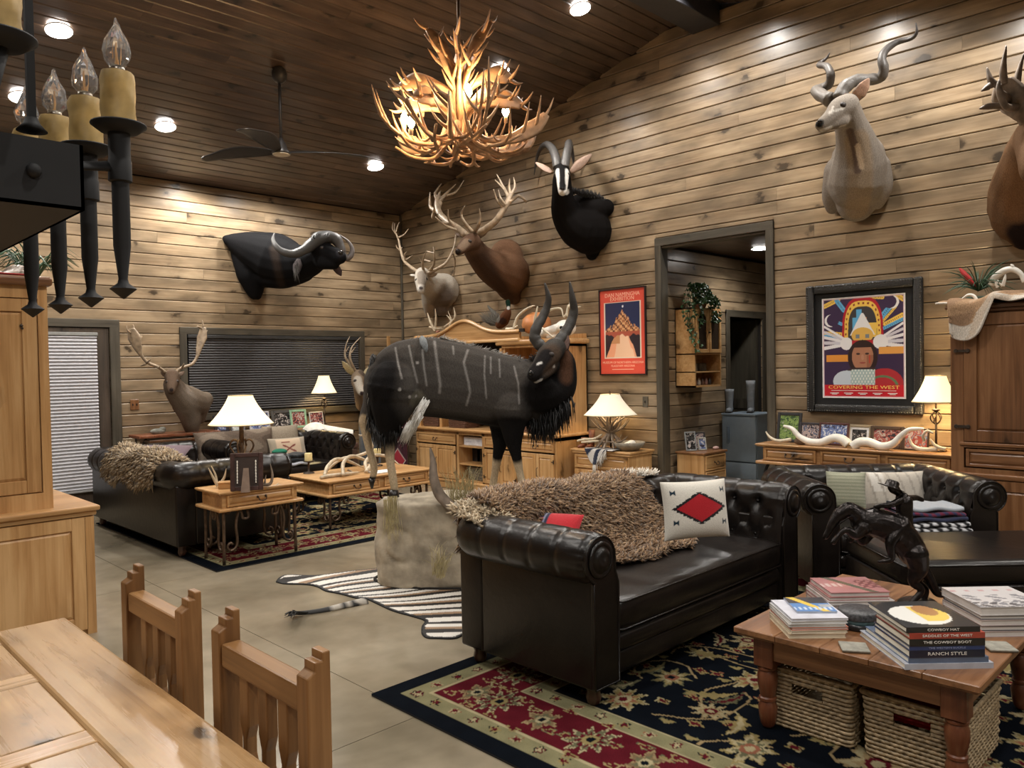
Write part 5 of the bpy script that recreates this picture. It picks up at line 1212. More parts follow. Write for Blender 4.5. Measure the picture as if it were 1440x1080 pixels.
# kudu
t,M=mk('kudu_mount','greater kudu shoulder mount with tall spiral horns, upper right wall','trophy mount',(XR-.01,onX(1205,230,XR).y,onX(1205,240,XR).z))
m=MB(); chain(m,X_,[(1190,152,6.42,.105),(1196,175,6.55,.125),(1203,200,6.68,.16),(1207,230,6.80,.22),(1205,258,6.86,.235)])
chain(m,X_,[(1207,225,6.92,.23),(1206,262,6.93,.25),(1204,285,6.95,.17)]); chain(m,X_,[(1180,240,6.9,.13),(1172,275,6.95,.10),(1170,292,6.98,.06)]); chain(m,X_,[(1232,235,6.93,.12),(1240,262,6.96,.09),(1234,285,6.98,.06)])
chain(m,X_,[(1192,148,6.40,.095),(1180,152,6.32,.085),(1168,164,6.24,.06),(1153,176,6.16,.042)]); chain(m,X_,[(1184,170,6.35,.06),(1166,176,6.25,.045),(1156,182,6.19,.032)])
G=(.27,.235,.20); Wt=(.62,.58,.52)
organic(m,'body',FURM,t,.014,5,G,[([onX(1206,200,6.5),onX(1210,230,6.5),onX(1210,270,6.6),onX(1205,295,6.7)],.10,(.31,.24,.17)),([onX(1195,185,6.4),onX(1203,210,6.45),onX(1206,240,6.5)],.03,(.14,.10,.08)),([onX(1206,205,6.4),onX(1212,235,6.45)],.02,(.50,.38,.26)),
 (lambda co:np.clip((co[:,0]-6.98)/.03,0,1),0,(.2,.17,.14)),([onX(1186,152,6.2),onX(1168,158,6.15)],.010,Wt),([onX(1172,150,6.2),onX(1166,160,6.1)],.008,Wt),([onX(1155,184,6.1),onX(1168,180,6.2)],.018,Wt),(onX(1152,173,6.08),.035,(.02,.02,.02)),([onX(1188,176,6.3),onX(1182,178,6.25)],.010,Wt)],M)
eyes(t,M,X_,[(1186,147,6.30)],.02)
MB().ell(onX(1153,171,6.10),(.02,.02,.014)).build('nose',plain('nose',(.015,.013,.013),.2),t,smooth=True,M=M)
horn(t,M,X_,[(1168,140,6.38,.055),(1155,134,6.45,.052),(1148,128,6.55,.048),(1156,124,6.62,.042),(1166,118,6.6,.038),(1168,104,6.55,.034),(1162,93,6.58,.03),(1152,92,6.66,.024),(1154,88,6.74,.018),(1162,82,6.74,.012),(1167,74,6.72,.003)],HORN,ringed=1.7,col=(.16,.14,.12),tip=(.035,.03,.03))
horn(t,M,X_,[(1181,138,6.38,.058),(1187,124,6.40,.055),(1202,114,6.45,.05),(1222,112,6.52,.046),(1238,109,6.55,.042),(1243,97,6.52,.038),(1240,83,6.5,.034),(1246,70,6.55,.03),(1262,59,6.62,.025),(1281,54,6.62,.018),(1289,46,6.58,.012),(1288,32,6.55,.003)],HORN,ringed=1.7,col=(.15,.135,.12),tip=(.035,.03,.03))
ear(t,M,X_,(1200,144,6.44),(1222,110,6.40),.062,FURM,G,(.52,.33,.24)); ear(t,M,X_,(1170,152,6.42),(1155,136,6.46),.045,FURM,G,(.5,.42,.38))
# sable
t,M=mk('sable_mount','black sable antelope mount with white face stripes and back-swept horns','trophy mount',(XR-.01,onX(825,300,XR).y,onX(825,310,XR).z))
m=MB(); chain(m,X_,[(790,250,6.45,.10),(791,275,6.52,.12),(796,300,6.66,.17),(812,318,6.8,.24),(828,325,6.9,.27)]); chain(m,X_,[(815,300,6.9,.22),(840,295,6.95,.16),(852,292,7.0,.10)]); chain(m,X_,[(825,330,6.95,.22),(832,350,7.0,.11),(832,358,7.0,.07)])
chain(m,X_,[(790,240,6.42,.088),(791,252,6.34,.075),(791,262,6.27,.058),(791,270,6.22,.046)])
B=(.008,.007,.007); W2=(.75,.72,.68)
organic(m,'body',FURM,t,.014,5,B,[([onX(783,240,6.3),onX(785,250,6.2),onX(784,260,6.15),onX(785,270,6.15),onX(791,273,6.15)],.030,W2,.3),([onX(798,240,6.3),onX(797,252,6.2),onX(798,262,6.15),onX(797,270,6.15),onX(791,274,6.15)],.030,W2,.3),([onX(790.5,238,6.35),onX(791,263,6.2)],.032,B,.3),(onX(791,264,6.1),.034,(.01,.01,.01))],M)
eyes(t,M,X_,[(780,246,6.36),(800,245,6.38)],.018); MB().ell(onX(791,265.5,6.17),(.03,.024,.014)).build('nose',plain('nose2',(.012,.01,.01),.15),t,smooth=True,M=M)
horn(t,M,X_,[(784,236,6.42,.052),(782,224,6.45,.050),(777,210,6.55,.046),(769,203,6.68,.038),(761,208,6.8,.028),(755,222,6.88,.018),(751,246,6.92,.004)],HORN,ringed=2.3,col=(.08,.075,.07),tip=(.05,.045,.045))
horn(t,M,X_,[(794,236,6.42,.052),(796,222,6.46,.050),(799,208,6.55,.046),(800,201,6.68,.04),(803,208,6.82,.028),(806,222,6.9,.018),(808,240,6.96,.004)],HORN,ringed=2.3,col=(.08,.075,.07),tip=(.05,.045,.045))
ear(t,M,X_,(776,243,6.45),(753,228,6.42),.05,FURM,(.2,.12,.07),(.42,.30,.24)); ear(t,M,X_,(802,242,6.45),(832,217,6.6),.055,FURM,(.16,.10,.06),(.42,.30,.24))
hair(t,M,'mane',[onX(803,270,6.6),onX(820,275,6.75),onX(835,278,6.85),onX(850,285,6.95)],(0,.1,.9),.085,HAIRB,260,.006,2,.35,.02)
# red stag
t,M=mk('stag_mount','red stag mount with massive many-tined antlers, brown neck turned left','trophy mount',(XR-.01,onX(715,380,XR).y,onX(715,390,XR).z))
m=MB(); chain(m,X_,[(663,344,6.1,.12),(674,360,6.3,.15),(690,375,6.55,.20),(708,383,6.8,.26),(716,385,6.92,.28)]); chain(m,X_,[(712,360,6.93,.22),(716,400,6.95,.20),(722,418,7.0,.10)]); chain(m,X_,[(665,340,6.06,.105),(657,343,5.98,.09),(650,349,5.9,.065),(645,354,5.85,.048)])
organic(m,'body',FURM,t,.015,5,(.115,.066,.042),[([onX(705,350,6.8),onX(725,385,6.8)],.26,(.20,.11,.065),.8),([onX(656,340,5.9),onX(650,347,5.8)],.05,(.24,.17,.12)),(onX(644,354,5.8),.035,(.02,.016,.014)),([onX(675,365,6.1),onX(700,400,6.4),onX(715,420,6.8)],.1,(.07,.042,.03),.8)],M)
eyes(t,M,X_,[(661,339,5.94)],.018); ear(t,M,X_,(668,333,6.12),(686,325,6.2),.045,FURM,(.13,.08,.05),(.35,.27,.22)); ear(t,M,X_,(652,334,6.14),(640,327,6.2),.04,FURM,(.13,.08,.05),(.35,.27,.22))
MB().ell(onX(644,353,5.82),.02).build('nose',plain('nose3',(.015,.01,.01),.2),t,smooth=True,M=M)
sweep(t,M,X_,[[(655,331,6.1,.045),(645,322,6.1),(630,312,6.15),(618,300,6.2),(615,286,6.25),(617,276,6.3,.035)],[(612,296,6.2,.03),(605,290,6.2),(605,270,6.2,.005)],[(609,300,6.2,.02),(608,306,6.18),(611,290,6.1,.005)],[(616,284,6.25,.026),(612,272,6.3),(621,258,6.35,.004)],[(617,279,6.3,.022),(618,272,6.3),(620,268,6.35,.005)],[(618,283,6.28,.028),(628,272,6.35),(641,259,6.4,.004)],[(628,275,6.35,.018),(641,270,6.4),(652,254,6.45,.004)],[(640,320,6.1,.022),(631,309,6.0),(630,294,5.95,.004)],[(634,314,6.1,.024),(620,313,6.05),(614,306,6.0,.004)],[(648,325,6.1,.02),(628,318,6.0),(612,305,5.95,.006)],[(616,292,6.25,.04),(619,284,6.28,.03)]],ANT,base=.045)
sweep(t,M,X_,[[(667,331,6.12,.045),(680,324,6.15),(696,312,6.2),(707,297,6.25),(714,284,6.3),(719,272,6.35,.03)],[(716,280,6.32,.028),(707,262,6.3),(698,244,6.3,.004)],[(710,268,6.3,.016),(701,258,6.28),(696,253,6.28,.004)],[(718,275,6.34,.022),(716,262,6.35),(717,251,6.35,.004)],[(720,272,6.36,.026),(724,262,6.4),(722,249,6.42,.004)],[(716,284,6.3,.028),(728,276,6.5),(738,281,6.6),(740,286,6.65,.004)],[(708,292,6.25,.022),(699,282,6.2),(694,266,6.15,.004)],[(711,288,6.25,.02),(704,279,6.2),(701,267,6.2,.004)],[(664,326,6.1,.026),(652,311,6.0),(649,300,5.98),(654,289,5.95,.004)],[(667,327,6.1,.026),(673,316,6.0),(675,305,5.98),(674,293,5.95,.004)]],ANT,base=.045)
# caribou
t,M=mk('caribou_mount','pale caribou mount beside the room corner, white neck and tall thin antlers','trophy mount',(XR-.01,onX(625,410,XR).y,onX(620,420,XR).z))
m=MB(); chain(m,X_,[(597,392,6.45,.10),(603,400,6.6,.15),(614,405,6.8,.21),(623,408,6.92,.24)]); chain(m,X_,[(606,405,6.7,.14),(606,425,6.85,.13),(605,440,6.95,.08)]); chain(m,X_,[(620,415,6.95,.2),(622,430,6.97,.15)])
chain(m,X_,[(594,386,6.4,.10),(592,394,6.3,.085),(592,402,6.22,.065),(592,408,6.18,.055)])
organic(m,'body',FURM,t,.015,5,(.50,.45,.38),[([onX(625,418,6.7),onX(618,435,6.7)],.16,(.17,.14,.12),.8),([onX(592,384,6.2),onX(593,396,6.1)],.055,(.26,.22,.18)),([onX(592,404,6.1),onX(592,409,6.1)],.05,(.6,.56,.5)),(onX(592,405,6.05),.025,(.06,.05,.05)),([onX(603,432,6.8),onX(604,442,6.8)],.07,(.4,.33,.26))],M)
eyes(t,M,X_,[(585,393,6.32),(600,392,6.34)],.017); ear(t,M,X_,(586,388,6.42),(577,386,6.42),.05,FURM,(.45,.4,.34),(.6,.55,.48)); ear(t,M,X_,(602,388,6.44),(615,384,6.5),.05,FURM,(.35,.3,.25),(.5,.44,.38))
sweep(t,M,X_,[[(589,383,6.4,.026),(578,376,6.42),(568,366,6.45),(563,350,6.5),(560,336,6.52),(555,324,6.55),(555,314,6.58,.006)],[(558,330,6.54,.012),(552,322,6.55),(553,312,6.56,.003)],[(557,326,6.54,.012),(559,318,6.56),(562,312,6.6,.003)],[(560,334,6.52,.014),(568,330,6.56),(575,321,6.6,.003)],[(562,352,6.5,.014),(558,348,6.46),(557,344,6.44,.003)],[(566,362,6.46,.014),(564,352,6.5),(566,347,6.52,.003)],[(568,366,6.45,.014),(573,364,6.5),(580,359,6.55,.003)],[(570,368,6.45,.012),(569,358,6.4),(572,354,6.4,.003)]],ANT,base=.026)
sweep(t,M,X_,[[(602,384,6.4,.026),(613,379,6.45),(626,371,6.5),(634,359,6.55),(639,345,6.6),(641,330,6.65,.006)],[(636,356,6.56,.014),(640,366,6.7),(638,388,6.9,.006)],[(597,383,6.4,.022),(594,372,6.3),(596,362,6.25),(600,352,6.2,.004)],[(604,381,6.42,.022),(610,372,6.35),(611,358,6.3),(609,347,6.3,.004)],[(594,370,6.3,.012),(589,362,6.25,.003)],[(596,366,6.3,.016),(606,368,6.3,.01)],[(601,354,6.3,.012),(611,356,6.3,.01)]],ANT,base=.026)
# buffalo
t,M=mk('buffalo_mount','black cape buffalo mount with grey curved horns over the window wall','trophy mount',(onY(355,360,YB).x,YB-.01,onY(355,370,YB).z))
m=MB(); chain(m,Y_f,[(322,338,9.36,.07),(345,348,9.28,.19),(378,362,9.12,.29),(408,370,8.9,.27),(432,368,8.66,.205),(450,358,8.5,.15)]); chain(m,Y_f,[(318,336,9.38,.05),(350,338,9.3,.11),(390,340,9.15,.11),(412,350,8.95,.1)]); chain(m,Y_f,[(350,370,9.32,.16),(360,398,9.33,.11),(362,416,9.37,.055)]); chain(m,Y_f,[(335,352,9.36,.10),(348,385,9.34,.14),(358,412,9.36,.09)]); chain(m,Y_f,[(375,385,9.2,.18),(400,388,9.0,.16),(428,382,8.75,.13)])
chain(m,Y_f,[(450,352,8.46,.135),(462,356,8.36,.115),(472,360,8.26,.095),(478,362,8.2,.085)]); chain(m,Y_f,[(452,368,8.42,.10),(470,371,8.28,.07)])
organic(m,'body',FURM,t,.016,5,(.009,.009,.010),[(onY(478,356,8.1),.05,(.03,.03,.035)),([onY(385,350,8.8),onY(395,400,8.8)],.05,(.03,.022,.018),.9)],M)
eyes(t,M,Y_f,[(452,348,8.34)],.02); MB().ell(onY(479,355,8.13),(.035,.03,.025)).build('nose',plain('wet_nose',(.02,.02,.02),.12),t,smooth=True,M=M)
horn(t,M,Y_f,[(466,334,8.40,.075),(452,334,8.38,.085),(440,342,8.40,.075),(428,351,8.42,.06),(413,357,8.45,.05),(398,354,8.5,.042),(388,346,8.55,.033),(384,337,8.6,.024),(386,328,8.62,.006)],HORN,ringed=1.1,col=(.045,.045,.045),tip=(.09,.088,.085))
horn(t,M,Y_f,[(458,334,8.40,.08),(470,335,8.34,.075),(478,345,8.3,.06),(482,358,8.28,.05),(488,363,8.26,.042),(494,358,8.24,.034),(495,349,8.24,.026),(489,339,8.26,.017),(477,330,8.3,.004)],HORN,ringed=1.1,col=(.05,.05,.05),tip=(.25,.22,.21))
ear(t,M,Y_f,(420,364,8.55),(416,388,8.5),.06,FURM,(.02,.02,.022),(.06,.05,.05)); ear(t,M,Y_f,(470,372,8.3),(480,388,8.3),.05,FURM,(.03,.025,.025),(.10,.07,.07))
hair(t,M,'ear_fringe',[onY(417,368,8.45),onY(416,384,8.4)],(0,0,-1),.10,plain('grey_hair',(.09,.085,.08),.7),60,.003,5,.3,.02); hair(t,M,'forelock',[onY(438,336,8.35),onY(462,330,8.32)],(0,-.2,.8),.05,HAIRB,60,.004,6,.5,.02)
# fallow deer on the slab shelf
t,M=mk('fallow_deer_mount','fallow deer pedestal mount with palmed antlers on the slab shelf','trophy mount',onY(266,607,9.13))
m=MB(); chain(m,Y_f,[(243,541,8.82,.105),(250,552,8.88,.13),(262,562,8.96,.17),(276,566,9.04,.16),(288,562,9.1,.10)]); chain(m,Y_f,[(262,568,8.98,.16),(267,585,9.04,.12),(270,603,9.10,.085)]); chain(m,Y_f,[(280,570,9.05,.13),(281,588,9.1,.07)]); chain(m,Y_f,[(242,529,8.78,.085),(242,538,8.7,.07),(241,546,8.63,.05),(241,550,8.6,.042)])
organic(m,'body',FURM,t,.013,5,(.21,.165,.125),[([onY(243,530,8.7),onY(243,552,8.7)],.12,(.12,.08,.055),.6),([onY(258,560,8.8),onY(266,590,8.9)],.12,(.36,.31,.26),.8),(onY(241,548,8.55),.022,(.02,.015,.015))],M)
eyes(t,M,Y_f,[(234,537,8.70),(250,536,8.70)],.015); ear(t,M,Y_f,(235,529,8.8),(226,522,8.82),.035,FURM,(.15,.1,.07),(.3,.22,.17)); ear(t,M,Y_f,(250,529,8.8),(259,522,8.82),.035,FURM,(.15,.1,.07),(.3,.22,.17))
def palm(t,M,f,beam,tines,mat,r=.018,palmw=.06,flat=.22,side=None):
    m=MB(); P=[f(*p) for p in beam]; n=len(P); R=[r]*(n-3)+[palmw*.6,palmw,palmw*.5]; FL=[1]*(n-3)+[.4,flat,flat]
    m.tube(P,R,8,steps=30,flat=FL,side=side or tuple(R_))
    for L in tines: Q=[f(*p) for p in L]; m.tube(Q,[r*.75]+[r*.5]*(len(Q)-2)+[r*.12],6,steps=8)
    return m.build('antler',mat,t,smooth=True,M=M)
palm(t,M,Y_f,[(233,524,8.78),(222,516,8.78),(208,510,8.78),(199,500,8.78),(194,490,8.78),(189,475,8.78),(184,462,8.78)],[[(206,510,8.78),(210,507,8.7),(213,504,8.68)],[(228,520,8.76),(224,517,8.66),(225,515,8.62)],[(183,468,8.78),(179,464,8.76),(178,458,8.76)],[(188,466,8.78),(188,460,8.78),(187,456,8.78)],[(196,478,8.78),(199,474,8.78),(198,471,8.78)],[(205,512,8.78),(200,514,8.85),(197,515,8.9)]],ANT,.017,.075)
palm(t,M,Y_f,[(248,523,8.78),(256,517,8.78),(270,512,8.78),(277,502,8.78),(280,490,8.78),(284,475,8.78),(286,460,8.78)],[[(256,518,8.78),(258,513,8.7),(259,511,8.68)],[(283,462,8.78),(278,459,8.76),(276,460,8.76)],[(286,460,8.78),(285,454,8.78),(284,450,8.78)],[(289,468,8.78),(292,464,8.78)],[(280,482,8.78),(280,490,8.78),(281,478,8.78)]],ANT,.017,.06)
t=thing('slab_shelf','live-edge reddish wood slab shelf holding the fallow deer mount','shelf',(3.55,9.13,.845)); 
mm=MB(); N_=26; pl=[(-.46+.92*i/N_,-.16+.02*math.sin(i*1.3)+.012*math.sin(i*3.1)) for i in range(N_+1)]+[(.46-.92*i/N_,.20+.015*math.sin(i*1.9)) for i in range(N_+1)]
mm.prism(pl,-.035,.0).build('slab',wood('red_slab',(.10,.025,.012),(.22,.06,.025),(.40,.16,.08),rough=.3,knots=.6,coat=.3),t,bevel=.008); t.location.z=onY(266,607,9.13).z
MB().box((-.35,.0,-.30),(-.31,.28,-.035)).box((.31,.0,-.30),(.35,.28,-.035)).box((-.35,.24,-.8),(.35,.28,-.035)).build('bracket',IRONB,t) if False else None
for x in (-.34,.34): MB().tube([(x,.30,-.036),(x,.30,-.25),(x,-.02,-.036)],.014,6,steps=12).build('bracket',IRONB,t,smooth=True)
o=MB().ell((0,0,.03),(.09,.04,.035)).ell((.05,0,.05),(.04,.03,.03)).build('carved_figure',plain('grey_carving',(.20,.20,.17),.7,noise=.4),smooth=True); o.location=onY(222,606,9.1); o.location.z=t.location.z; tag(o,'small mottled grey carving lying on the left of the slab shelf','ornament')
# mule deer by the window
t,M=mk('deer_mount','mule deer head half hidden behind the antelope rump, beside the window','trophy mount',(onY(520,560,YB).x,YB-.01,onY(520,570,YB).z))
m=MB(); chain(m,Y_f,[(505,532,8.9,.10),(512,550,9.05,.13),(522,570,9.2,.18),(532,582,9.32,.2)]); chain(m,Y_f,[(504,529,8.86,.095),(503,538,8.78,.085),(506,547,8.7,.062),(509,553,8.64,.05)]); chain(m,Y_f,[(505,545,8.85,.08),(512,568,9.1,.12)])
organic(m,'body',FURM,t,.014,5,(.27,.20,.14),[([onY(503,533,8.7),onY(507,548,8.6)],.06,(.5,.45,.38)),(onY(510,524,8.8),.06,(.12,.09,.07)),(onY(509,553,8.55),.03,(.03,.02,.02))],M)
eyes(t,M,Y_f,[(499,535,8.78)],.018); ear(t,M,Y_f,(498,528,8.88),(481,508,8.88),.055,FURM,(.3,.24,.16),(.62,.52,.30)); ear(t,M,Y_f,(512,527,8.9),(528,510,8.95),.055,FURM,(.2,.15,.1),(.4,.33,.2))
sweep(t,M,Y_f,[[(500,523,8.86,.022),(494,510,8.84),(492,500,8.84),(495,488,8.85),(507,474,8.88,.004)],[(494,496,8.84,.014),(500,488,8.8,.004)]],ANT,base=.022)
sweep(t,M,Y_f,[[(497,523,8.9,.02),(489,508,8.92),(485,499,8.95),(487,484,8.95),(492,473,8.96,.004)],[(486,495,8.95,.012),(491,487,8.95,.004)]],ANT,base=.022)
# moose / elk on the right edge
t,M=mk('moose_mount','brown moose mount cut by the right edge, broad grey antler to the left','trophy mount',(XR-.01,onX(1450,260,XR).y,onX(1450,290,XR).z))
m=MB(); chain(m,X_,[(1455,205,6.4,.17),(1452,235,6.6,.22),(1448,265,6.8,.27),(1446,295,6.92,.27)]); chain(m,X_,[(1447,290,6.92,.26),(1446,325,6.98,.15)]); chain(m,X_,[(1456,192,6.35,.14),(1456,205,6.15,.12),(1456,225,5.95,.10),(1456,240,5.85,.09)])
organic(m,'body',FURM,t,.018,5,(.17,.095,.05),[([onX(1440,330,6.7),onX(1450,345,6.7)],.12,(.03,.02,.02)),([onX(1428,250,6.6),onX(1432,290,6.7)],.12,(.26,.14,.07),.8)],M)
eyes(t,M,X_,[(1446,198,6.12),(1466,198,6.12)],.02)
for sg,n_ in ((1,0),(-1,1)):
    f=lambda px,py,X,sg=sg: onX(1455+(px-1455)*sg,py,X)
    mm=MB(); mm.tube([f(1448,180,6.3),f(1440,165,6.25),f(1428,148,6.2),f(1418,132,6.15),f(1412,112,6.12)],[.045,.05,.11,.12,.05],8,steps=24,flat=[1,.8,.22,.16,.3],side=(0,1,.5))
    for L in ([(1425,150,6.2),(1400,149,6.1),(1388,150,6.05),(1377,153,6.0)],[(1415,128,6.15),(1398,118,6.1),(1388,123,6.05),(1380,128,6.0)],[(1400,120,6.1),(1393,112,6.08),(1388,95,6.08)],[(1412,118,6.12),(1411,95,6.1),(1415,64,6.1)],[(1420,140,6.18),(1407,130,6.0),(1408,118,5.95)],[(1428,140,6.2),(1432,105,6.2),(1440,75,6.2)],[(1430,150,6.2),(1415,150,6.0),(1405,128,5.95),(1405,112,5.95)]):
        Q=[f(*p) for p in L]; mm.tube(Q,[.03]+[.022]*(len(Q)-2)+[.004],7,steps=14)
    mm.build('antler',ANTD,t,smooth=True,M=M)
# ------------------------------------------------------------------ nyala
A_=at; Tn=5.55
foot=at(640,697,Tn)
t,M=mk('nyala_mount','full-body standing nyala bull with thin white stripes on the artificial rock','mounted animal',foot)
m=MB(); UP=tuple(U_)
def body(m,pts,flat=.72): 
    P=[at(p[0],p[1],p[2]) for p in pts]; m.tube(P,[p[3] for p in pts],18,steps=40,flat=flat,side=UP); 
    for k in (0,-1): p=pts[k]; m.ell(P[k],(p[3]*.8,p[3]*.8,p[3]*.97),n=14,m=10)
body(m,[(543,540,Tn,.20),(566,532,Tn,.265),(600,530,Tn,.285),(650,538,Tn,.275),(700,549,Tn,.26),(735,556,Tn,.255),(752,560,Tn,.20)],.66)
chain(m,at,[(738,545,Tn,.20),(762,548,Tn-.03,.20),(780,540,Tn-.02,.165),(788,515,Tn-.04,.115),(786,500,Tn-.08,.085)])
chain(m,at,[(781,491,Tn-.14,.082),(771,500,Tn-.24,.080),(759,515,Tn-.33,.055),(749,528,Tn-.40,.040)]); chain(m,at,[(776,514,Tn-.2,.060),(763,526,Tn-.30,.042),(754,534,Tn-.37,.030)])
chain(m,at,[(705,580,Tn+.08,.12),(704,605,Tn+.08,.075),(703,625,Tn+.08,.052),(700,640,Tn+.08,.038),(696,665,Tn+.08,.027),(693,685,Tn+.08,.030),(692,697,Tn+.08,.026)])
chain(m,at,[(722,575,Tn-.10,.14),(721,603,Tn-.10,.085),(723,625,Tn-.10,.055),(726,640,Tn-.10,.038),(731,665,Tn-.10,.027),(735,683,Tn-.10,.030),(737,695,Tn-.10,.026)])
chain(m,at,[(555,545,Tn-.1,.20),(550,580,Tn-.1,.14),(546,604,Tn-.1,.075),(547,620,Tn-.1,.045),(549,650,Tn-.1,.030),(553,675,Tn-.1,.030),(555,690,Tn-.1,.026)])
chain(m,at,[(545,545,Tn+.1,.18),(530,572,Tn+.1,.12),(515,590,Tn+.1,.055),(514,603,Tn+.1,.036),(519,630,Tn+.1,.028),(526,656,Tn+.1,.028),(524,672,Tn+.1,.024)])
D=(.078,.070,.063); TAN_=(.60,.47,.31); WH=(.55,.53,.50); BK=(.012,.011,.011); fr=lambda px,py: at(px,py,Tn-.25)
def paintband(pts,r): return [at(a,b,Tn-.19) for a,b in pts]
pt=[([at(700,648,Tn+.08),at(692,700,Tn+.08)],.10,TAN_,.3),([at(729,648,Tn-.1),at(737,700,Tn-.1)],.10,TAN_,.3),([at(547,628,Tn-.1),at(555,695,Tn-.1)],.085,TAN_,.3),([at(513,594,Tn+.1),at(526,660,Tn+.1)],.06,TAN_,.3),
 ([at(703,606,Tn+.08),at(702,630,Tn+.08)],.10,BK,.3),([at(722,606,Tn-.1),at(724,632,Tn-.1)],.10,BK,.3),([at(535,520,Tn),at(527,570,Tn),at(545,605,Tn)],.15,BK,.7),([at(600,592,Tn),at(700,600,Tn),at(745,605,Tn)],.10,BK,.8),
 ([at(770,560,Tn),at(790,545,Tn),at(795,520,Tn)],.17,BK,.6),([at(745,530,Tn-.1),at(765,560,Tn-.1)],.09,BK,.7),([at(797,500,Tn-.1),at(797,530,Tn-.1)],.05,(.10,.05,.03),.8),([at(779,497,Tn-.3),at(774,512,Tn-.3)],.085,(.085,.058,.042),.7),([at(768,498,Tn-.35),at(757,514,Tn-.4),at(748,528,Tn-.45)],.05,(.018,.016,.016),.5),([at(756,512,Tn-.40),at(761,510,Tn-.40)],.009,(.75,.73,.7),.4),([at(753,538,Tn-.38),at(762,534,Tn-.33)],.009,(.5,.48,.45)),([at(590,565,Tn-.22),at(585,560,Tn-.22)],.06,(.16,.15,.12)),
 (at(524,678,Tn+.1),.045,BK,.3),(at(554,694,Tn-.1),.03,BK,.3),(at(779,515,Tn-.27),.012,(.6,.55,.5))]
for L,r in (([(556,489),(560,512),(565,532)],.006),([(575,486),(580,510),(587,538)],.006),([(594,492),(596,515),(600,542)],.006),([(611,480),(614,505),(619,540),(618,552)],.0085),([(637,487),(638,498)],.006),([(658,492),(652,510),(659,538),(661,552),(656,570)],.007),([(682,500),(681,525),(684,560)],.005),([(690,502),(690,525)],.005),([(702,505),(703,530)],.005),([(723,515),(729,540),(730,568)],.006)): pt.append(([at(a,b,Tn-.19+.06*abs(b-535)/50) for a,b in L],r,(.27,.255,.24),1.2))
for a,b in ((562,548),(576,558),(585,557),(587,510)): pt.append((at(a,b,Tn-.19),.011,(.42,.40,.38)))
organic(m,'body',FURM,t,.0088,5,D,pt,M)
for (a,b,tt,nm) in ((554,699,Tn-.12,0),(692,703,Tn+.06,1),(737,701,Tn-.12,2),(523,683,Tn+.09,3)):
    p=at(a,b,tt); mm=MB(); 
    if nm==3: mm.tube([p+Vector((0,0,.05)),p+Vector((0,0,-.02))],[.028,.008],8)
    else: mm.lathe([(.038,0.0),(.036,.02),(.027,.05)],tuple(p),10)
    mm.build('hoof',plain('hoof_%d'%nm,(.015,.012,.01),.3),t,smooth=True,M=M)
eyes(t,M,at,[(776,498,Tn-.255)],.016)
MB().ell(at(747,525,Tn-.43),.018).build('nose',plain('nose5',(.01,.01,.01),.15),t,smooth=True,M=M)
horn(t,M,at,[(775,491,Tn-.17,.038),(783,483,Tn-.15,.040),(793,470,Tn-.10,.038),(802,455,Tn-.07,.036),(807,438,Tn-.07,.031),(805,420,Tn-.1,.024),(801,396,Tn-.12,.005)],HORN,ringed=1.3,col=(.06,.055,.05),tip=(.05,.045,.04))
horn(t,M,at,[(768,491,Tn-.2,.038),(759,485,Tn-.2,.040),(752,474,Tn-.2,.039),(755,460,Tn-.2,.036),(763,446,Tn-.18,.032),(769,432,Tn-.18,.027),(771,418,Tn-.2,.021),(766,398,Tn-.22,.005)],HORN,ringed=1.3,col=(.06,.055,.05),tip=(.05,.045,.04))
ear(t,M,at,(787,497,Tn-.14),(798,470,Tn-.12),.048,FURM,(.06,.045,.04),(.20,.13,.11)); ear(t,M,at,(768,497,Tn-.1),(757,484,Tn-.02),.04,FURM,(.05,.04,.035),(.15,.1,.09))
hair(t,M,'throat_mane',[at(748,585,Tn-.05),at(765,590,Tn-.08),at(782,578,Tn-.1),at(795,560,Tn-.08)],(0,0,-1),.14,HAIRB,500,.005,3,.22,.05)
hair(t,M,'haunch_fringe',[at(525,585,Tn),at(540,605,Tn-.1),at(560,600,Tn-.12)],(0,0,-1),.10,HAIRB,420,.005,4,.3,.05)
hair(t,M,'tail',[at(526,500,Tn-.04),at(521,530,Tn-.04),at(521,560,Tn-.04),at(525,585,Tn)],(0,0,-1),.12,HAIRB,600,.005,5,.15,.02)
hair(t,M,'tail_white_hair',[at(523,540,Tn-.1),at(522,552,Tn-.1)],(.1,0,-1),.08,plain('white_hair_s',(.55,.54,.5),.7),30,.0025,6,.35,.02)
hair(t,M,'white_flank_fringe',[at(600,562,Tn-.17),at(588,585,Tn-.16),at(576,600,Tn-.15)],(-.42,.42,-1),.12,plain('white_hair',(.88,.86,.82),.7),420,.004,7,.14,.022)
hair(t,M,'dorsal_crest',[at(553,492,Tn-.04),at(580,480,Tn-.02),at(620,476,Tn),at(660,488,Tn),at(700,499,Tn),at(735,508,Tn)],(.25,-.25,.12),.05,plain('crest_hair',(.40,.38,.35),.7),420,.003,8,.2,.008)
hair(t,M,'neck_mane',[at(728,512,Tn),at(748,520,Tn-.05),at(760,505,Tn-.05)],(-.3,.3,.8),.07,HAIRB,200,.005,9,.4,.02)
o=organic(MB().tube([at(592,474,Tn-.02),at(595,480,Tn-.19),at(598,488,Tn-.235),at(600,497,Tn-.24)],[.018,.03,.024,.006],10,steps=14,flat=.5),'x',FURM,None,.008,2,(.22,.24,.25)) 
o.name='draped_grey_tuft'; tag(o,'small grey feather tuft lying over the antelope back','feather')
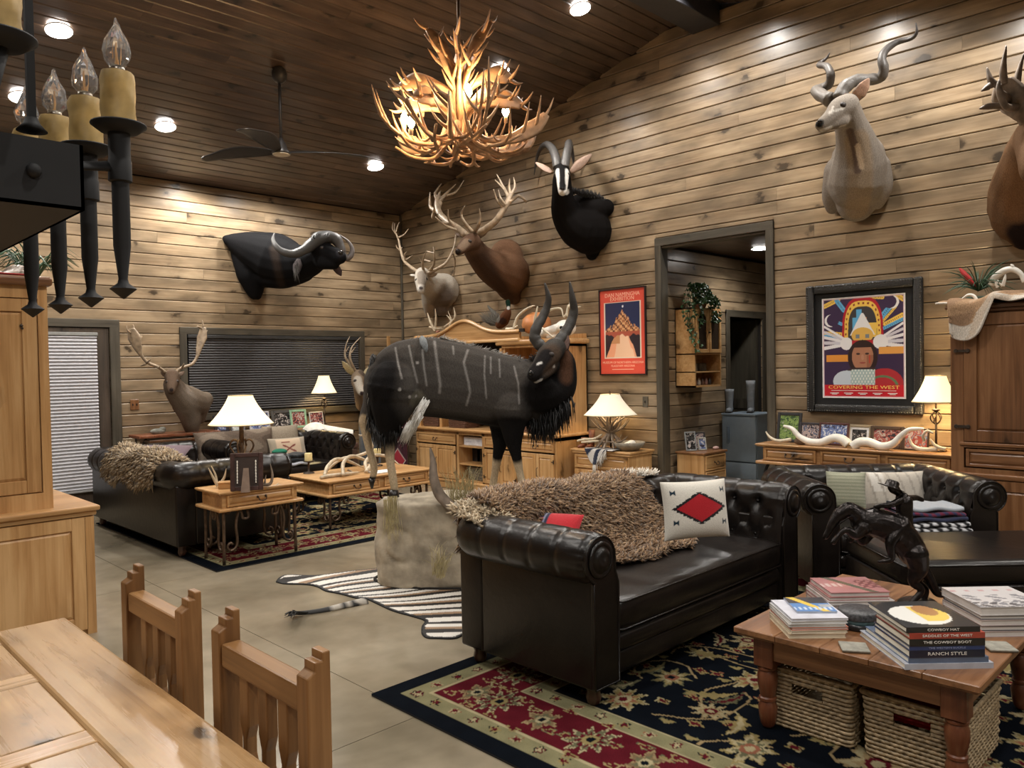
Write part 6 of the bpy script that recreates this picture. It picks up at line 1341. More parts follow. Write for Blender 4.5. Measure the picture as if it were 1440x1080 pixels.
# rock base
def rock():
    c=at(640,700,5.70); t=thing('artificial_rock','tan artificial rock pedestal under the standing nyala','pedestal',(c.x,c.y,0),ROTC)
    rr=random.Random(2); from mathutils import noise
    nu,nv=120,60; V=[]
    ztop=(at(640,699,Tn)).z
    for j in range(nv+1):
        v=j/nv
        if v<.62: z=v/.62*ztop*.94; s=1-.02*(v/.62)**2
        else: k=(v-.62)/.38; z=ztop*(.94+.06*min(1,k*2.2)**.6); s=.98*(1-k)
        for i in range(nu):
            a=2*PI*i/nu; ca,sa=math.cos(a),math.sin(a); e=.62
            x=.575*abs(ca)**e*(1 if ca>0 else -1); y=.29*abs(sa)**e*(1 if sa>0 else -1)
            p=Vector((x*s,y*s,z)); n1=noise.fractal(p*2.6+Vector((3,1,0)),1,2,4); n2=noise.noise(p*9); n3=abs(noise.noise(p*3.5+Vector((5,5,5))))
            d=.035*n1+.022*n2-.10*max(0,.16-n3)*3+.02*abs(noise.noise(p*6+Vector((1,2,3)))); f=1+d*1.2
            zz=z+(.012*n1 if v>.6 else 0)
            V.append((p.x*f,p.y*f,max(0.012,zz) if j else 0.012))
    F=[(j*nu+i,j*nu+(i+1)%nu,(j+1)*nu+(i+1)%nu,(j+1)*nu+i) for j in range(nv) for i in range(nu)]+[tuple(range(nu-1,-1,-1))]
    m=MB(); m.v=V; m.f=F; m.build('rock',plain('tan_rock',(.37,.315,.235),.95,noise=.35,scale=9,bmp=1.0),t,smooth=True)
    MB().tube([(.60*math.cos(a)*(.97+.03*math.cos(4*a)),.31*math.sin(a),.010) for a in [2*PI*k/40 for k in range(41)]],.012,6).build('base_rim',DARK,t,smooth=True)
    return t
rk=rock()
t,M=mk('driftwood_snag','curved grey driftwood snag rising from the rock between the antelope legs','driftwood',at(650,728,5.42))
MB().tube([at(665,738,5.42),at(652,728,5.40),at(634,712,5.38),at(618,695,5.38),at(610,672,5.38),at(609,650,5.40),at(605,630,5.42)],[.05,.048,.045,.046,.04,.028,.008],10,steps=40,flat=.7).build('branch',plain('driftwood',(.22,.17,.13),.85,noise=.4,scale=14,bmp=.5),t,smooth=True,M=M)
STRAW=plain('straw',(.42,.35,.18),.8,noise=.3)
def grass(label,roots,n,L,spread,seed,lean=(0,0,1),mat=STRAW):
    r0=roots[0]; t,M=mk('dry_grass',label,'grass',r0); rr=random.Random(seed); m=MB()
    for k in range(n):
        a=roots[rr.randrange(len(roots))]+Vector((rr.uniform(-.03,.03),rr.uniform(-.03,.03),0)); d=(Vector(lean)+Vector((rr.uniform(-1,1),rr.uniform(-1,1),0))*spread).normalized(); l=L*rr.uniform(.5,1.1); b=a+d*l*.6; c=a+d*l+Vector((rr.uniform(-.05,.05),rr.uniform(-.05,.05),-l*.15))
        m.tube([a,b,c],[.0022,.0018,.0006],3,steps=4)
    stuff(m.build('blade',mat,t,M=M))
grass('dry grass tuft on the rock between the front legs and the driftwood',[at(638,715,5.45),at(650,712,5.5),at(660,712,5.5)],90,.33,.28,1)
grass('drooping dry grass on the front left shoulder of the rock',[at(552,698,5.36),at(545,702,5.34)],60,.26,.12,2,(-.15,-.3,-1))
grass('arched dry grass at the foot of the rock front',[at(620,812,5.28),at(612,808,5.28)],50,.24,.35,3,(.1,-.15,1))
# ------------------------------------------------------------------ fabrics on the sofas
def p1(u,v):
    # fleece over the loveseat back: u across, v from behind the back down the inside to the seat
    x=2.60+1.32*u+.02*math.sin(v*9); S=[(3.13,.55),(3.14,.70),(3.08,.80),(2.98,.815),(2.88,.77),(2.80,.66),(2.72,.56),(2.60,.50),(2.45,.485)]
    q=catmull([Vector((0,a,b)) for a,b in S],20); k=v*20; i=min(int(k),19); p=q[i].lerp(q[i+1],k-i)
    low=.62+.38*math.sin(min(1,max(0,(u-.05)/.45))*PI/2) if u<.5 else 1-.10*(u-.5)
    return None
def drape(S,n=24):
    q=catmull([Vector((0,a,b)) for a,b in S],n)
    def f(v): k=v*n; i=min(int(k),n-1); return q[i].lerp(q[i+1],k-i)
    return f
dS=drape([(3.16,.56),(3.17,.72),(3.11,.815),(3.01,.85),(2.90,.83),(2.80,.74),(2.70,.62),(2.60,.54),(2.46,.50)])
def fl1(u,v):
    x=2.70+1.22*u; vmax=.55+.45*min(1,u/.45); 
    if u>.9: vmax-=.1*(u-.9)*5
    p=dS(v*vmax); z=p.z+.03*math.exp(-((u-.25)/.2)**2)*(1 if p.y>2.8 else 0); y=p.y
    if u<.2: y-=0.10*(.2-u); 
    wob=.012*math.sin(x*17+v*9); return (x+.04*v*(u-.2)+.015*math.sin(v*14),y+wob,z+wob*.6)
t=thing('sheepskin','shaggy brown sheepskin over the back and seat of the front loveseat','throw',(0,0,0))
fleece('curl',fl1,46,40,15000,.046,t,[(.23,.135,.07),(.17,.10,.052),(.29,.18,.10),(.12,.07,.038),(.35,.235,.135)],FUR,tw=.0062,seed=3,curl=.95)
def fl1b(u,v): x=2.58+.16*u; y=3.06-.24*v+.05*math.sin(u*5); z=.815+.03*math.sin(u*3)-.06*(v)**2-.02*(1-u); return (x,y,z)
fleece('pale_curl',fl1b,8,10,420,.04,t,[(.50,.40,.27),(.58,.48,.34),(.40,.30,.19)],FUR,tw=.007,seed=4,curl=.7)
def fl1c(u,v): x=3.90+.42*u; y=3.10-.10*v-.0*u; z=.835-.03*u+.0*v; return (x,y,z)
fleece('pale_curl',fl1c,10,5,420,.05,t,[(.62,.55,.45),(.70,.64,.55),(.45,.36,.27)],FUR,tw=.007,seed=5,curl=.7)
# curly hide on the far sofa
d2=drape([(2.86,.60),(2.80,.70),(2.72,.80),(2.60,.835),(2.49,.79),(2.44,.68),(2.43,.60)])
def fl2(u,v):
    p=d2(v); y=8.05-1.28*u; k=1 if u<.85 else 1-(u-.85)*1.2
    return (p.y+.01*math.sin(u*12),y,p.z*k+(1-k)*.7+.02*math.sin(u*9+v*4)*(1 if v<.7 else 0)-(.06*math.sin(u*7)**2 if v>.9 else 0))
t=thing('curly_hide','curly tan hide folded over the back corner of the far sofa','throw',(0,0,0))
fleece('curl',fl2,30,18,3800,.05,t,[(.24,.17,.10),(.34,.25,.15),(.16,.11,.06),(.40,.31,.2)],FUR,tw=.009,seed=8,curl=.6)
WEAVE=vcol('woven_wool',.9,fur=.3,scale=250,var=.2,spec=.1,sheen=.3,stretch=(1,1,1))
def pillow(label,cpos,rz,tilt,w,h,dep,cf,mat=None,name='throw_pillow',spin=0,n=44,group=None):
    t=thing(name,label,'pillow',tuple(cpos),group=group,rot=(0,0,0)); t.rotation_euler=(Matrix.Rotation(rz,3,'Z')@Matrix.Rotation(-tilt,3,'X')@Matrix.Rotation(spin,3,'Y')).to_euler()
    def side(s):
        def f(u,v):
            x=2*u-1;z=2*v-1; b=max(0,(1-abs(x)**3.2)*(1-abs(z)**3.2))**.55; pin=1-.045*(1-abs(x))*0-.05*(1-abs(z)**2)*abs(x)**4-.05*(1-abs(x)**2)*abs(z)**4
            return (x*w/2*(1-.05*(1-z*z)*abs(x)**3),s*dep/2*b,h/2+z*h/2*(1-.05*(1-x*x)*abs(z)**3))
        return f
    fr_=painted(side(-1),n,n,cf,'front_cover',mat or WEAVE,t); bk=painted(side(1),12,12,lambda U,V:np.tile(np.array(cf(np.array([.02]),np.array([.02]))[0]),(U.size,1)),'back_cover',mat or WEAVE,t)
    return t
def navajo(U,V):
    C=np.tile(np.array((.68,.65,.58)),(U.size,1)); x=np.abs(U-.5);z=np.abs(V-.53)
    st=np.floor((.5-.0-x*1.75)*22)/22; d=x/.36+z/.25; zz=np.floor(z*34)/34
    C[(x<.40-1.55*zz)&(z<.27)]=(.01,.01,.012)
    tooth=(x<.42-1.45*z)&(np.floor(z*40)%2==0)&(z<.27); C[tooth]=(.01,.01,.012); C[(x<.35-1.5*z)&(z<.235)]=(.42,.012,.02)
    for cx,cz in ((.12,.80),(.88,.82),(.13,.30),(.87,.28)):
        u=U-cx;v=V-cz; C[(np.abs(v)<np.abs(u)*1.2+.008)&(np.abs(u)<.04)&(np.abs(v)<.045)&~((np.abs(v)<.0))]=(.01,.03,.05)
    return C
pillow('white woven pillow with a red and black diamond on the front loveseat',at(981,758,3.99),-.52,.16,.37,.30,.13,navajo,n=80)
solid=lambda c:(lambda U,V:np.tile(np.array(c),(U.size,1)))
def stripes(U,V):
    C=np.tile(np.array((.012,.02,.06)),(U.size,1)); C[(U>.55)]=(.48,.02,.03); C[(np.abs(U-.5)<.02)]=(.3,.3,.4); C[(np.abs(V-.8)<.03)&(U<.5)]=(.4,.03,.04); return C
t=pillow('navy and red striped cushion tucked behind the near loveseat arm',(2.78,2.70,.50),-1.20,.80,.38,.38,.12,stripes)
def sofa3c(U,V):
    C=np.tile(np.array((.17,.13,.10)),(U.size,1)); n=np.sin(U*9+V*4)*np.sin(V*7-U*3); C[n>.3]=(.25,.20,.155); C[n<-.4]=(.12,.09,.07); return C
pillow('long mottled brown hide cushion on the sofa under the window',(4.02,8.55,.47),0,.25,.95,.42,.20,sofa3c,FURM)
pillow('plain taupe back cushion on the sofa under the window',(4.62,8.62,.47),-.1,.25,.46,.43,.18,solid((.30,.25,.19)),FURM)
def crossp(U,V):
    C=np.tile(np.array((.34,.29,.22)),(U.size,1)); i=(np.abs(U-.5)<.34)&(np.abs(V-.5)<.42); C[i]=(.55,.42,.30)
    d1=np.abs((V-.5)-(U-.5)*.9); d2_=np.abs((V-.5)+(U-.5)*.9); C[i&(np.abs(U-.5)<.16)&((d1<.035)|(d2_<.035))]=(.20,.05,.04); C[i&(np.abs(V-.76)<.03)&(np.abs(U-.42)<.12)]=(.20,.05,.04); return C
pillow('tan pillow with a dark red crossed mark on the sofa under the window',(4.58,8.40,.47),-.1,.35,.46,.30,.13,crossp)
pillow('dusty purple pillow leaning on the far sofa corner',(2.86,8.12,.56),-.9,1.0,.60,.42,.12,solid((.17,.12,.14)),name='throw_pillow')
def hound(U,V):
    C=np.tile(np.array((.30,.31,.22)),(U.size,1)); C[(np.sin(V*70)>.2)]=(.40,.40,.30); return C
pillow('small green-grey striped pillow in the left corner of the tufted armchair',at(1190,716,5.42),-1.15,.2,.26,.26,.10,hound)
def linen(U,V):
    C=np.tile(np.array((.55,.50,.43)),(U.size,1)); C[(U>.1)&(U<.3)&(V>.5)]=(.7,.66,.6); C[(np.sin(U*40+V*6)>.8)]=(.40,.36,.31); C[V<.25]=(.33,.29,.25); return C
pillow('cream linen lumbar pillow behind the bronze rider on the armchair',at(1262,722,5.55),ROTC,.25,.46,.30,.12,linen)
def folds(label,cpos,rz,w,d,h,cols,name='folded_blanket',cat='blanket'):
    t=thing(name,label,cat,tuple(cpos),rz); n=len(cols)
    for k,c in enumerate(cols):
        def cf(U,V,c=c):
            C=np.tile(np.array(c[0]),(U.size,1))
            if len(c)>1: C[np.sin(U*46+3*np.sin(V*5))>.1]=c[1]
            return C
        z0=h*k/n;z1=h*(k+1)/n
        def f(u,v,z0=z0,z1=z1,k=k):
            a=2*PI*v; x=(u-.5)*w*(1-.04*k); return (x,math.copysign(abs(math.cos(a))**.5,math.cos(a))*d/2*(1-.05*k),(z0+z1)/2+math.copysign(abs(math.sin(a))**.5,math.sin(a))*(z1-z0)*.52+.006*math.sin(u*11+k*2))
        painted(f,36,24,cf,'fold',WEAVE,t)
    return t
b0=at(1300,760,5.12); folds('black and white striped blanket folded on the armchair seat',(b0.x,b0.y,.435),ROTC,.44,.34,.16,[((.62,.62,.64),(.01,.01,.012)),((.70,.70,.72),(.01,.01,.012)),((.03,.035,.07),(.03,.035,.08)),((.16,.02,.05),(.04,.04,.10)),((.35,.38,.42),)])
folds('white and black folded shirts with a green one on the sofa under the window',(4.42,8.12,.47),0,.34,.3,.13,[((.62,.66,.74),),((.02,.025,.03),),((.02,.025,.03),(.01,.01,.01))],'folded_shirts','clothes')
o=MB().ell((0,0,.03),(.09,.07,.035)).build('green_cloth',plain('green_cloth',(.01,.14,.08),.9),smooth=True); o.location=(4.32,8.15,.60); tag(o,'green cloth bunched on top of the folded shirts','cloth')
# ------------------------------------------------------------------ antler chandelier
CX,CY=3.715,4.235; CZ=at(655,160,5.633).z
t=thing('antler_chandelier','big chandelier of tangled shed antlers with glowing bulbs below the ridge beam','chandelier',(CX,CY,CZ),ROTC)
MB().cyl((0,0,-.05),(0,0,4.915-CZ),.012).lathe([(.0,4.89-CZ),(.07,4.90-CZ),(.075,4.918-CZ)],n=16).build('rod',BRONZE,t,smooth=True)
CHM=plain('chandelier_antler',(.40,.24,.13),.5,noise=.4,scale=14,bmp=.2)
rc=random.Random(12); pz=lambda x,y:(x/1095*5.63,(160-y)/1095*5.63)
def chant(P,r,tines,palmw=0,nm='antler'):
    m=MB(); P=[Vector(p) for p in P]; n=len(P)
    if palmw: m.tube(P,[r]*(n-3)+[palmw*.6,palmw,palmw*.45],8,steps=24,flat=[1]*(n-3)+[.4,.16,.2],side=(0,.35,1))
    else: m.tube(P,[r*(1-.55*i/(n-1)) for i in range(n)],8,steps=24)
    Q=catmull(P,24)
    for u,d,l in tines:
        a=Q[min(24,int(u*24))]; d=Vector(d).normalized(); b=a+d*l*.55+Vector((0,0,-.02*0)); c=a+d*l+Vector((0,0,l*.25)); m.tube([a,b,c],[r*.7,r*.5,r*.08],6,steps=8)
    m.build(nm,CHM,t,smooth=True)
# lower basket: antlers radiate out and curl up
for k in range(13):
    a=2*PI*k/13+rc.uniform(-.12,.12); d=Vector((math.cos(a),math.sin(a),0)); s=Vector((-d.y,d.x,0))*rc.choice((-1,1)); R=rc.uniform(.50,.63); z0=-.24+rc.uniform(-.03,.03)
    P=[d*.06+Vector((0,0,z0+.05)),d*.18+Vector((0,0,z0)),d*(R*.6)+s*.06+Vector((0,0,z0-.01)),d*(R*.85)+s*.12+Vector((0,0,z0+.06)),d*R+s*.15+Vector((0,0,z0+.15))]
    up=[(u,d*.5+s*rc.uniform(-1,.6)+Vector((0,0,rc.uniform(.5,1.1))),rc.uniform(.12,.22)) for u in (.35,.5,.65,.8,.92)]+[(.15,s+Vector((0,0,-.3)),.1),(.45,s*-1+Vector((0,0,-.25)),.12)]
    chant(P,.020,up,.075 if k%3==0 else 0)
# hanging under-ring
for k in range(9):
    a=2*PI*(k+.5)/9; d=Vector((math.cos(a),math.sin(a),0)); s=Vector((-d.y,d.x,0))
    P=[d*.10+Vector((0,0,-.10)),d*.16+Vector((0,0,-.22)),d*.24+s*.05+Vector((0,0,-.30)),d*.34+s*.16+Vector((0,0,-.29)),d*.40+s*.27+Vector((0,0,-.23))]
    chant(P,.019,[(.5,d+Vector((0,0,-.4)),.10),(.75,d+Vector((0,0,.4)),.12),(.3,s*-1+Vector((0,0,-.3)),.12)])
# middle tier palms
for a,z,L in ((PI*.97,.03,.42),(PI*.03,.05,.44),(PI*1.25,.0,.40),(PI*1.75,.02,.38),(PI*.5,.06,.42),(PI*1.02,.17,.42),(PI*-.05,.20,.36)):
    d=Vector((math.cos(a),math.sin(a),0)); s=Vector((-d.y,d.x,0))
    P=[d*.03+Vector((0,0,z-.20)),d*.07+Vector((0,0,z-.05)),d*L*.45+Vector((0,0,z+.02)),d*L*.75+Vector((0,0,z+.04)),d*L+Vector((0,0,z+.00))]
    chant(P,.022,[(u,d*.6+s*q+Vector((0,0,.5*w_)),.11) for u,q,w_ in ((.7,1,1),(.8,-1,1),(.9,.7,.6),(1,-.4,.8),(1,.4,-.5),(.85,0,1.6))],.085)
# upper crown
for a,z,L,lean in ((2.6,.10,.55,.38),(.6,.12,.58,.36),(1.7,.05,.50,.22),(4.6,.05,.45,.2),(3.6,.0,.40,.30),(5.6,.0,.36,.30)):
    d=Vector((math.cos(a),math.sin(a),0)); s=Vector((-d.y,d.x,0))
    P=[d*.02+Vector((0,0,-.15)),d*.04+Vector((0,0,z+.05)),d*L*lean*.35+Vector((0,0,z+L*.45)),d*L*lean*.8+Vector((0,0,z+L*.75)),d*L*lean*1.3+Vector((0,0,z+L))]
    chant(P,.022,[(.45,d+s*.3+Vector((0,0,.8)),.15),(.6,s+Vector((0,0,.8)),.14),(.75,d+Vector((0,0,.5)),.16),(.85,s*-1+Vector((0,0,.9)),.14),(1,d*1+s*.5+Vector((0,0,.6)),.12)],.05)
GLOW=emis('filament_glow',(1,.62,.28),90)
for px,py,dy in ((579,182,-.1),(600,150,.10),(592,196,-.25),(668,150,-.15),(718,158,.15),(650,140,.25)):
    x,z=pz(px-655,py); q=(x,dy,z)
    MB().lathe([(.012,-.05),(.014,-.02),(.012,0)],q,8).build('candle_socket',plain('ivory_socket',(.6,.5,.35),.5),t,smooth=True)
    MB().lathe([(.012,0),(.026,.025),(.024,.05),(.008,.085),(0,.095)],q,10,close=False).build('bulb',GLOW,t,smooth=True)
    wv=Matrix.Translation((CX,CY,CZ))@Matrix.Rotation(ROTC,4,'Z')@Vector((q[0],q[1],q[2]+.10)); lamp('chandelier_light','POINT',tuple(wv),11,(1,.66,.34),rad=.03)
# ------------------------------------------------------------------ ceiling fan
FX,FY=3.78,6.95; hz=at(402,215,7.6).z; cz=ceil_z(FY)-.02
t=thing('ceiling_fan','dark three-blade ceiling fan on a long down rod','ceiling fan',(FX,FY,hz),ROTC)
FM=plain('fan_black',(.03,.028,.028),.4)
MB().lathe([(0,-.03),(.085,-.028),(.09,-.01),(.06,.03),(.05,.07),(.03,.10),(.02,.13)],n=20).build('motor',FM,t,smooth=True)
MB().lathe([(0,-.036),(.075,-.034),(.085,-.028)],n=24).build('light_disc',plain('cream_disc',(.62,.56,.45),.5),t,smooth=True)
MB().cyl((0,0,.1),(0,0,cz-hz-.05),.014).build('down_rod',FM,t,smooth=True)
MB().ell((0,0,cz-hz-.055),(.075,.075,.085)).build('canopy',FM,t,smooth=True)
for a in (170,10,262):
    def bl(u,v,a=a):
        r=.06+.78*u; w=(.06+.13*math.sin(min(1,u*1.25)*PI*.8))*(1 if u<.9 else max(.15,math.sqrt(max(0,1-((u-.9)/.1)**2)))); tw=.40*(1-u)+.06; y=(v-.5)*w; 
        p=Vector((r,y*math.cos(tw)+.03*math.sin(u*3),y*math.sin(tw)+.05*math.sin(u*PI)*.6-.03*u)); return Matrix.Rotation(math.radians(a),3,'Z')@p
    MB().grid(bl,24,6).build('blade',FM,t,smooth=True,solid=.008)
# ------------------------------------------------------------------ foreground candle chandelier (black iron box)
B0=at(118,252,.96)
t=thing('iron_candle_chandelier','black iron chandelier with wax candle sleeves and clear flame bulbs, upper left','chandelier',tuple(B0)); M=Matrix.Translation(-B0)
xb=B0.x; yf=B0.y; zt=at(118,205,.96).z; zb=at(118,296,.96).z
PL=plain('black_plate',(.006,.0065,.008),.7,metal=0,noise=.2)
body=MB().box((xb-.72,yf,zb),(xb,yf+.004,zt)).box((xb-.004,yf,zb),(xb,yf+.62,zt)).box((xb-.72,yf,zb),(xb-.716,yf+.62,zt)).box((xb-.72,yf+.616,zb),(xb,yf+.62,zt)).box((xb-.72,yf,zb),(xb,yf+.62,zb+.004))
body.build('box',PL,t,M=M)
def rivet(p): MB().ell(p,(.0085,.006,.0085),n=12).build('rivet',PL,t,smooth=True,M=M)
q=at(47,240,1.0); 
r=at(47,240,1)-Vector((0,0,CAM_H)); sc_=yf/r.y; rivet((r.x*sc_,yf-.002,CAM_H+r.z*sc_))
for y in (.2,.4): rivet((xb+.002,yf+y,(zt+zb)/2))
WAX=plain('amber_wax',(.50,.34,.12),.5,noise=.25,scale=30); WAXM=WAX
gm,gt,gb=nt('cut_glass'); gb.inputs['Base Color'].default_value=(.96,.97,1,1); gb.inputs['Transmission Weight'].default_value=.88; gb.inputs['Roughness'].default_value=.03; gb.inputs['IOR'].default_value=1.45
FIL=plain('amber_filament',(.7,.35,.1),.4)
def candle(px,pytop,pybot,t_,wpx,rod=True,pbot=418,pan=True,ext=0):
    c=at(px,pybot,t_); top=at(px,pytop,t_); rr=wpx/2/1095*t_; h=top.z-c.z
    # wax sleeve with runny surface
    V=[];F=[]; n=20; m_=10; rg_=random.Random(int(px)); off=[rg_.uniform(0,6) for _ in range(4)]
    for j in range(m_+1):
        for i in range(n): a=2*PI*i/n; rad=rr*(1+.05*math.sin(3*a+off[0])*math.sin(j*.9+off[1])+.035*math.sin(7*a+j*1.3+off[2]))*(.93 if j==m_ else 1); V.append((c.x+rad*math.cos(a),c.y+rad*math.sin(a),c.z+h*j/m_))
    F=[(j*n+i,j*n+(i+1)%n,(j+1)*n+(i+1)%n,(j+1)*n+i) for j in range(m_) for i in range(n)]+[tuple(m_*n+i for i in range(n)),tuple(range(n-1,-1,-1))]
    m=MB(); m.v=V;m.f=F; m.build('candle_sleeve',WAXM,t,smooth=False,M=M,autos=60)
    # bulb: faceted flame
    pr=[(rr*.42,0),(rr*.40,.008),(rr*.75,.018),(rr*.82,.030),(rr*.66,.045),(rr*.38,.058),(rr*.16,.068),(rr*.10,.074),(0,.078)]
    k=1.0; pr=[(r_,z*k) for r_,z in pr]; V=MB().lathe(pr,(c.x,c.y,top.z),12,close=False); 
    V.v=[(x+random.uniform(-.0013,.0013),y+random.uniform(-.0013,.0013),z+random.uniform(-.0012,.0012)) for x,y,z in V.v]
    V.build('flame_bulb',gm,t,M=M); MB().tube([(c.x,c.y,top.z+.012),(c.x,c.y,top.z+.04)],[.0022,.0012],6).build('filament',FIL,t,M=M)
    MB().lathe([(rr*.44,-.002),(rr*.46,.006),(rr*.40,.010)],(c.x,c.y,top.z),12).build('collar',plain('brass_collar',(.5,.45,.38),.3,1),t,smooth=True,M=M)
    if pan: MB().lathe([(.004,-.010),(rr*1.1,-.006),(rr*1.62,.003),(rr*1.60,.005),(rr*1.0,-.002),(0,-.003)],(c.x,c.y,c.z),24,close=False).build('drip_pan',PL,t,smooth=True,M=M)
    if rod:
        zb2=at(px,pbot,t_).z; r0=.0115
        MB().lathe([(.0145,-.008),(.0145,-.045),(.0155,-.047),(.0155,-.075),(r0,-.077),(r0,zb2-c.z+.075),(.006,zb2-c.z+.028),(.0075,zb2-c.z+.022),(.018,zb2-c.z+.014),(.001,zb2-c.z)][::-1],(c.x,c.y,c.z),4 if False else 16,close=False).build('drop_rod',PL,t,autos=40,M=M)
        MB().tube([(xb-.001,c.y,c.z-.05),(xb+.02,c.y,c.z-.062),(c.x-.01,c.y,c.z-.055)],[.010,.008,.010],8,steps=8,flat=.5).build('arm',PL,t,smooth=True,M=M)
candle(167,104,180,1.10,45,pbot=420); candle(122,140,211,1.175,43,pbot=432); candle(79,166,225,1.25,40,pbot=441); candle(40,185,240,1.33,37,pbot=446)
for k,(px,t_,pb) in enumerate(()): pass
# near upper candle and hanging rod
candle(-4,-30,57,.86,62,rod=False)
c=at(-4,64,.86); MB().cyl((c.x,c.y,c.z),(c.x-.02,c.y,zt),.012).build('stem',PL,t,smooth=True,M=M)
tw=MB(); P=[]; a=at(45,188,.99); b=Vector((a.x,a.y,ceil_z(a.y)-.03)); 
tw.tube([a,a.lerp(b,.5),b],.0065,4,steps=60); tw.build('hanging_rod',PL,t,M=M)
MB().lathe([(0,0),(.018,.003),(.010,.012),(.007,.02)],tuple(a),14,close=False).build('rod_boss',PL,t,smooth=True,M=M)
# ------------------------------------------------------------------ coffee table things (front table top z=.44)
def book(label,c,rz,w,d,h,cover,spine=None,sc=(.75,.72,.62),text_=None,tcol=(.8,.78,.7),group=None,soft=False,name='book',tsize=.7,paint=None,tal=0):
    t=thing(name,label,'magazine' if name=='magazine' else 'book',tuple(c),rz,group); cv=plain('cover',cover,.3,noise=.12,coat=.4); e=.003 if not soft else 0
    th=.003 if not soft else .001
    if paint:
        painted(lambda u,v:(-w/2+w*u,-d/2+d*v,h+.0004),46,40,paint,'printed_cover',PM,t)
    MB().box((-w/2,-d/2,0),(w/2,d/2,th)).box((-w/2,-d/2,h-th),(w/2,d/2,h)).box((-w/2,-d/2,th),(w/2,-d/2+.003,h-th)).build('cover',cv,t) if spine is not False else MB().box((-w/2,-d/2,h-th),(w/2,d/2,h)).box((-w/2,-d/2,0),(w/2,d/2,th)).box((-w/2,d/2-.003,th),(w/2,d/2,h-th)).build('cover',cv,t)
    if spine is not False: MB().box((-w/2+e,-d/2+.003,th),(w/2-e,d/2-e,h-th)).build('pages',plain('pages',sc,.8,noise=.08),t)
    else: MB().box((-w/2+e,-d/2+e,th),(w/2-e,d/2-.003,h-th)).build('pages',plain('pages',sc,.8,noise=.08),t)
    if text_: text(text_,h*tsize,Matrix.Translation((tal,-d/2-.0006,h/2))@Matrix.Rotation(PI/2,4,'X'),plain('spine_lettering',tcol,.5,noise=0),t,sx=1.35)
    return t
def loc(px,py,z): p=onZ(px,py,z); return p
# stack C
z=.44; base=loc(1335,941,.44)
fwd=Vector((.703,.7112,0)); rt=Vector((.7112,-.703,0))
SA=[('pale landscape-cover book at the bottom of the spine-out stack',.315,.36,.021,(.42,.44,.50),None,0,0),
('blue and black photo book, second from the bottom of the spine-out stack',.285,.34,.020,(.10,.14,.22),None,.0,.004),
('dark navy book lettered RANCH STYLE in the spine-out stack',.268,.27,.026,(.012,.016,.035),'RANCH STYLE',-.006,.002),
('thin blue book above the RANCH STYLE book',.268,.27,.015,(.03,.05,.14),'THE WESTERN BUCKLE',-.006,.002),
('black book lettered THE COWBOY BOOT in the spine-out stack',.268,.26,.026,(.012,.012,.012),'THE COWBOY BOOT',-.006,.0),
('red book lettered SADDLES OF THE WEST in the spine-out stack',.268,.26,.020,(.35,.055,.035),'SADDLES OF THE WEST',-.006,.0),
('black book with a cowboy hat on its cover, top of the spine-out stack',.262,.30,.020,(.015,.015,.016),'COWBOY HAT',-.018,.004)]
def hatcov(U,V):
    C=np.tile(np.array((.02,.02,.022)),(U.size,1)); C[(((U-.45)/.40)**2+((V-.45)/.36)**2<1)]=(.75,.74,.70); C[(((U-.55)/.30)**2+((V-.5)/.30)**2<1)&(U>.42)]=(.75,.55,.12); C[(((U-.62)/.16)**2+((V-.62)/.2)**2<1)]=(.40,.20,.08); C[(V<.04)]=(.02,.02,.022); return C
for k,(l,w_,d_,h_,c_,tx,ox,oy) in enumerate(SA):
    p=base+fwd*(d_/2+oy)+rt*(ox); p.z=z; book(l,p,ROTC,w_,d_,h_,c_,text_=tx,tsize=.62 if k!=4 else .5,paint=hatcov if k==6 else None,tcol=(.75,.73,.68) if k!=3 else (.25,.3,.5),group='books of the spine-out stack'); z+=h_+.0003
# stack A magazines and books
z=.44; base=loc(1152,898,.44); HS=[(.020,(.60,.50,.36)),(.013,(.62,.56,.45)),(.012,(.55,.20,.14)),(.012,(.50,.48,.45)),(.013,(.62,.62,.62)),(.010,(.62,.63,.70))]
LA=['cream book at the bottom of the left stack','cream book second from the bottom of the left stack','thin red-edged book in the middle of the left stack','grey book in the upper half of the left stack','white magazine second from the top of the left stack','pale silver magazine near the top of the left stack']
for k,(h_,c_) in enumerate(HS):
    p=base+fwd*.125+rt*(.004*((k*7)%3-1)); p.z=z; book(LA[k],p,ROTC+.02*((k*5)%3-1),.225,.25,h_,c_,False,name='book' if k<4 else 'magazine',sc=(.62,.55,.42) if k<2 else (.66,.65,.63),group='books of the left stack'); z+=h_+.0003
def magcov(U,V):
    C=np.tile(np.array((.10,.25,.55)),(U.size,1)); C[V>.55]=(.05,.05,.06); C[np.abs((U+V*.6)-.75)<.10]=(.80,.55,.08); C[(V<.3)&(V>.12)&(np.sin(U*50)>0)]=(.6,.7,.85); C[(U>.7)&(V>.3)&(V<.5)]=(.4,.42,.45); return C
p=base+fwd*.155+rt*.022; p.z=z; book('magazine with a blue and yellow cover on top of the left stack',p,ROTC-.06,.16,.19,.008,(.45,.5,.6),False,name='magazine',paint=magcov,sc=(.6,.62,.66))
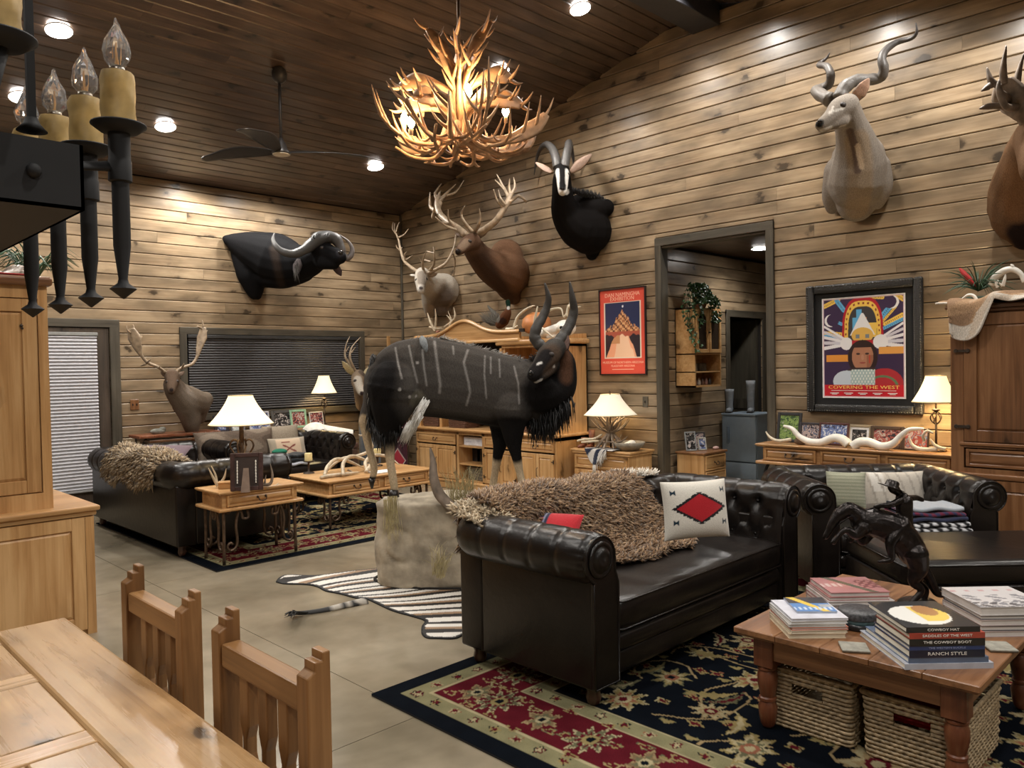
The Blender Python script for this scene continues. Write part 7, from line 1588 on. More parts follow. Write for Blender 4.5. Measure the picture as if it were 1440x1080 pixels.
# stack B pinkish, on a grey box set
z=.44; b2=onZ(1212,866,.44)
for k,(w_,d_,h_,c_,l) in enumerate(((.285,.26,.028,(.42,.42,.43),'grey slipcased book at the bottom of the rear stack'),(.28,.25,.018,(.30,.13,.13),'dusty red book second from the bottom of the rear stack'),(.285,.26,.017,(.50,.48,.47),'grey-white book in the middle of the rear stack'),(.26,.24,.015,(.36,.18,.17),'rose book second from the top of the rear stack'),(.255,.24,.020,(.45,.20,.20),'pinkish book with a dark diagonal band on top of the rear stack'))):
    def pk(U,V): 
        C=np.tile(np.array((.48,.22,.22)),(U.size,1)); C[np.abs(U-.5+(V-.5)*.5)<.07]=(.10,.11,.08); C[(U>.66)&(V>.25)&(V<.8)&(np.sin(U*40)*np.sin(V*30)>-.2)]=(.20,.06,.07); C[(U<.35)&(np.abs(V-.5)<.1)&(np.sin(U*60)>0)]=(.65,.5,.48); return C
    p=b2+fwd*.13+rt*(-.006*(k%2)); p.z=z; book(l,p,ROTC,w_,d_,h_,c_,False,paint=pk if k==4 else None,sc=(.62,.58,.55),group='books of the rear stack'); z+=h_+.0003
# stack D
z=.44; b3=onZ(1400,896,.44)
for k,(h_,c_,l) in enumerate(((.024,(.42,.36,.36),'grey-pink book at the bottom of the right stack'),(.020,(.05,.05,.055),'dark book second from the bottom of the right stack'),(.024,(.45,.38,.37),'grey-pink book in the middle of the right stack'),(.016,(.08,.08,.085),'thin dark book near the top of the right stack'),(.034,(.55,.53,.52),'large pale book with a grey photo cover on top of the right stack'))):
    def gk(U,V):
        C=np.tile(np.array((.62,.60,.60)),(U.size,1)); n=np.sin(U*23+np.sin(V*14)*2)*np.sin(V*19+U*5); C[(V<.6)&(n>.25)]=(.25,.25,.27); C[(V<.25)&(n<-.2)]=(.12,.12,.13); C[(V>.75)&(np.sin(U*30)>.3)&(V<.85)]=(.55,.35,.36); return C
    p=b3+fwd*.14+rt*(.085+.003*(k%2)); p.z=z; book(l,p,ROTC-.02*(k%2),.28 if k<4 else .285,.28,h_,c_,False,paint=gk if k==4 else None,sc=(.60,.57,.54),group='books of the right stack'); z+=h_+.0003
# coasters, round tin
for k,(px,py,l) in enumerate(((1201,909,'square stone coaster in front of the left stack'),(1404,908,'square stone coaster right of the spine-out stack'))):
    p=onZ(px,py,.45); t=thing('coaster',l,'coaster',(p.x,p.y,.4405),.55+.1*k); MB().rbox((-.048,-.048,0),(.048,.048,.004),.001,1).build('cork',plain('cork',(.12,.09,.06),.9),t); MB().rbox((-.05,-.05,.004),(.05,.05,.011),.002,1).build('tile',plain('stone_tile',(.25,.24,.20),.5,noise=.3,scale=40),t)
p=onZ(1214,886,.44); t=thing('round_tin','round black box with a glass band between the left and spine-out stacks','box',(p.x+.03,p.y+.03,.4405))
MB().lathe([(.072,0),(.076,.004),(.076,.024)],n=28).build('base',plain('blk',(.02,.02,.022),.3),t,smooth=True); MB().lathe([(.070,.024),(.070,.042)],n=28).build('glass_band',plain('teal_glass',(.15,.28,.32),.1),t,smooth=True); MB().lathe([(.078,.042),(.080,.048),(.080,.068),(.074,.074),(0,.075)],n=28,close=False).build('lid',plain('speckled_lid',(.06,.06,.065),.5,noise=.8,scale=90),t,smooth=True)
# ------------------------------------------------------------------ bronze bronco rider
Tb=3.50
pb=onZ(1285,852,.44)
Tb=(pb-Vector((0,0,CAM_H))).dot(F_)
t=thing('bronze_statue','dark bronze statuette of a cowboy on a bucking horse between the book stacks','sculpture',(pb.x,pb.y,.4405)); M=Matrix.Translation(-Vector((pb.x,pb.y,.4405)))
BRZ=plain('dark_bronze',(.022,.018,.017),.28,metal=.75,noise=.4,scale=40,bmp=.3)
A=lambda x,y,d=0: at(x,y,Tb+d)
m=MB()
chain(m,A,[(1284,778,0,.062),(1270,757,0,.068),(1250,742,0,.070),(1232,735,0,.066),(1214,733,0,.058)]) # barrel, rump right, chest left
chain(m,A,[(1214,732,0,.052),(1203,722,0,.040),(1192,716,0,.032),(1181,724,0,.027)]); chain(m,A,[(1180,722,0,.026),(1172,734,0,.021),(1166,746,0,.016),(1161,755,0,.013)])
for dd in (-.035,.035):
    chain(m,A,[(1288,780,dd,.055),(1291,800,dd,.042),(1284+6*(dd>0),818,dd,.022),(1296+6*(dd>0),830,dd,.015),(1283+14*(dd>0),846,dd,.013),(1279+14*(dd>0),850,dd,.015)])
chain(m,A,[(1214,742,-.03,.034),(1203,752,-.03,.022),(1190,745,-.03,.016),(1180,752,-.03,.011),(1172,762,-.03,.013)]); chain(m,A,[(1222,748,.03,.03),(1213,762,.03,.018),(1202,752,.03,.014),(1196,760,.03,.012)])
# tail
chain(m,A,[(1296,790,0,.02),(1308,815,0,.022),(1318,834,0,.018),(1333,838,0,.006)],n=8)
# rider
chain(m,A,[(1272,738,0,.036),(1272,722,0,.034),(1271,706,0,.038),(1269,701,0,.030)]); chain(m,A,[(1265,694,0,.013),(1258,688,0,.024),(1255,685,0,.022)])
chain(m,A,[(1265,704,-.03,.016),(1252,710,-.04,.014),(1240,711,-.03,.011),(1231,713,-.01,.010)]); chain(m,A,[(1278,701,.02,.016),(1288,700,.05,.013),(1297,703,.06,.010)])
for dd in (-.05,.05): chain(m,A,[(1270,738,dd*.5,.034),(1258,752,dd,.028),(1252,766,dd*1.2,.022),(1254,782,dd*1.2,.015),(1250,788,dd*1.2,.014),(1236,790,dd*1.2,.008)])
organic(m,'horse_and_rider',BRZ,t,.0045,1,(0,0,0),(),M)
hc=A(1253,686); Rm=Matrix.Rotation(.35,4,Vector(F_)); MB().lathe([(.055,0),(.058,.003),(.03,.006),(.027,.03),(.018,.036),(0,.033)],tuple(hc),16,Rm,close=False).build('hat',BRZ,t,smooth=True,M=M,solid=.002)
MB().tube([A(1231,713,-.01),A(1205,722,-.025),A(1183,735,-.02),A(1166,752,0)],.003,4,steps=16).build('reins',BRZ,t,smooth=True,M=M)
mm=MB(); 
for k in range(26):
    u=k/25; x=1212-24*u; y=726-14*u+ (8*max(0,u-.7)); mm.tube([A(x,y,0),A(x+3,y-7,random.uniform(-.01,.01)),A(x+9,y-7,random.uniform(-.02,.02))],[.006,.005,.001],4,steps=5)
stuff(mm.build('mane',BRZ,t,smooth=True,M=M))
MB().lathe([(.105,0),(.11,.006),(.10,.014),(.06,.022),(0,.026)],tuple(onZ(1290,850,.4405)),18,Matrix.Diagonal((1,.75,1,1)),close=False).build('rocky_base',BRZ,t,smooth=True,M=M)
# ------------------------------------------------------------------ console: long white horns, small antlers
def hornthing(name,label,cat,lists,mat,loc,group=None,n=10,ref=onX):
    t,M=mk(name,label,cat,loc,group); 
    for L in lists: 
        P=[ref(*p[:3]) for p in L]; MB().tube(P,[p[3] for p in L],n,steps=len(P)*7).build('horn' if 'horn' in name else 'beam',mat,t,smooth=True,M=M)
    return t
hornthing('long_white_horns','long white curved horn lying along the left half of the console','horn',[[(1102,599,6.70,.010),(1114,603,6.70,.020),(1124,614,6.70,.026),(1138,621,6.70,.031),(1155,622,6.70,.034),(1172,616,6.70,.037),(1184,618,6.70,.040),(1193,625,6.70,.042)]],BONEW,onX(1150,628,6.70))
hornthing('long_white_horns','long white curved horn rising to the lamp on the right half of the console','horn',[[(1299,603,6.68,.008),(1280,604,6.68,.018),(1268,612,6.68,.025),(1256,624,6.68,.032),(1240,628,6.68,.035),(1222,622,6.68,.037),(1209,622,6.68,.040),(1200,628,6.68,.042)]],BONEW,onX(1250,632,6.68))
hornthing('small_white_horn','thin pale horn at the left end of the console','horn',[[(1077,607,6.66,.005),(1083,615,6.66,.012),(1095,620,6.66,.015),(1112,618,6.66,.016)]],BONE,onX(1095,622,6.66))
o=MB().ell((0,0,.03),(.035,.06,.035)).build('bark_knot',plain('bark',(.16,.10,.06),.9,noise=.5,bmp=.5),smooth=True); o.location=onX(1126,622,6.72); o.location.z=.801; tag(o,'brown burr of bark between the thin horn and the long white horn','wood')
hornthing('small_antlers','small antlers with a raised tine at the right end of the console','antler',[[(1278,613,6.66,.006),(1283,626,6.66,.014),(1296,632,6.66,.018),(1318,632,6.66,.018)],[(1300,620,6.64,.012),(1298,612,6.62,.012),(1304,606,6.62,.010),(1312,609,6.62,.008)],[(1308,617,6.66,.006),(1316,627,6.66,.013),(1330,632,6.66,.016)]],BONE,onX(1305,636,6.66))
# ------------------------------------------------------------------ armoire top
p=(6.52,1.65,1.945)
def hide(u,v):
    # v along the armoire width, u from the back over the edge and down the front
    S=drape([(6.90,1.955),(6.70,1.965),(6.50,1.975),(6.385,1.965),(6.365,1.90),(6.362,1.80),(6.360,1.66)],20)
    y=1.93-1.25*v; low=.58+.42*max(0,math.sin(v*PI*3.1+.3))**.8*(1 if v<.35 else .62)
    if v<.06: low=.45+.1*v/.06
    q=S(u*low); return (q.y-.02*math.sin(v*19+u*3)*u-.012,y-.07*u*math.sin(v*9),q.z+.02*math.sin(v*13+u*5)+(.05*v))
def hidec(U,V):
    C=np.tile(np.array((.42,.27,.16)),(U.size,1)); n=np.sin(V*21+U*7)*np.sin(U*9+V*4); C[n>.4]=(.33,.21,.13); C[n<-.5]=(.50,.34,.22)
    low=.58+.42*np.maximum(0,np.sin(V*PI*3.1+.3))**.8*np.where(V<.35,1,.62); C[U>.86]=(.68,.62,.54); C[(U>.78)&(n<0)]=(.60,.50,.40); return C
t=thing('tawny_hide','tawny animal hide with white edges draped over the reddish armoire top','hide',(0,0,0))
o=painted(hide,60,110,hidec,'skin',FURM,t); md=o.modifiers.new('s','SOLIDIFY'); md.thickness=.012; md.offset=1
p=onX(1376,412,6.62); t,M=mk('green_plant','spiky green plant with one red flower spike on the armoire','plant',(p.x,p.y,1.96))
rg_=random.Random(4); lv=MB(); G3_=plain('spiky_leaf',(.03,.07,.035),.5,noise=.4)
for k in range(60):
    a=rg_.uniform(0,2*PI); l=rg_.uniform(.12,.30); d=Vector((math.cos(a)*l*.9,math.sin(a)*l*.9,rg_.uniform(-.03,.22))); b=Vector((p.x,p.y,2.05)); lv.tube([b,b+d*.5+Vector((0,0,.05)),b+d],[.006,.007,.0008],5,steps=6,flat=.3)
stuff(lv.build('leaf',G3_,t,smooth=True,M=M))
b=Vector((p.x,p.y,2.06)); e=onX(1349,377,6.55); MB().tube([b,b.lerp(e,.4),b.lerp(e,.8),e],[.006,.022,.02,.003],8,steps=10,flat=.3,side=tuple(R_)).build('red_bract',plain('red_bract',(.50,.03,.03),.5),t,smooth=True,M=M)
MB().lathe([(.05,0),(.085,.02),(.09,.05),(.0,.055)],(p.x,p.y,1.955),14,Matrix.Diagonal((1,1.6,1,1)),close=False).build('moss_bowl',plain('moss',(.05,.07,.05),.9,noise=.6,bmp=.6),t,smooth=True,M=M)
hornthing('white_antlers','bleached white antler standing on the armoire at the right edge','antler',[[(1394,400,6.60,.028),(1400,390,6.58,.026),(1412,381,6.56,.024),(1425,379,6.56,.022),(1436,386,6.56,.018),(1440,397,6.56,.014)],[(1424,379,6.56,.012),(1424,374,6.55,.010),(1421,372,6.55,.004)],[(1403,404,6.56,.012),(1401,398,6.55,.010),(1404,394,6.55,.004)],[(1410,402,6.56,.014),(1413,392,6.55,.010),(1414,385,6.55,.003)],[(1410,402,6.56,.012),(1405,398,6.55,.004)]],BONEW,onX(1412,404,6.6))
hornthing('small_white_horn','thin white horn tip lying on the hide under the green plant','horn',[[(1352,421,6.46,.004),(1361,415,6.46,.010),(1369,416,6.46,.012),(1374,423,6.46,.012)]],BONEW,onX(1362,424,6.46))
# ------------------------------------------------------------------ side table things
t=thing('antler_lamp','table lamp with a base of tangled grey antlers and a cream bell shade','lamp',(6.74,5.30,.626),-PI/2)
rg_=random.Random(21)
for k in range(9):
    a=2*PI*k/9; d=Vector((math.cos(a),math.sin(a),0)); s=Vector((-d.y,d.x,0)); m=MB()
    P=[d*.17+Vector((0,0,.012)),d*.10+Vector((0,0,.09)),d*.03+Vector((0,0,.18)),d*.06-s*.05+Vector((0,0,.28)),d*(.16+.08*(k%2))-s*.05+Vector((0,0,.36+.05*(k%3)))]
    m.tube(P,[.012,.016,.017,.014,.003],7,steps=22)
    m.tube([P[2],P[2]+d*.10+s*.06+Vector((0,0,.06)),P[2]+d*.17+s*.08+Vector((0,0,.15))],[.011,.009,.002],6,steps=8); m.tube([P[1],P[1]+s*.09+Vector((0,0,.0)),P[1]+s*.15+d*.02+Vector((0,0,.05))],[.011,.008,.002],6,steps=8)
    m.build('antler',ANTD,t,smooth=True)
MB().cyl((0,0,.02),(0,0,.62),.010).build('stem',IRONB,t,smooth=True); bell(t,.375,.60,.29,.105,SHOFF)
MB().lathe([(.01,0),(.012,.02),(.004,.04)],(0,0,.60),8).build('finial',IRONB,t,smooth=True)
bulb_light((6.74,5.30,1.12),5)
q=onX(888,626,6.74); t=thing('stone_bowl','shallow grey stone bowl holding a small white skull','bowl',(6.74,q.y+.03,.627)); MB().lathe([(.08,0),(.10,.01),(.15,.045),(.172,.09),(.165,.092),(.14,.05),(.08,.02),(0,.018)],n=28,close=False).build('bowl',plain('grey_stone',(.26,.23,.18),.8,noise=.3,bmp=.3),t,smooth=True)
def skull(name,label,c,rz,s,mat=BONEW,horns=False,cat='skull'):
    t=thing(name,label,cat,tuple(c),rz); m=MB(); m.ell((0,.06*s,.10*s),(.09*s,.11*s,.085*s)); m.tube([(0,0,.09*s),(0,-.14*s,.06*s),(0,-.27*s,.035*s)],[.075*s,.055*s,.035*s],12,steps=10,flat=.8); m.ell((.075*s,-.01*s,.10*s),(.03*s,.045*s,.04*s)); m.ell((-.075*s,-.01*s,.10*s),(.03*s,.045*s,.04*s)); m.tube([(0,.02*s,.03*s),(0,-.15*s,.015*s)],[.05*s,.03*s],8)
    o=organic(m,'skull',mat,t,.006*s if s>.5 else .004,3,(0,0,0)); 
    for x in (-1,1): MB().ell((x*.085*s,-.015*s,.10*s),(.022*s,.028*s,.025*s)).build('eye_socket',DARK,t,smooth=True)
    MB().ell((0,-.255*s,.05*s),(.016*s,.03*s,.016*s)).build('nose_hole',DARK,t,smooth=True); return t
skull('small_skull','small white skull lying in the stone bowl',(6.74,q.y+.03,.66),-PI/2-.6,.42)
t=thing('carved_boots','pair of reddish carved wooden boots at the left of the side table','ornament',(6.72,5.60,.626),-PI/2)
for x,hh in ((-.06,.11),(.05,.20)): MB().tube([(x,0,.0),(x,0,hh*.5),(x,0,hh)],[.028,.03,.038],10).tube([(x,.0,.022),(x,-.06,.018),(x,-.11,.012)],[.026,.024,.012],8).build('boot',plain('carved_red_wood',(.22,.08,.045),.5,noise=.3),t,smooth=True)
def tx(u,v):
    S=drape([(6.78,.632),(6.66,.634),(6.56,.638),(6.53,.63),(6.52,.58),(6.515,.47)],16); y=5.50-.40*u; L=.55+.45*math.sin(min(1,u/.72)*PI)**.8 if u<.8 else .60; q_=S(v*L); return (q_.y-.006*math.sin(u*17),y-.05*v*0,q_.z+.002)
def txc(U,V):
    C=np.tile(np.array((.62,.60,.58)),(U.size,1)); k=(U+V*.35)*6.2; C[(np.floor(k)%2==0)]=(.012,.02,.05); return C
t=thing('striped_runner','navy and white striped runner hanging over the front of the side table','textile',(0,0,0)); o=painted(tx,50,40,txc,'cloth',WEAVE,t); md=o.modifiers.new('s','SOLIDIFY'); md.thickness=.004
fm=MB(); 
for k in range(26):
    u=.30+.45*random.random(); a=Vector(tx(u,1.0)); fm.tube([a,a+Vector((-.004,random.uniform(-.01,.01),-.05)),a+Vector((0,random.uniform(-.015,.015),-.10))],[.003,.003,.002],4)
stuff(fm.build('fringe',plain('fringe',(.6,.57,.52),.9),t,smooth=True))
hornthing('small_antlers','short pale antler pieces at the front left of the side table','antler',[[(812,620,6.60,.012),(822,618,6.60,.016),(836,617,6.60,.014),(846,611,6.6,.008)],[(818,622,6.58,.01),(830,621,6.58,.012),(842,620,6.58,.008)]],BONE,onX(828,624,6.6))
MBp=MB().rbox((-.035,-.006,-.06),(.035,.0,.06),.003,1); 
for k,(p,rz,l) in enumerate(((onX(908,565,XR),-PI/2,'dark switch plate on the wall right of the cream antler lamp'),(onY(189,569,YB),0,'square wooden switch plate on the wall left of the fallow deer'))):
    t=thing('switch_plate',l,'switch',tuple(p),rz); s=1.0 if k==0 else 1.35; MB().rbox((-.035*s,-.012,-.057 if k==0 else -.06),(.035*s,.0,.057 if k==0 else .06),.003,1).build('plate',TRIMW['z'] if k==0 else RZ,t)
    for x in ((0,) if k==0 else (-.022,.022)): MB().box((x-.006,-.018,-.012),(x+.006,-.012,.012)).build('toggle',DARK,t)
# ------------------------------------------------------------------ hutch crown things
HX=6.62; z1=onX(755,464,HX).z
MB_=MB
q=onX(753,462,6.60); t=thing('orange_pot','round orange helmet-like pot wrapped in antlers on the hutch crown','pot',(6.62,q.y,1.93),-PI/2)
MB().lathe([(.10,0),(.15,.03),(.175,.10),(.16,.17),(.11,.22),(.05,.245),(0,.25)],n=24,close=False).build('shell',plain('orange_gourd',(.55,.22,.08),.4,noise=.25,scale=9),t,smooth=True); MB().box((-.13,-.165,.02),(-.05,-.145,.06)).build('tag_mark',DARK,t)
hornthing('crown_antlers','pale antlers arching around the orange pot','antler',[[(722,464,6.5,.018),(727,448,6.5,.018),(737,437,6.5,.016),(748,431,6.5,.012),(752,430,6.5,.004)],[(750,462,6.46,.014),(753,445,6.44,.014),(756,431,6.44,.008)],[(765,450,6.5,.016),(772,437,6.5,.014),(788,434,6.5,.012),(792,446,6.5,.004)],[(762,461,6.46,.014),(770,468,6.45,.012),(778,474,6.45,.008)],[(712,463,6.5,.02),(722,462,6.5,.016),(728,458,6.5,.01)]],BONE,onX(750,464,6.5))
q=onX(784,470,6.62); sk=skull('white_skull','large white skull on the hutch tower behind the antelope horns',(6.66,q.y,1.862),-PI/2-.5,1.15)
hornthing('skull_antlers','pale antlers rising beside the white skull on the hutch','antler',[[(797,445,6.7,.018),(800,430,6.7,.018),(806,436,6.7,.014),(813,432,6.7,.010),(817,431,6.7,.003)],[(806,436,6.7,.012),(804,428,6.7,.003)],[(793,446,6.7,.014),(798,438,6.7,.010),(801,425,6.7,.003)]],BONE,onX(800,470,6.7))
# pheasant
q=onX(705,452,6.60); t,M=mk('pheasant_mount','mounted ring-necked pheasant beside grey brush on the hutch crown','mounted bird',tuple(q))
m=MB(); chain(m,X_,[(714,424,6.58,.030),(715,432,6.58,.026),(713,441,6.58,.055),(708,450,6.6,.075),(703,456,6.62,.06)],n=10); chain(m,X_,[(702,450,6.62,.05),(694,440,6.64,.03),(686,430,6.66,.010)],n=8)
organic(m,'body',FURM,t,.006,2,(.12,.05,.025),[(onX(715,426,6.5),.05,(.01,.03,.02),.3),(onX(715,433,6.5),.022,(.6,.6,.58),.3),(onX(707,452,6.5),.05,(.05,.025,.02)),([onX(700,448,6.6),onX(686,430,6.6)],.05,(.17,.16,.14))],M)
bm_=MB()
for k in range(220):
    a=X_(698+random.uniform(-8,6),458,6.60); bm_.tube([a,a+Vector((random.uniform(-.08,.08),random.uniform(-.05,.18),random.uniform(.05,.21)))],[.006,.001],3)
stuff(bm_.build('grey_brush',plain('grey_brush',(.16,.15,.13),.9),t,M=M))
hornthing('rack_antlers','pale antlers standing at the left end of the hutch crown','antler',[[(612,466,6.5,.018),(605,452,6.5,.018),(601,440,6.5,.003)],[(612,462,6.5,.016),(613,448,6.5,.014),(612,434,6.5,.003)],[(632,466,6.5,.02),(634,455,6.5,.018),(640,446,6.5,.016),(638,432,6.5,.003)],[(636,452,6.5,.012),(630,438,6.5,.003)],[(625,460,6.5,.016),(634,452,6.5,.012),(628,443,6.5,.003)],[(604,460,6.5,.016),(612,462,6.5,.016),(622,462,6.5,.014)]],ANTL,onX(618,468,6.5))
t,M=mk('pink_candlestick','short pinkish carved candlestick at the left of the hutch crown','candlestick',tuple(onX(616,478,6.5))); c=onX(616,478,6.5); MB().lathe([(.035,0),(.03,.015),(.016,.03),(.02,.06),(.014,.09),(.03,.105),(.028,.12),(0,.122)],tuple(c),12,close=False).build('stick',plain('pink_stick',(.42,.20,.14),.5),t,smooth=True,M=M)
# things around: grey speaker, red textile, wooden posts, trunk, bull skull
c=onZ(562,692,0); t=thing('grey_speaker','tall grey loudspeaker cabinet behind the antelope hind legs','speaker',(5.95,8.75,0),-.5)
MB().rbox((-.13,-.13,0),(.13,.13,.86),.01,2).build('cabinet',plain('speaker_grey',(.13,.14,.15),.6),t); MB().box((-.11,-.137,.05),(.11,-.131,.80)).build('grille',plain('grille_grey',(.09,.10,.11),.9),t)
t=thing('red_textile','dark red woven textile with a white diamond hanging beside the hutch','textile',(6.22,8.50,0),-1.0)
def rt_(U,V):
    C=np.tile(np.array((.05,.012,.02)),(U.size,1)); d=np.abs(U-.5)/.42+np.abs(((V*2)%1)-.5)/.42; C[d<1]=(.6,.55,.5); C[d<.88]=(.32,.02,.035); return C
painted(lambda u,v:(-.14+.28*u,.01*math.sin(u*6),.12+.80*v),30,60,rt_,'cloth',WEAVE,t); MB().cyl((-.16,.0,.93),(.16,.0,.93),.008).cyl((-.15,.015,0),(-.15,.015,.93),.008).cyl((.15,.015,0),(.15,.015,.93),.008).build('stand',IRONB,t)
t=thing('wooden_easel','light wooden easel whose two posts rise behind the antelope rump','easel',(5.98,9.2,0))
a=onY(546,470,9.2);b=onY(583,468,9.2)
for x in (a.x,b.x): MB().rbox((x-5.98-.022,-.02,0),(x-5.98+.022,.02,2.02 if x==a.x else 2.04),.008,2).build('post',PZ,t)
MB().rbox((a.x-5.98,-.03,1.02),(b.x-5.98,-.0,1.07),.005,1).build('ledge',PX,t)
t=thing('dark_trunk','dark studded trunk beside the window sofa, under the bull skull','trunk',(5.42,8.85,0))
MB().rbox((-.27,-.22,.05),(.27,.22,.52),.02,2).build('box',plain('trunk_wood',(.09,.05,.035),.5),t); MB().rbox((-.28,-.23,.52),(.28,.23,.60),.025,3).build('lid',plain('trunk_lid',(.11,.06,.045),.45),t)
for x in (-.15,.15): MB().box((x-.02,-.236,.05),(x+.02,-.222,.60)).build('strap',IRONB,t)
c=onY(470,622,8.9); t=skull('bull_skull','large bleached bull skull lying on dark fur near the lit lamp',(5.26,8.78,.63),1.25,1.45); t.rotation_euler=(-.12,.0,.95)
o=MB().ell((0,0,.03),(.24,.17,.04)).build('black_fur',plain('black_fur',(.012,.012,.012),.95,bmp=1),smooth=True); o.location=(5.34,8.80,.615); tag(o,'patch of black fur under the bull skull','fur')
# ------------------------------------------------------------------ end table things
zt=.601
def atE(px,py,t): return at(px,py,t+.62)
def ZT(px,py): return onZ(px,py,zt)
p=ZT(347,690); t=thing('picture_frame','carved dark picture frame seen from the back on the end table','photo frame',(p.x,p.y,zt),-.55); Mx=Matrix.Rotation(-.16,4,'X')
m=MB(); w_,h_=.25,.30
for bx in (((-w_/2,0,0),(-w_/2+.035,.018,h_)),((w_/2-.035,0,0),(w_/2,.018,h_)),((-w_/2+.035,0,0),(w_/2-.035,.018,.035)),((-w_/2+.035,0,h_-.035),(w_/2-.035,.018,h_))): m.rbox(*bx,.005,2)
m.build('frame',plain('carved_dark',(.05,.022,.018),.4,noise=.4,bmp=.4),t,M=Mx); MB().box((-w_/2+.03,.004,.03),(w_/2-.03,.010,h_-.03)).build('back_board',plain('brown_board',(.035,.022,.018),.8),t,M=Mx)
MB().prism([(-.035,.0),(.035,.0),(.02,.20),(-.02,.20)],0,.004,Matrix.Translation((.0,-.10,.0))@Matrix.Rotation(math.radians(64),4,'X')).build('easel_leg',plain('tan_strut',(.16,.11,.08),.8),t)
for sx in (-1,1): MB().tube([(sx*.07,-.004,.06+.012*k) for k in range(16)],[.006,.003]*8,6).build('bead_trim',BONEW,t,M=Mx)
p=ZT(328,686); t=thing('wooden_box','small honey wooden box beside the dark picture frame','box',(p.x-.02,p.y+.02,zt),-.5); MB().rbox((-.085,-.05,0),(.085,.05,.045),.003,1).build('box',PX,t); MB().rbox((-.088,-.053,.045),(.088,.053,.055),.003,1).build('lid',PX,t)
hornthing('small_antlers','small forked pale antler on the left of the end table','antler',[[(306,684,5.35*0+5.75,.011),(300,672,5.75,.011),(293,658,5.75,.003)],[(306,684,5.75,.010),(303,668,5.78,.009),(297,655,5.78,.002)],[(306,684,5.75,.012),(315,672,5.78,.010),(318,659,5.78,.002)]],ANTL,at(306,686,5.75),ref=atE)
hornthing('small_antlers','grey forked antler right of the dark picture frame','antler',[[(361,684,5.7,.012),(368,672,5.7,.012),(362,660,5.7,.008),(359,652,5.7,.003)],[(368,682,5.72,.014),(380,680,5.74,.013),(383,668,5.74,.010),(380,652,5.74,.002)],[(372,680,5.7,.010),(374,668,5.7,.003)]],ANTD,at(370,686,5.72),ref=atE)
for k,(px,py) in enumerate(((291,676),(353,681),(318,686))):
    o=MB().ell((0,0,.015),(.022,.018,.017)).ell((.014,0,.02),.012).build('bone_piece',BONEW,smooth=True); p=ZT(px,py); o.location=(p.x,p.y,zt); tag(o,['knobbly white bone at the left edge of the end table','small white bone in front of the dark picture frame','white bone beside the wooden box'][k],'bone')
hornthing('small_antlers','low pale antler lying along the right of the end table','antler',[[(375,686,5.75,.01),(392,683,5.85,.012),(408,684,5.95,.009),(418,682,6.0,.003)],[(385,685,5.8,.008),(392,679,5.85,.003)]],ANTL,at(395,688,5.85),ref=atE)
# ------------------------------------------------------------------ far coffee table things
zt2=.481
f2=lambda px,py,h: onZ(px,py,zt2)+Vector((0,0,h))
t=thing('antler_pile','heap of long brown shed antlers on the far pine coffee table','antler',(4.55,6.95,zt2)); M=Matrix.Translation((-4.55,-6.95,-zt2))
for L in ([(4.05,6.75,.02),(4.15,6.85,.10),(4.32,6.95,.15),(4.5,6.98,.10),(4.62,6.92,.03)],[(4.2,6.65,.02),(4.30,6.8,.12),(4.45,6.9,.17),(4.62,6.98,.13),(4.78,6.95,.05)],[(4.55,6.75,.02),(4.60,6.85,.10),(4.75,6.92,.15),(4.92,6.9,.12),(5.0,6.8,.03)],[(4.25,7.05,.03),(4.45,7.1,.12),(4.7,7.12,.14),(4.85,7.1,.20),(4.82,7.12,.32),(4.72,7.15,.36)],[(3.99,6.72,.015),(4.12,6.74,.02),(4.3,6.72,.02),(4.45,6.74,.02)],[(4.5,6.7,.02),(4.62,6.8,.06),(4.7,6.95,.05),(4.9,7.05,.03)],[(4.35,6.8,.05),(4.40,6.75,.0121)],[(4.62,6.9,.05),(4.68,6.8,.012)]):
    P=[(x,y,zt2+z) for x,y,z in L]; MB().tube(P,[.017,.020]+[.018]*(len(P)-3)+[.004] if len(P)>3 else [.012,.003],8,steps=24 if len(P)>2 else None).build('antler',ANTL if len(L)>3 else ANT,t,smooth=True,M=M)
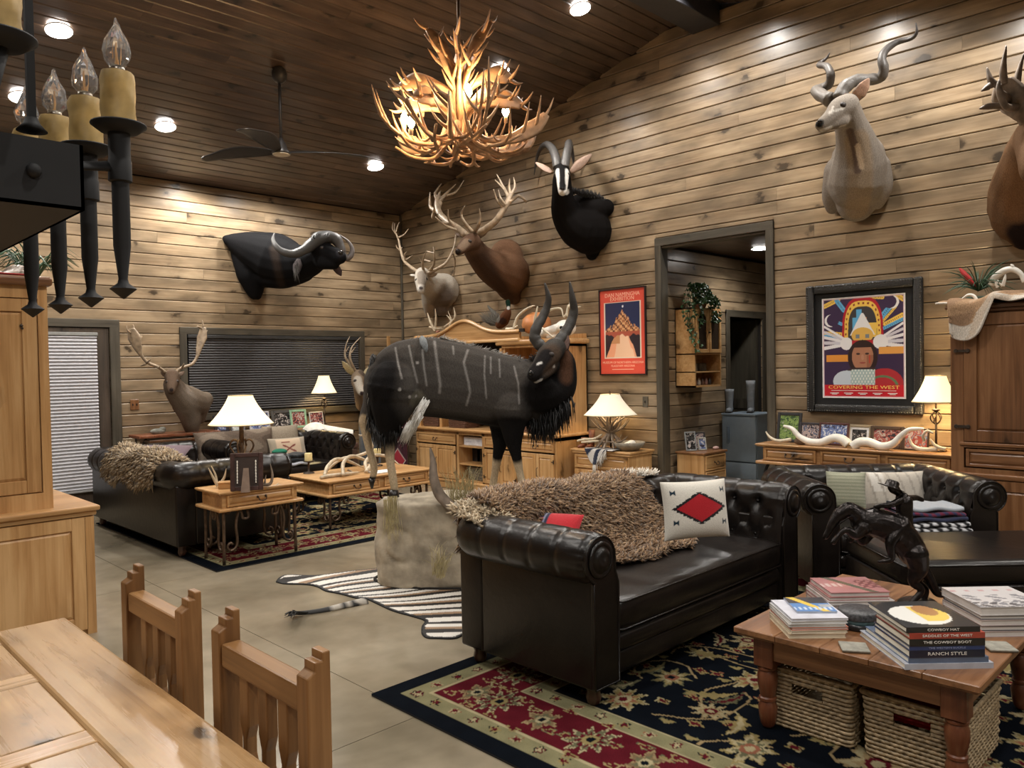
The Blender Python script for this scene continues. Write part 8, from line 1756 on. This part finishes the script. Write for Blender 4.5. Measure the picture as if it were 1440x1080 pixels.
o=MB().rbox((-.12,-.09,0),(.12,.09,.012),.002,1).build('white_papers',WHITE); p=f2(537,664,0); o.location=p; tag(o,'small white stack of papers on the far coffee table','papers')
for k,(px,py,tt,l) in enumerate(((424,640,8.2,'cream pillar candle on a black stand left of the antler heap'),(531,633,8.0,'cream pillar candle on a black stand behind the antelope hind leg'))):
    c=Vector((4.15,7.22,zt2)) if k==0 else onZ(px,655,zt2); h_=.13 if k==0 else .11; t,M=mk('candle_stand',l,'candle',(c.x,c.y,zt2)); MB().lathe([(.06,0),(.055,.01),(.012,.02),(.01,h_-.02),(.05,h_-.01),(.06,h_),(0,h_)],(c.x,c.y,zt2),16,close=False).build('stand',IRONB,t,smooth=True,M=M)
    MB().lathe([(.040,0),(.040,.075),(.036,.080),(.0,.078)],(c.x,c.y,zt2+h_),18,close=False).build('candle',plain('cream_wax',(.70,.58,.28),.5),t,smooth=True,M=M); MB().cyl((c.x,c.y,zt2+h_+.078),(c.x,c.y,zt2+h_+.092),.0015,n=5).build('wick',DARK,t,M=M)
# ------------------------------------------------------------------ top of the left cupboard
t=thing('red_runner','red cloth runner along the top of the left cupboard','cloth',(.55,5.45,2.1155)); MB().rbox((-.5,-.33,0),(.68,.25,.01),.004,1).build('cloth',plain('red_runner_cloth',(.35,.03,.03),.9),t)
p=at(18,372,5.45); skull('grey_animal_skull','grey animal skull on the red runner, left cupboard top',(p.x,p.y,2.127),-.7,1.1,ANTD)
t=thing('fern_plant','spiky green fern on top of the left cupboard behind the iron chandelier','plant',(p.x+.15,p.y+.12,2.127)); rg_=random.Random(14); lv=MB()
MB().lathe([(.06,0),(.08,.08),(.075,.085),(0,.08)],n=14,close=False).build('pot',plain('dark_pot',(.05,.05,.045),.6),t,smooth=True)
for k in range(70):
    a=rg_.uniform(0,2*PI); l=rg_.uniform(.18,.38); lv.tube([(0,0,.07),(math.cos(a)*l*.5,math.sin(a)*l*.5,.07+l*.75),(math.cos(a)*l,math.sin(a)*l,.07+l*.5)],[.004,.008,.001],5,steps=7,flat=.3)
stuff(lv.build('frond',plain('fern_leaf',(.04,.09,.04),.5,noise=.4),t,smooth=True))
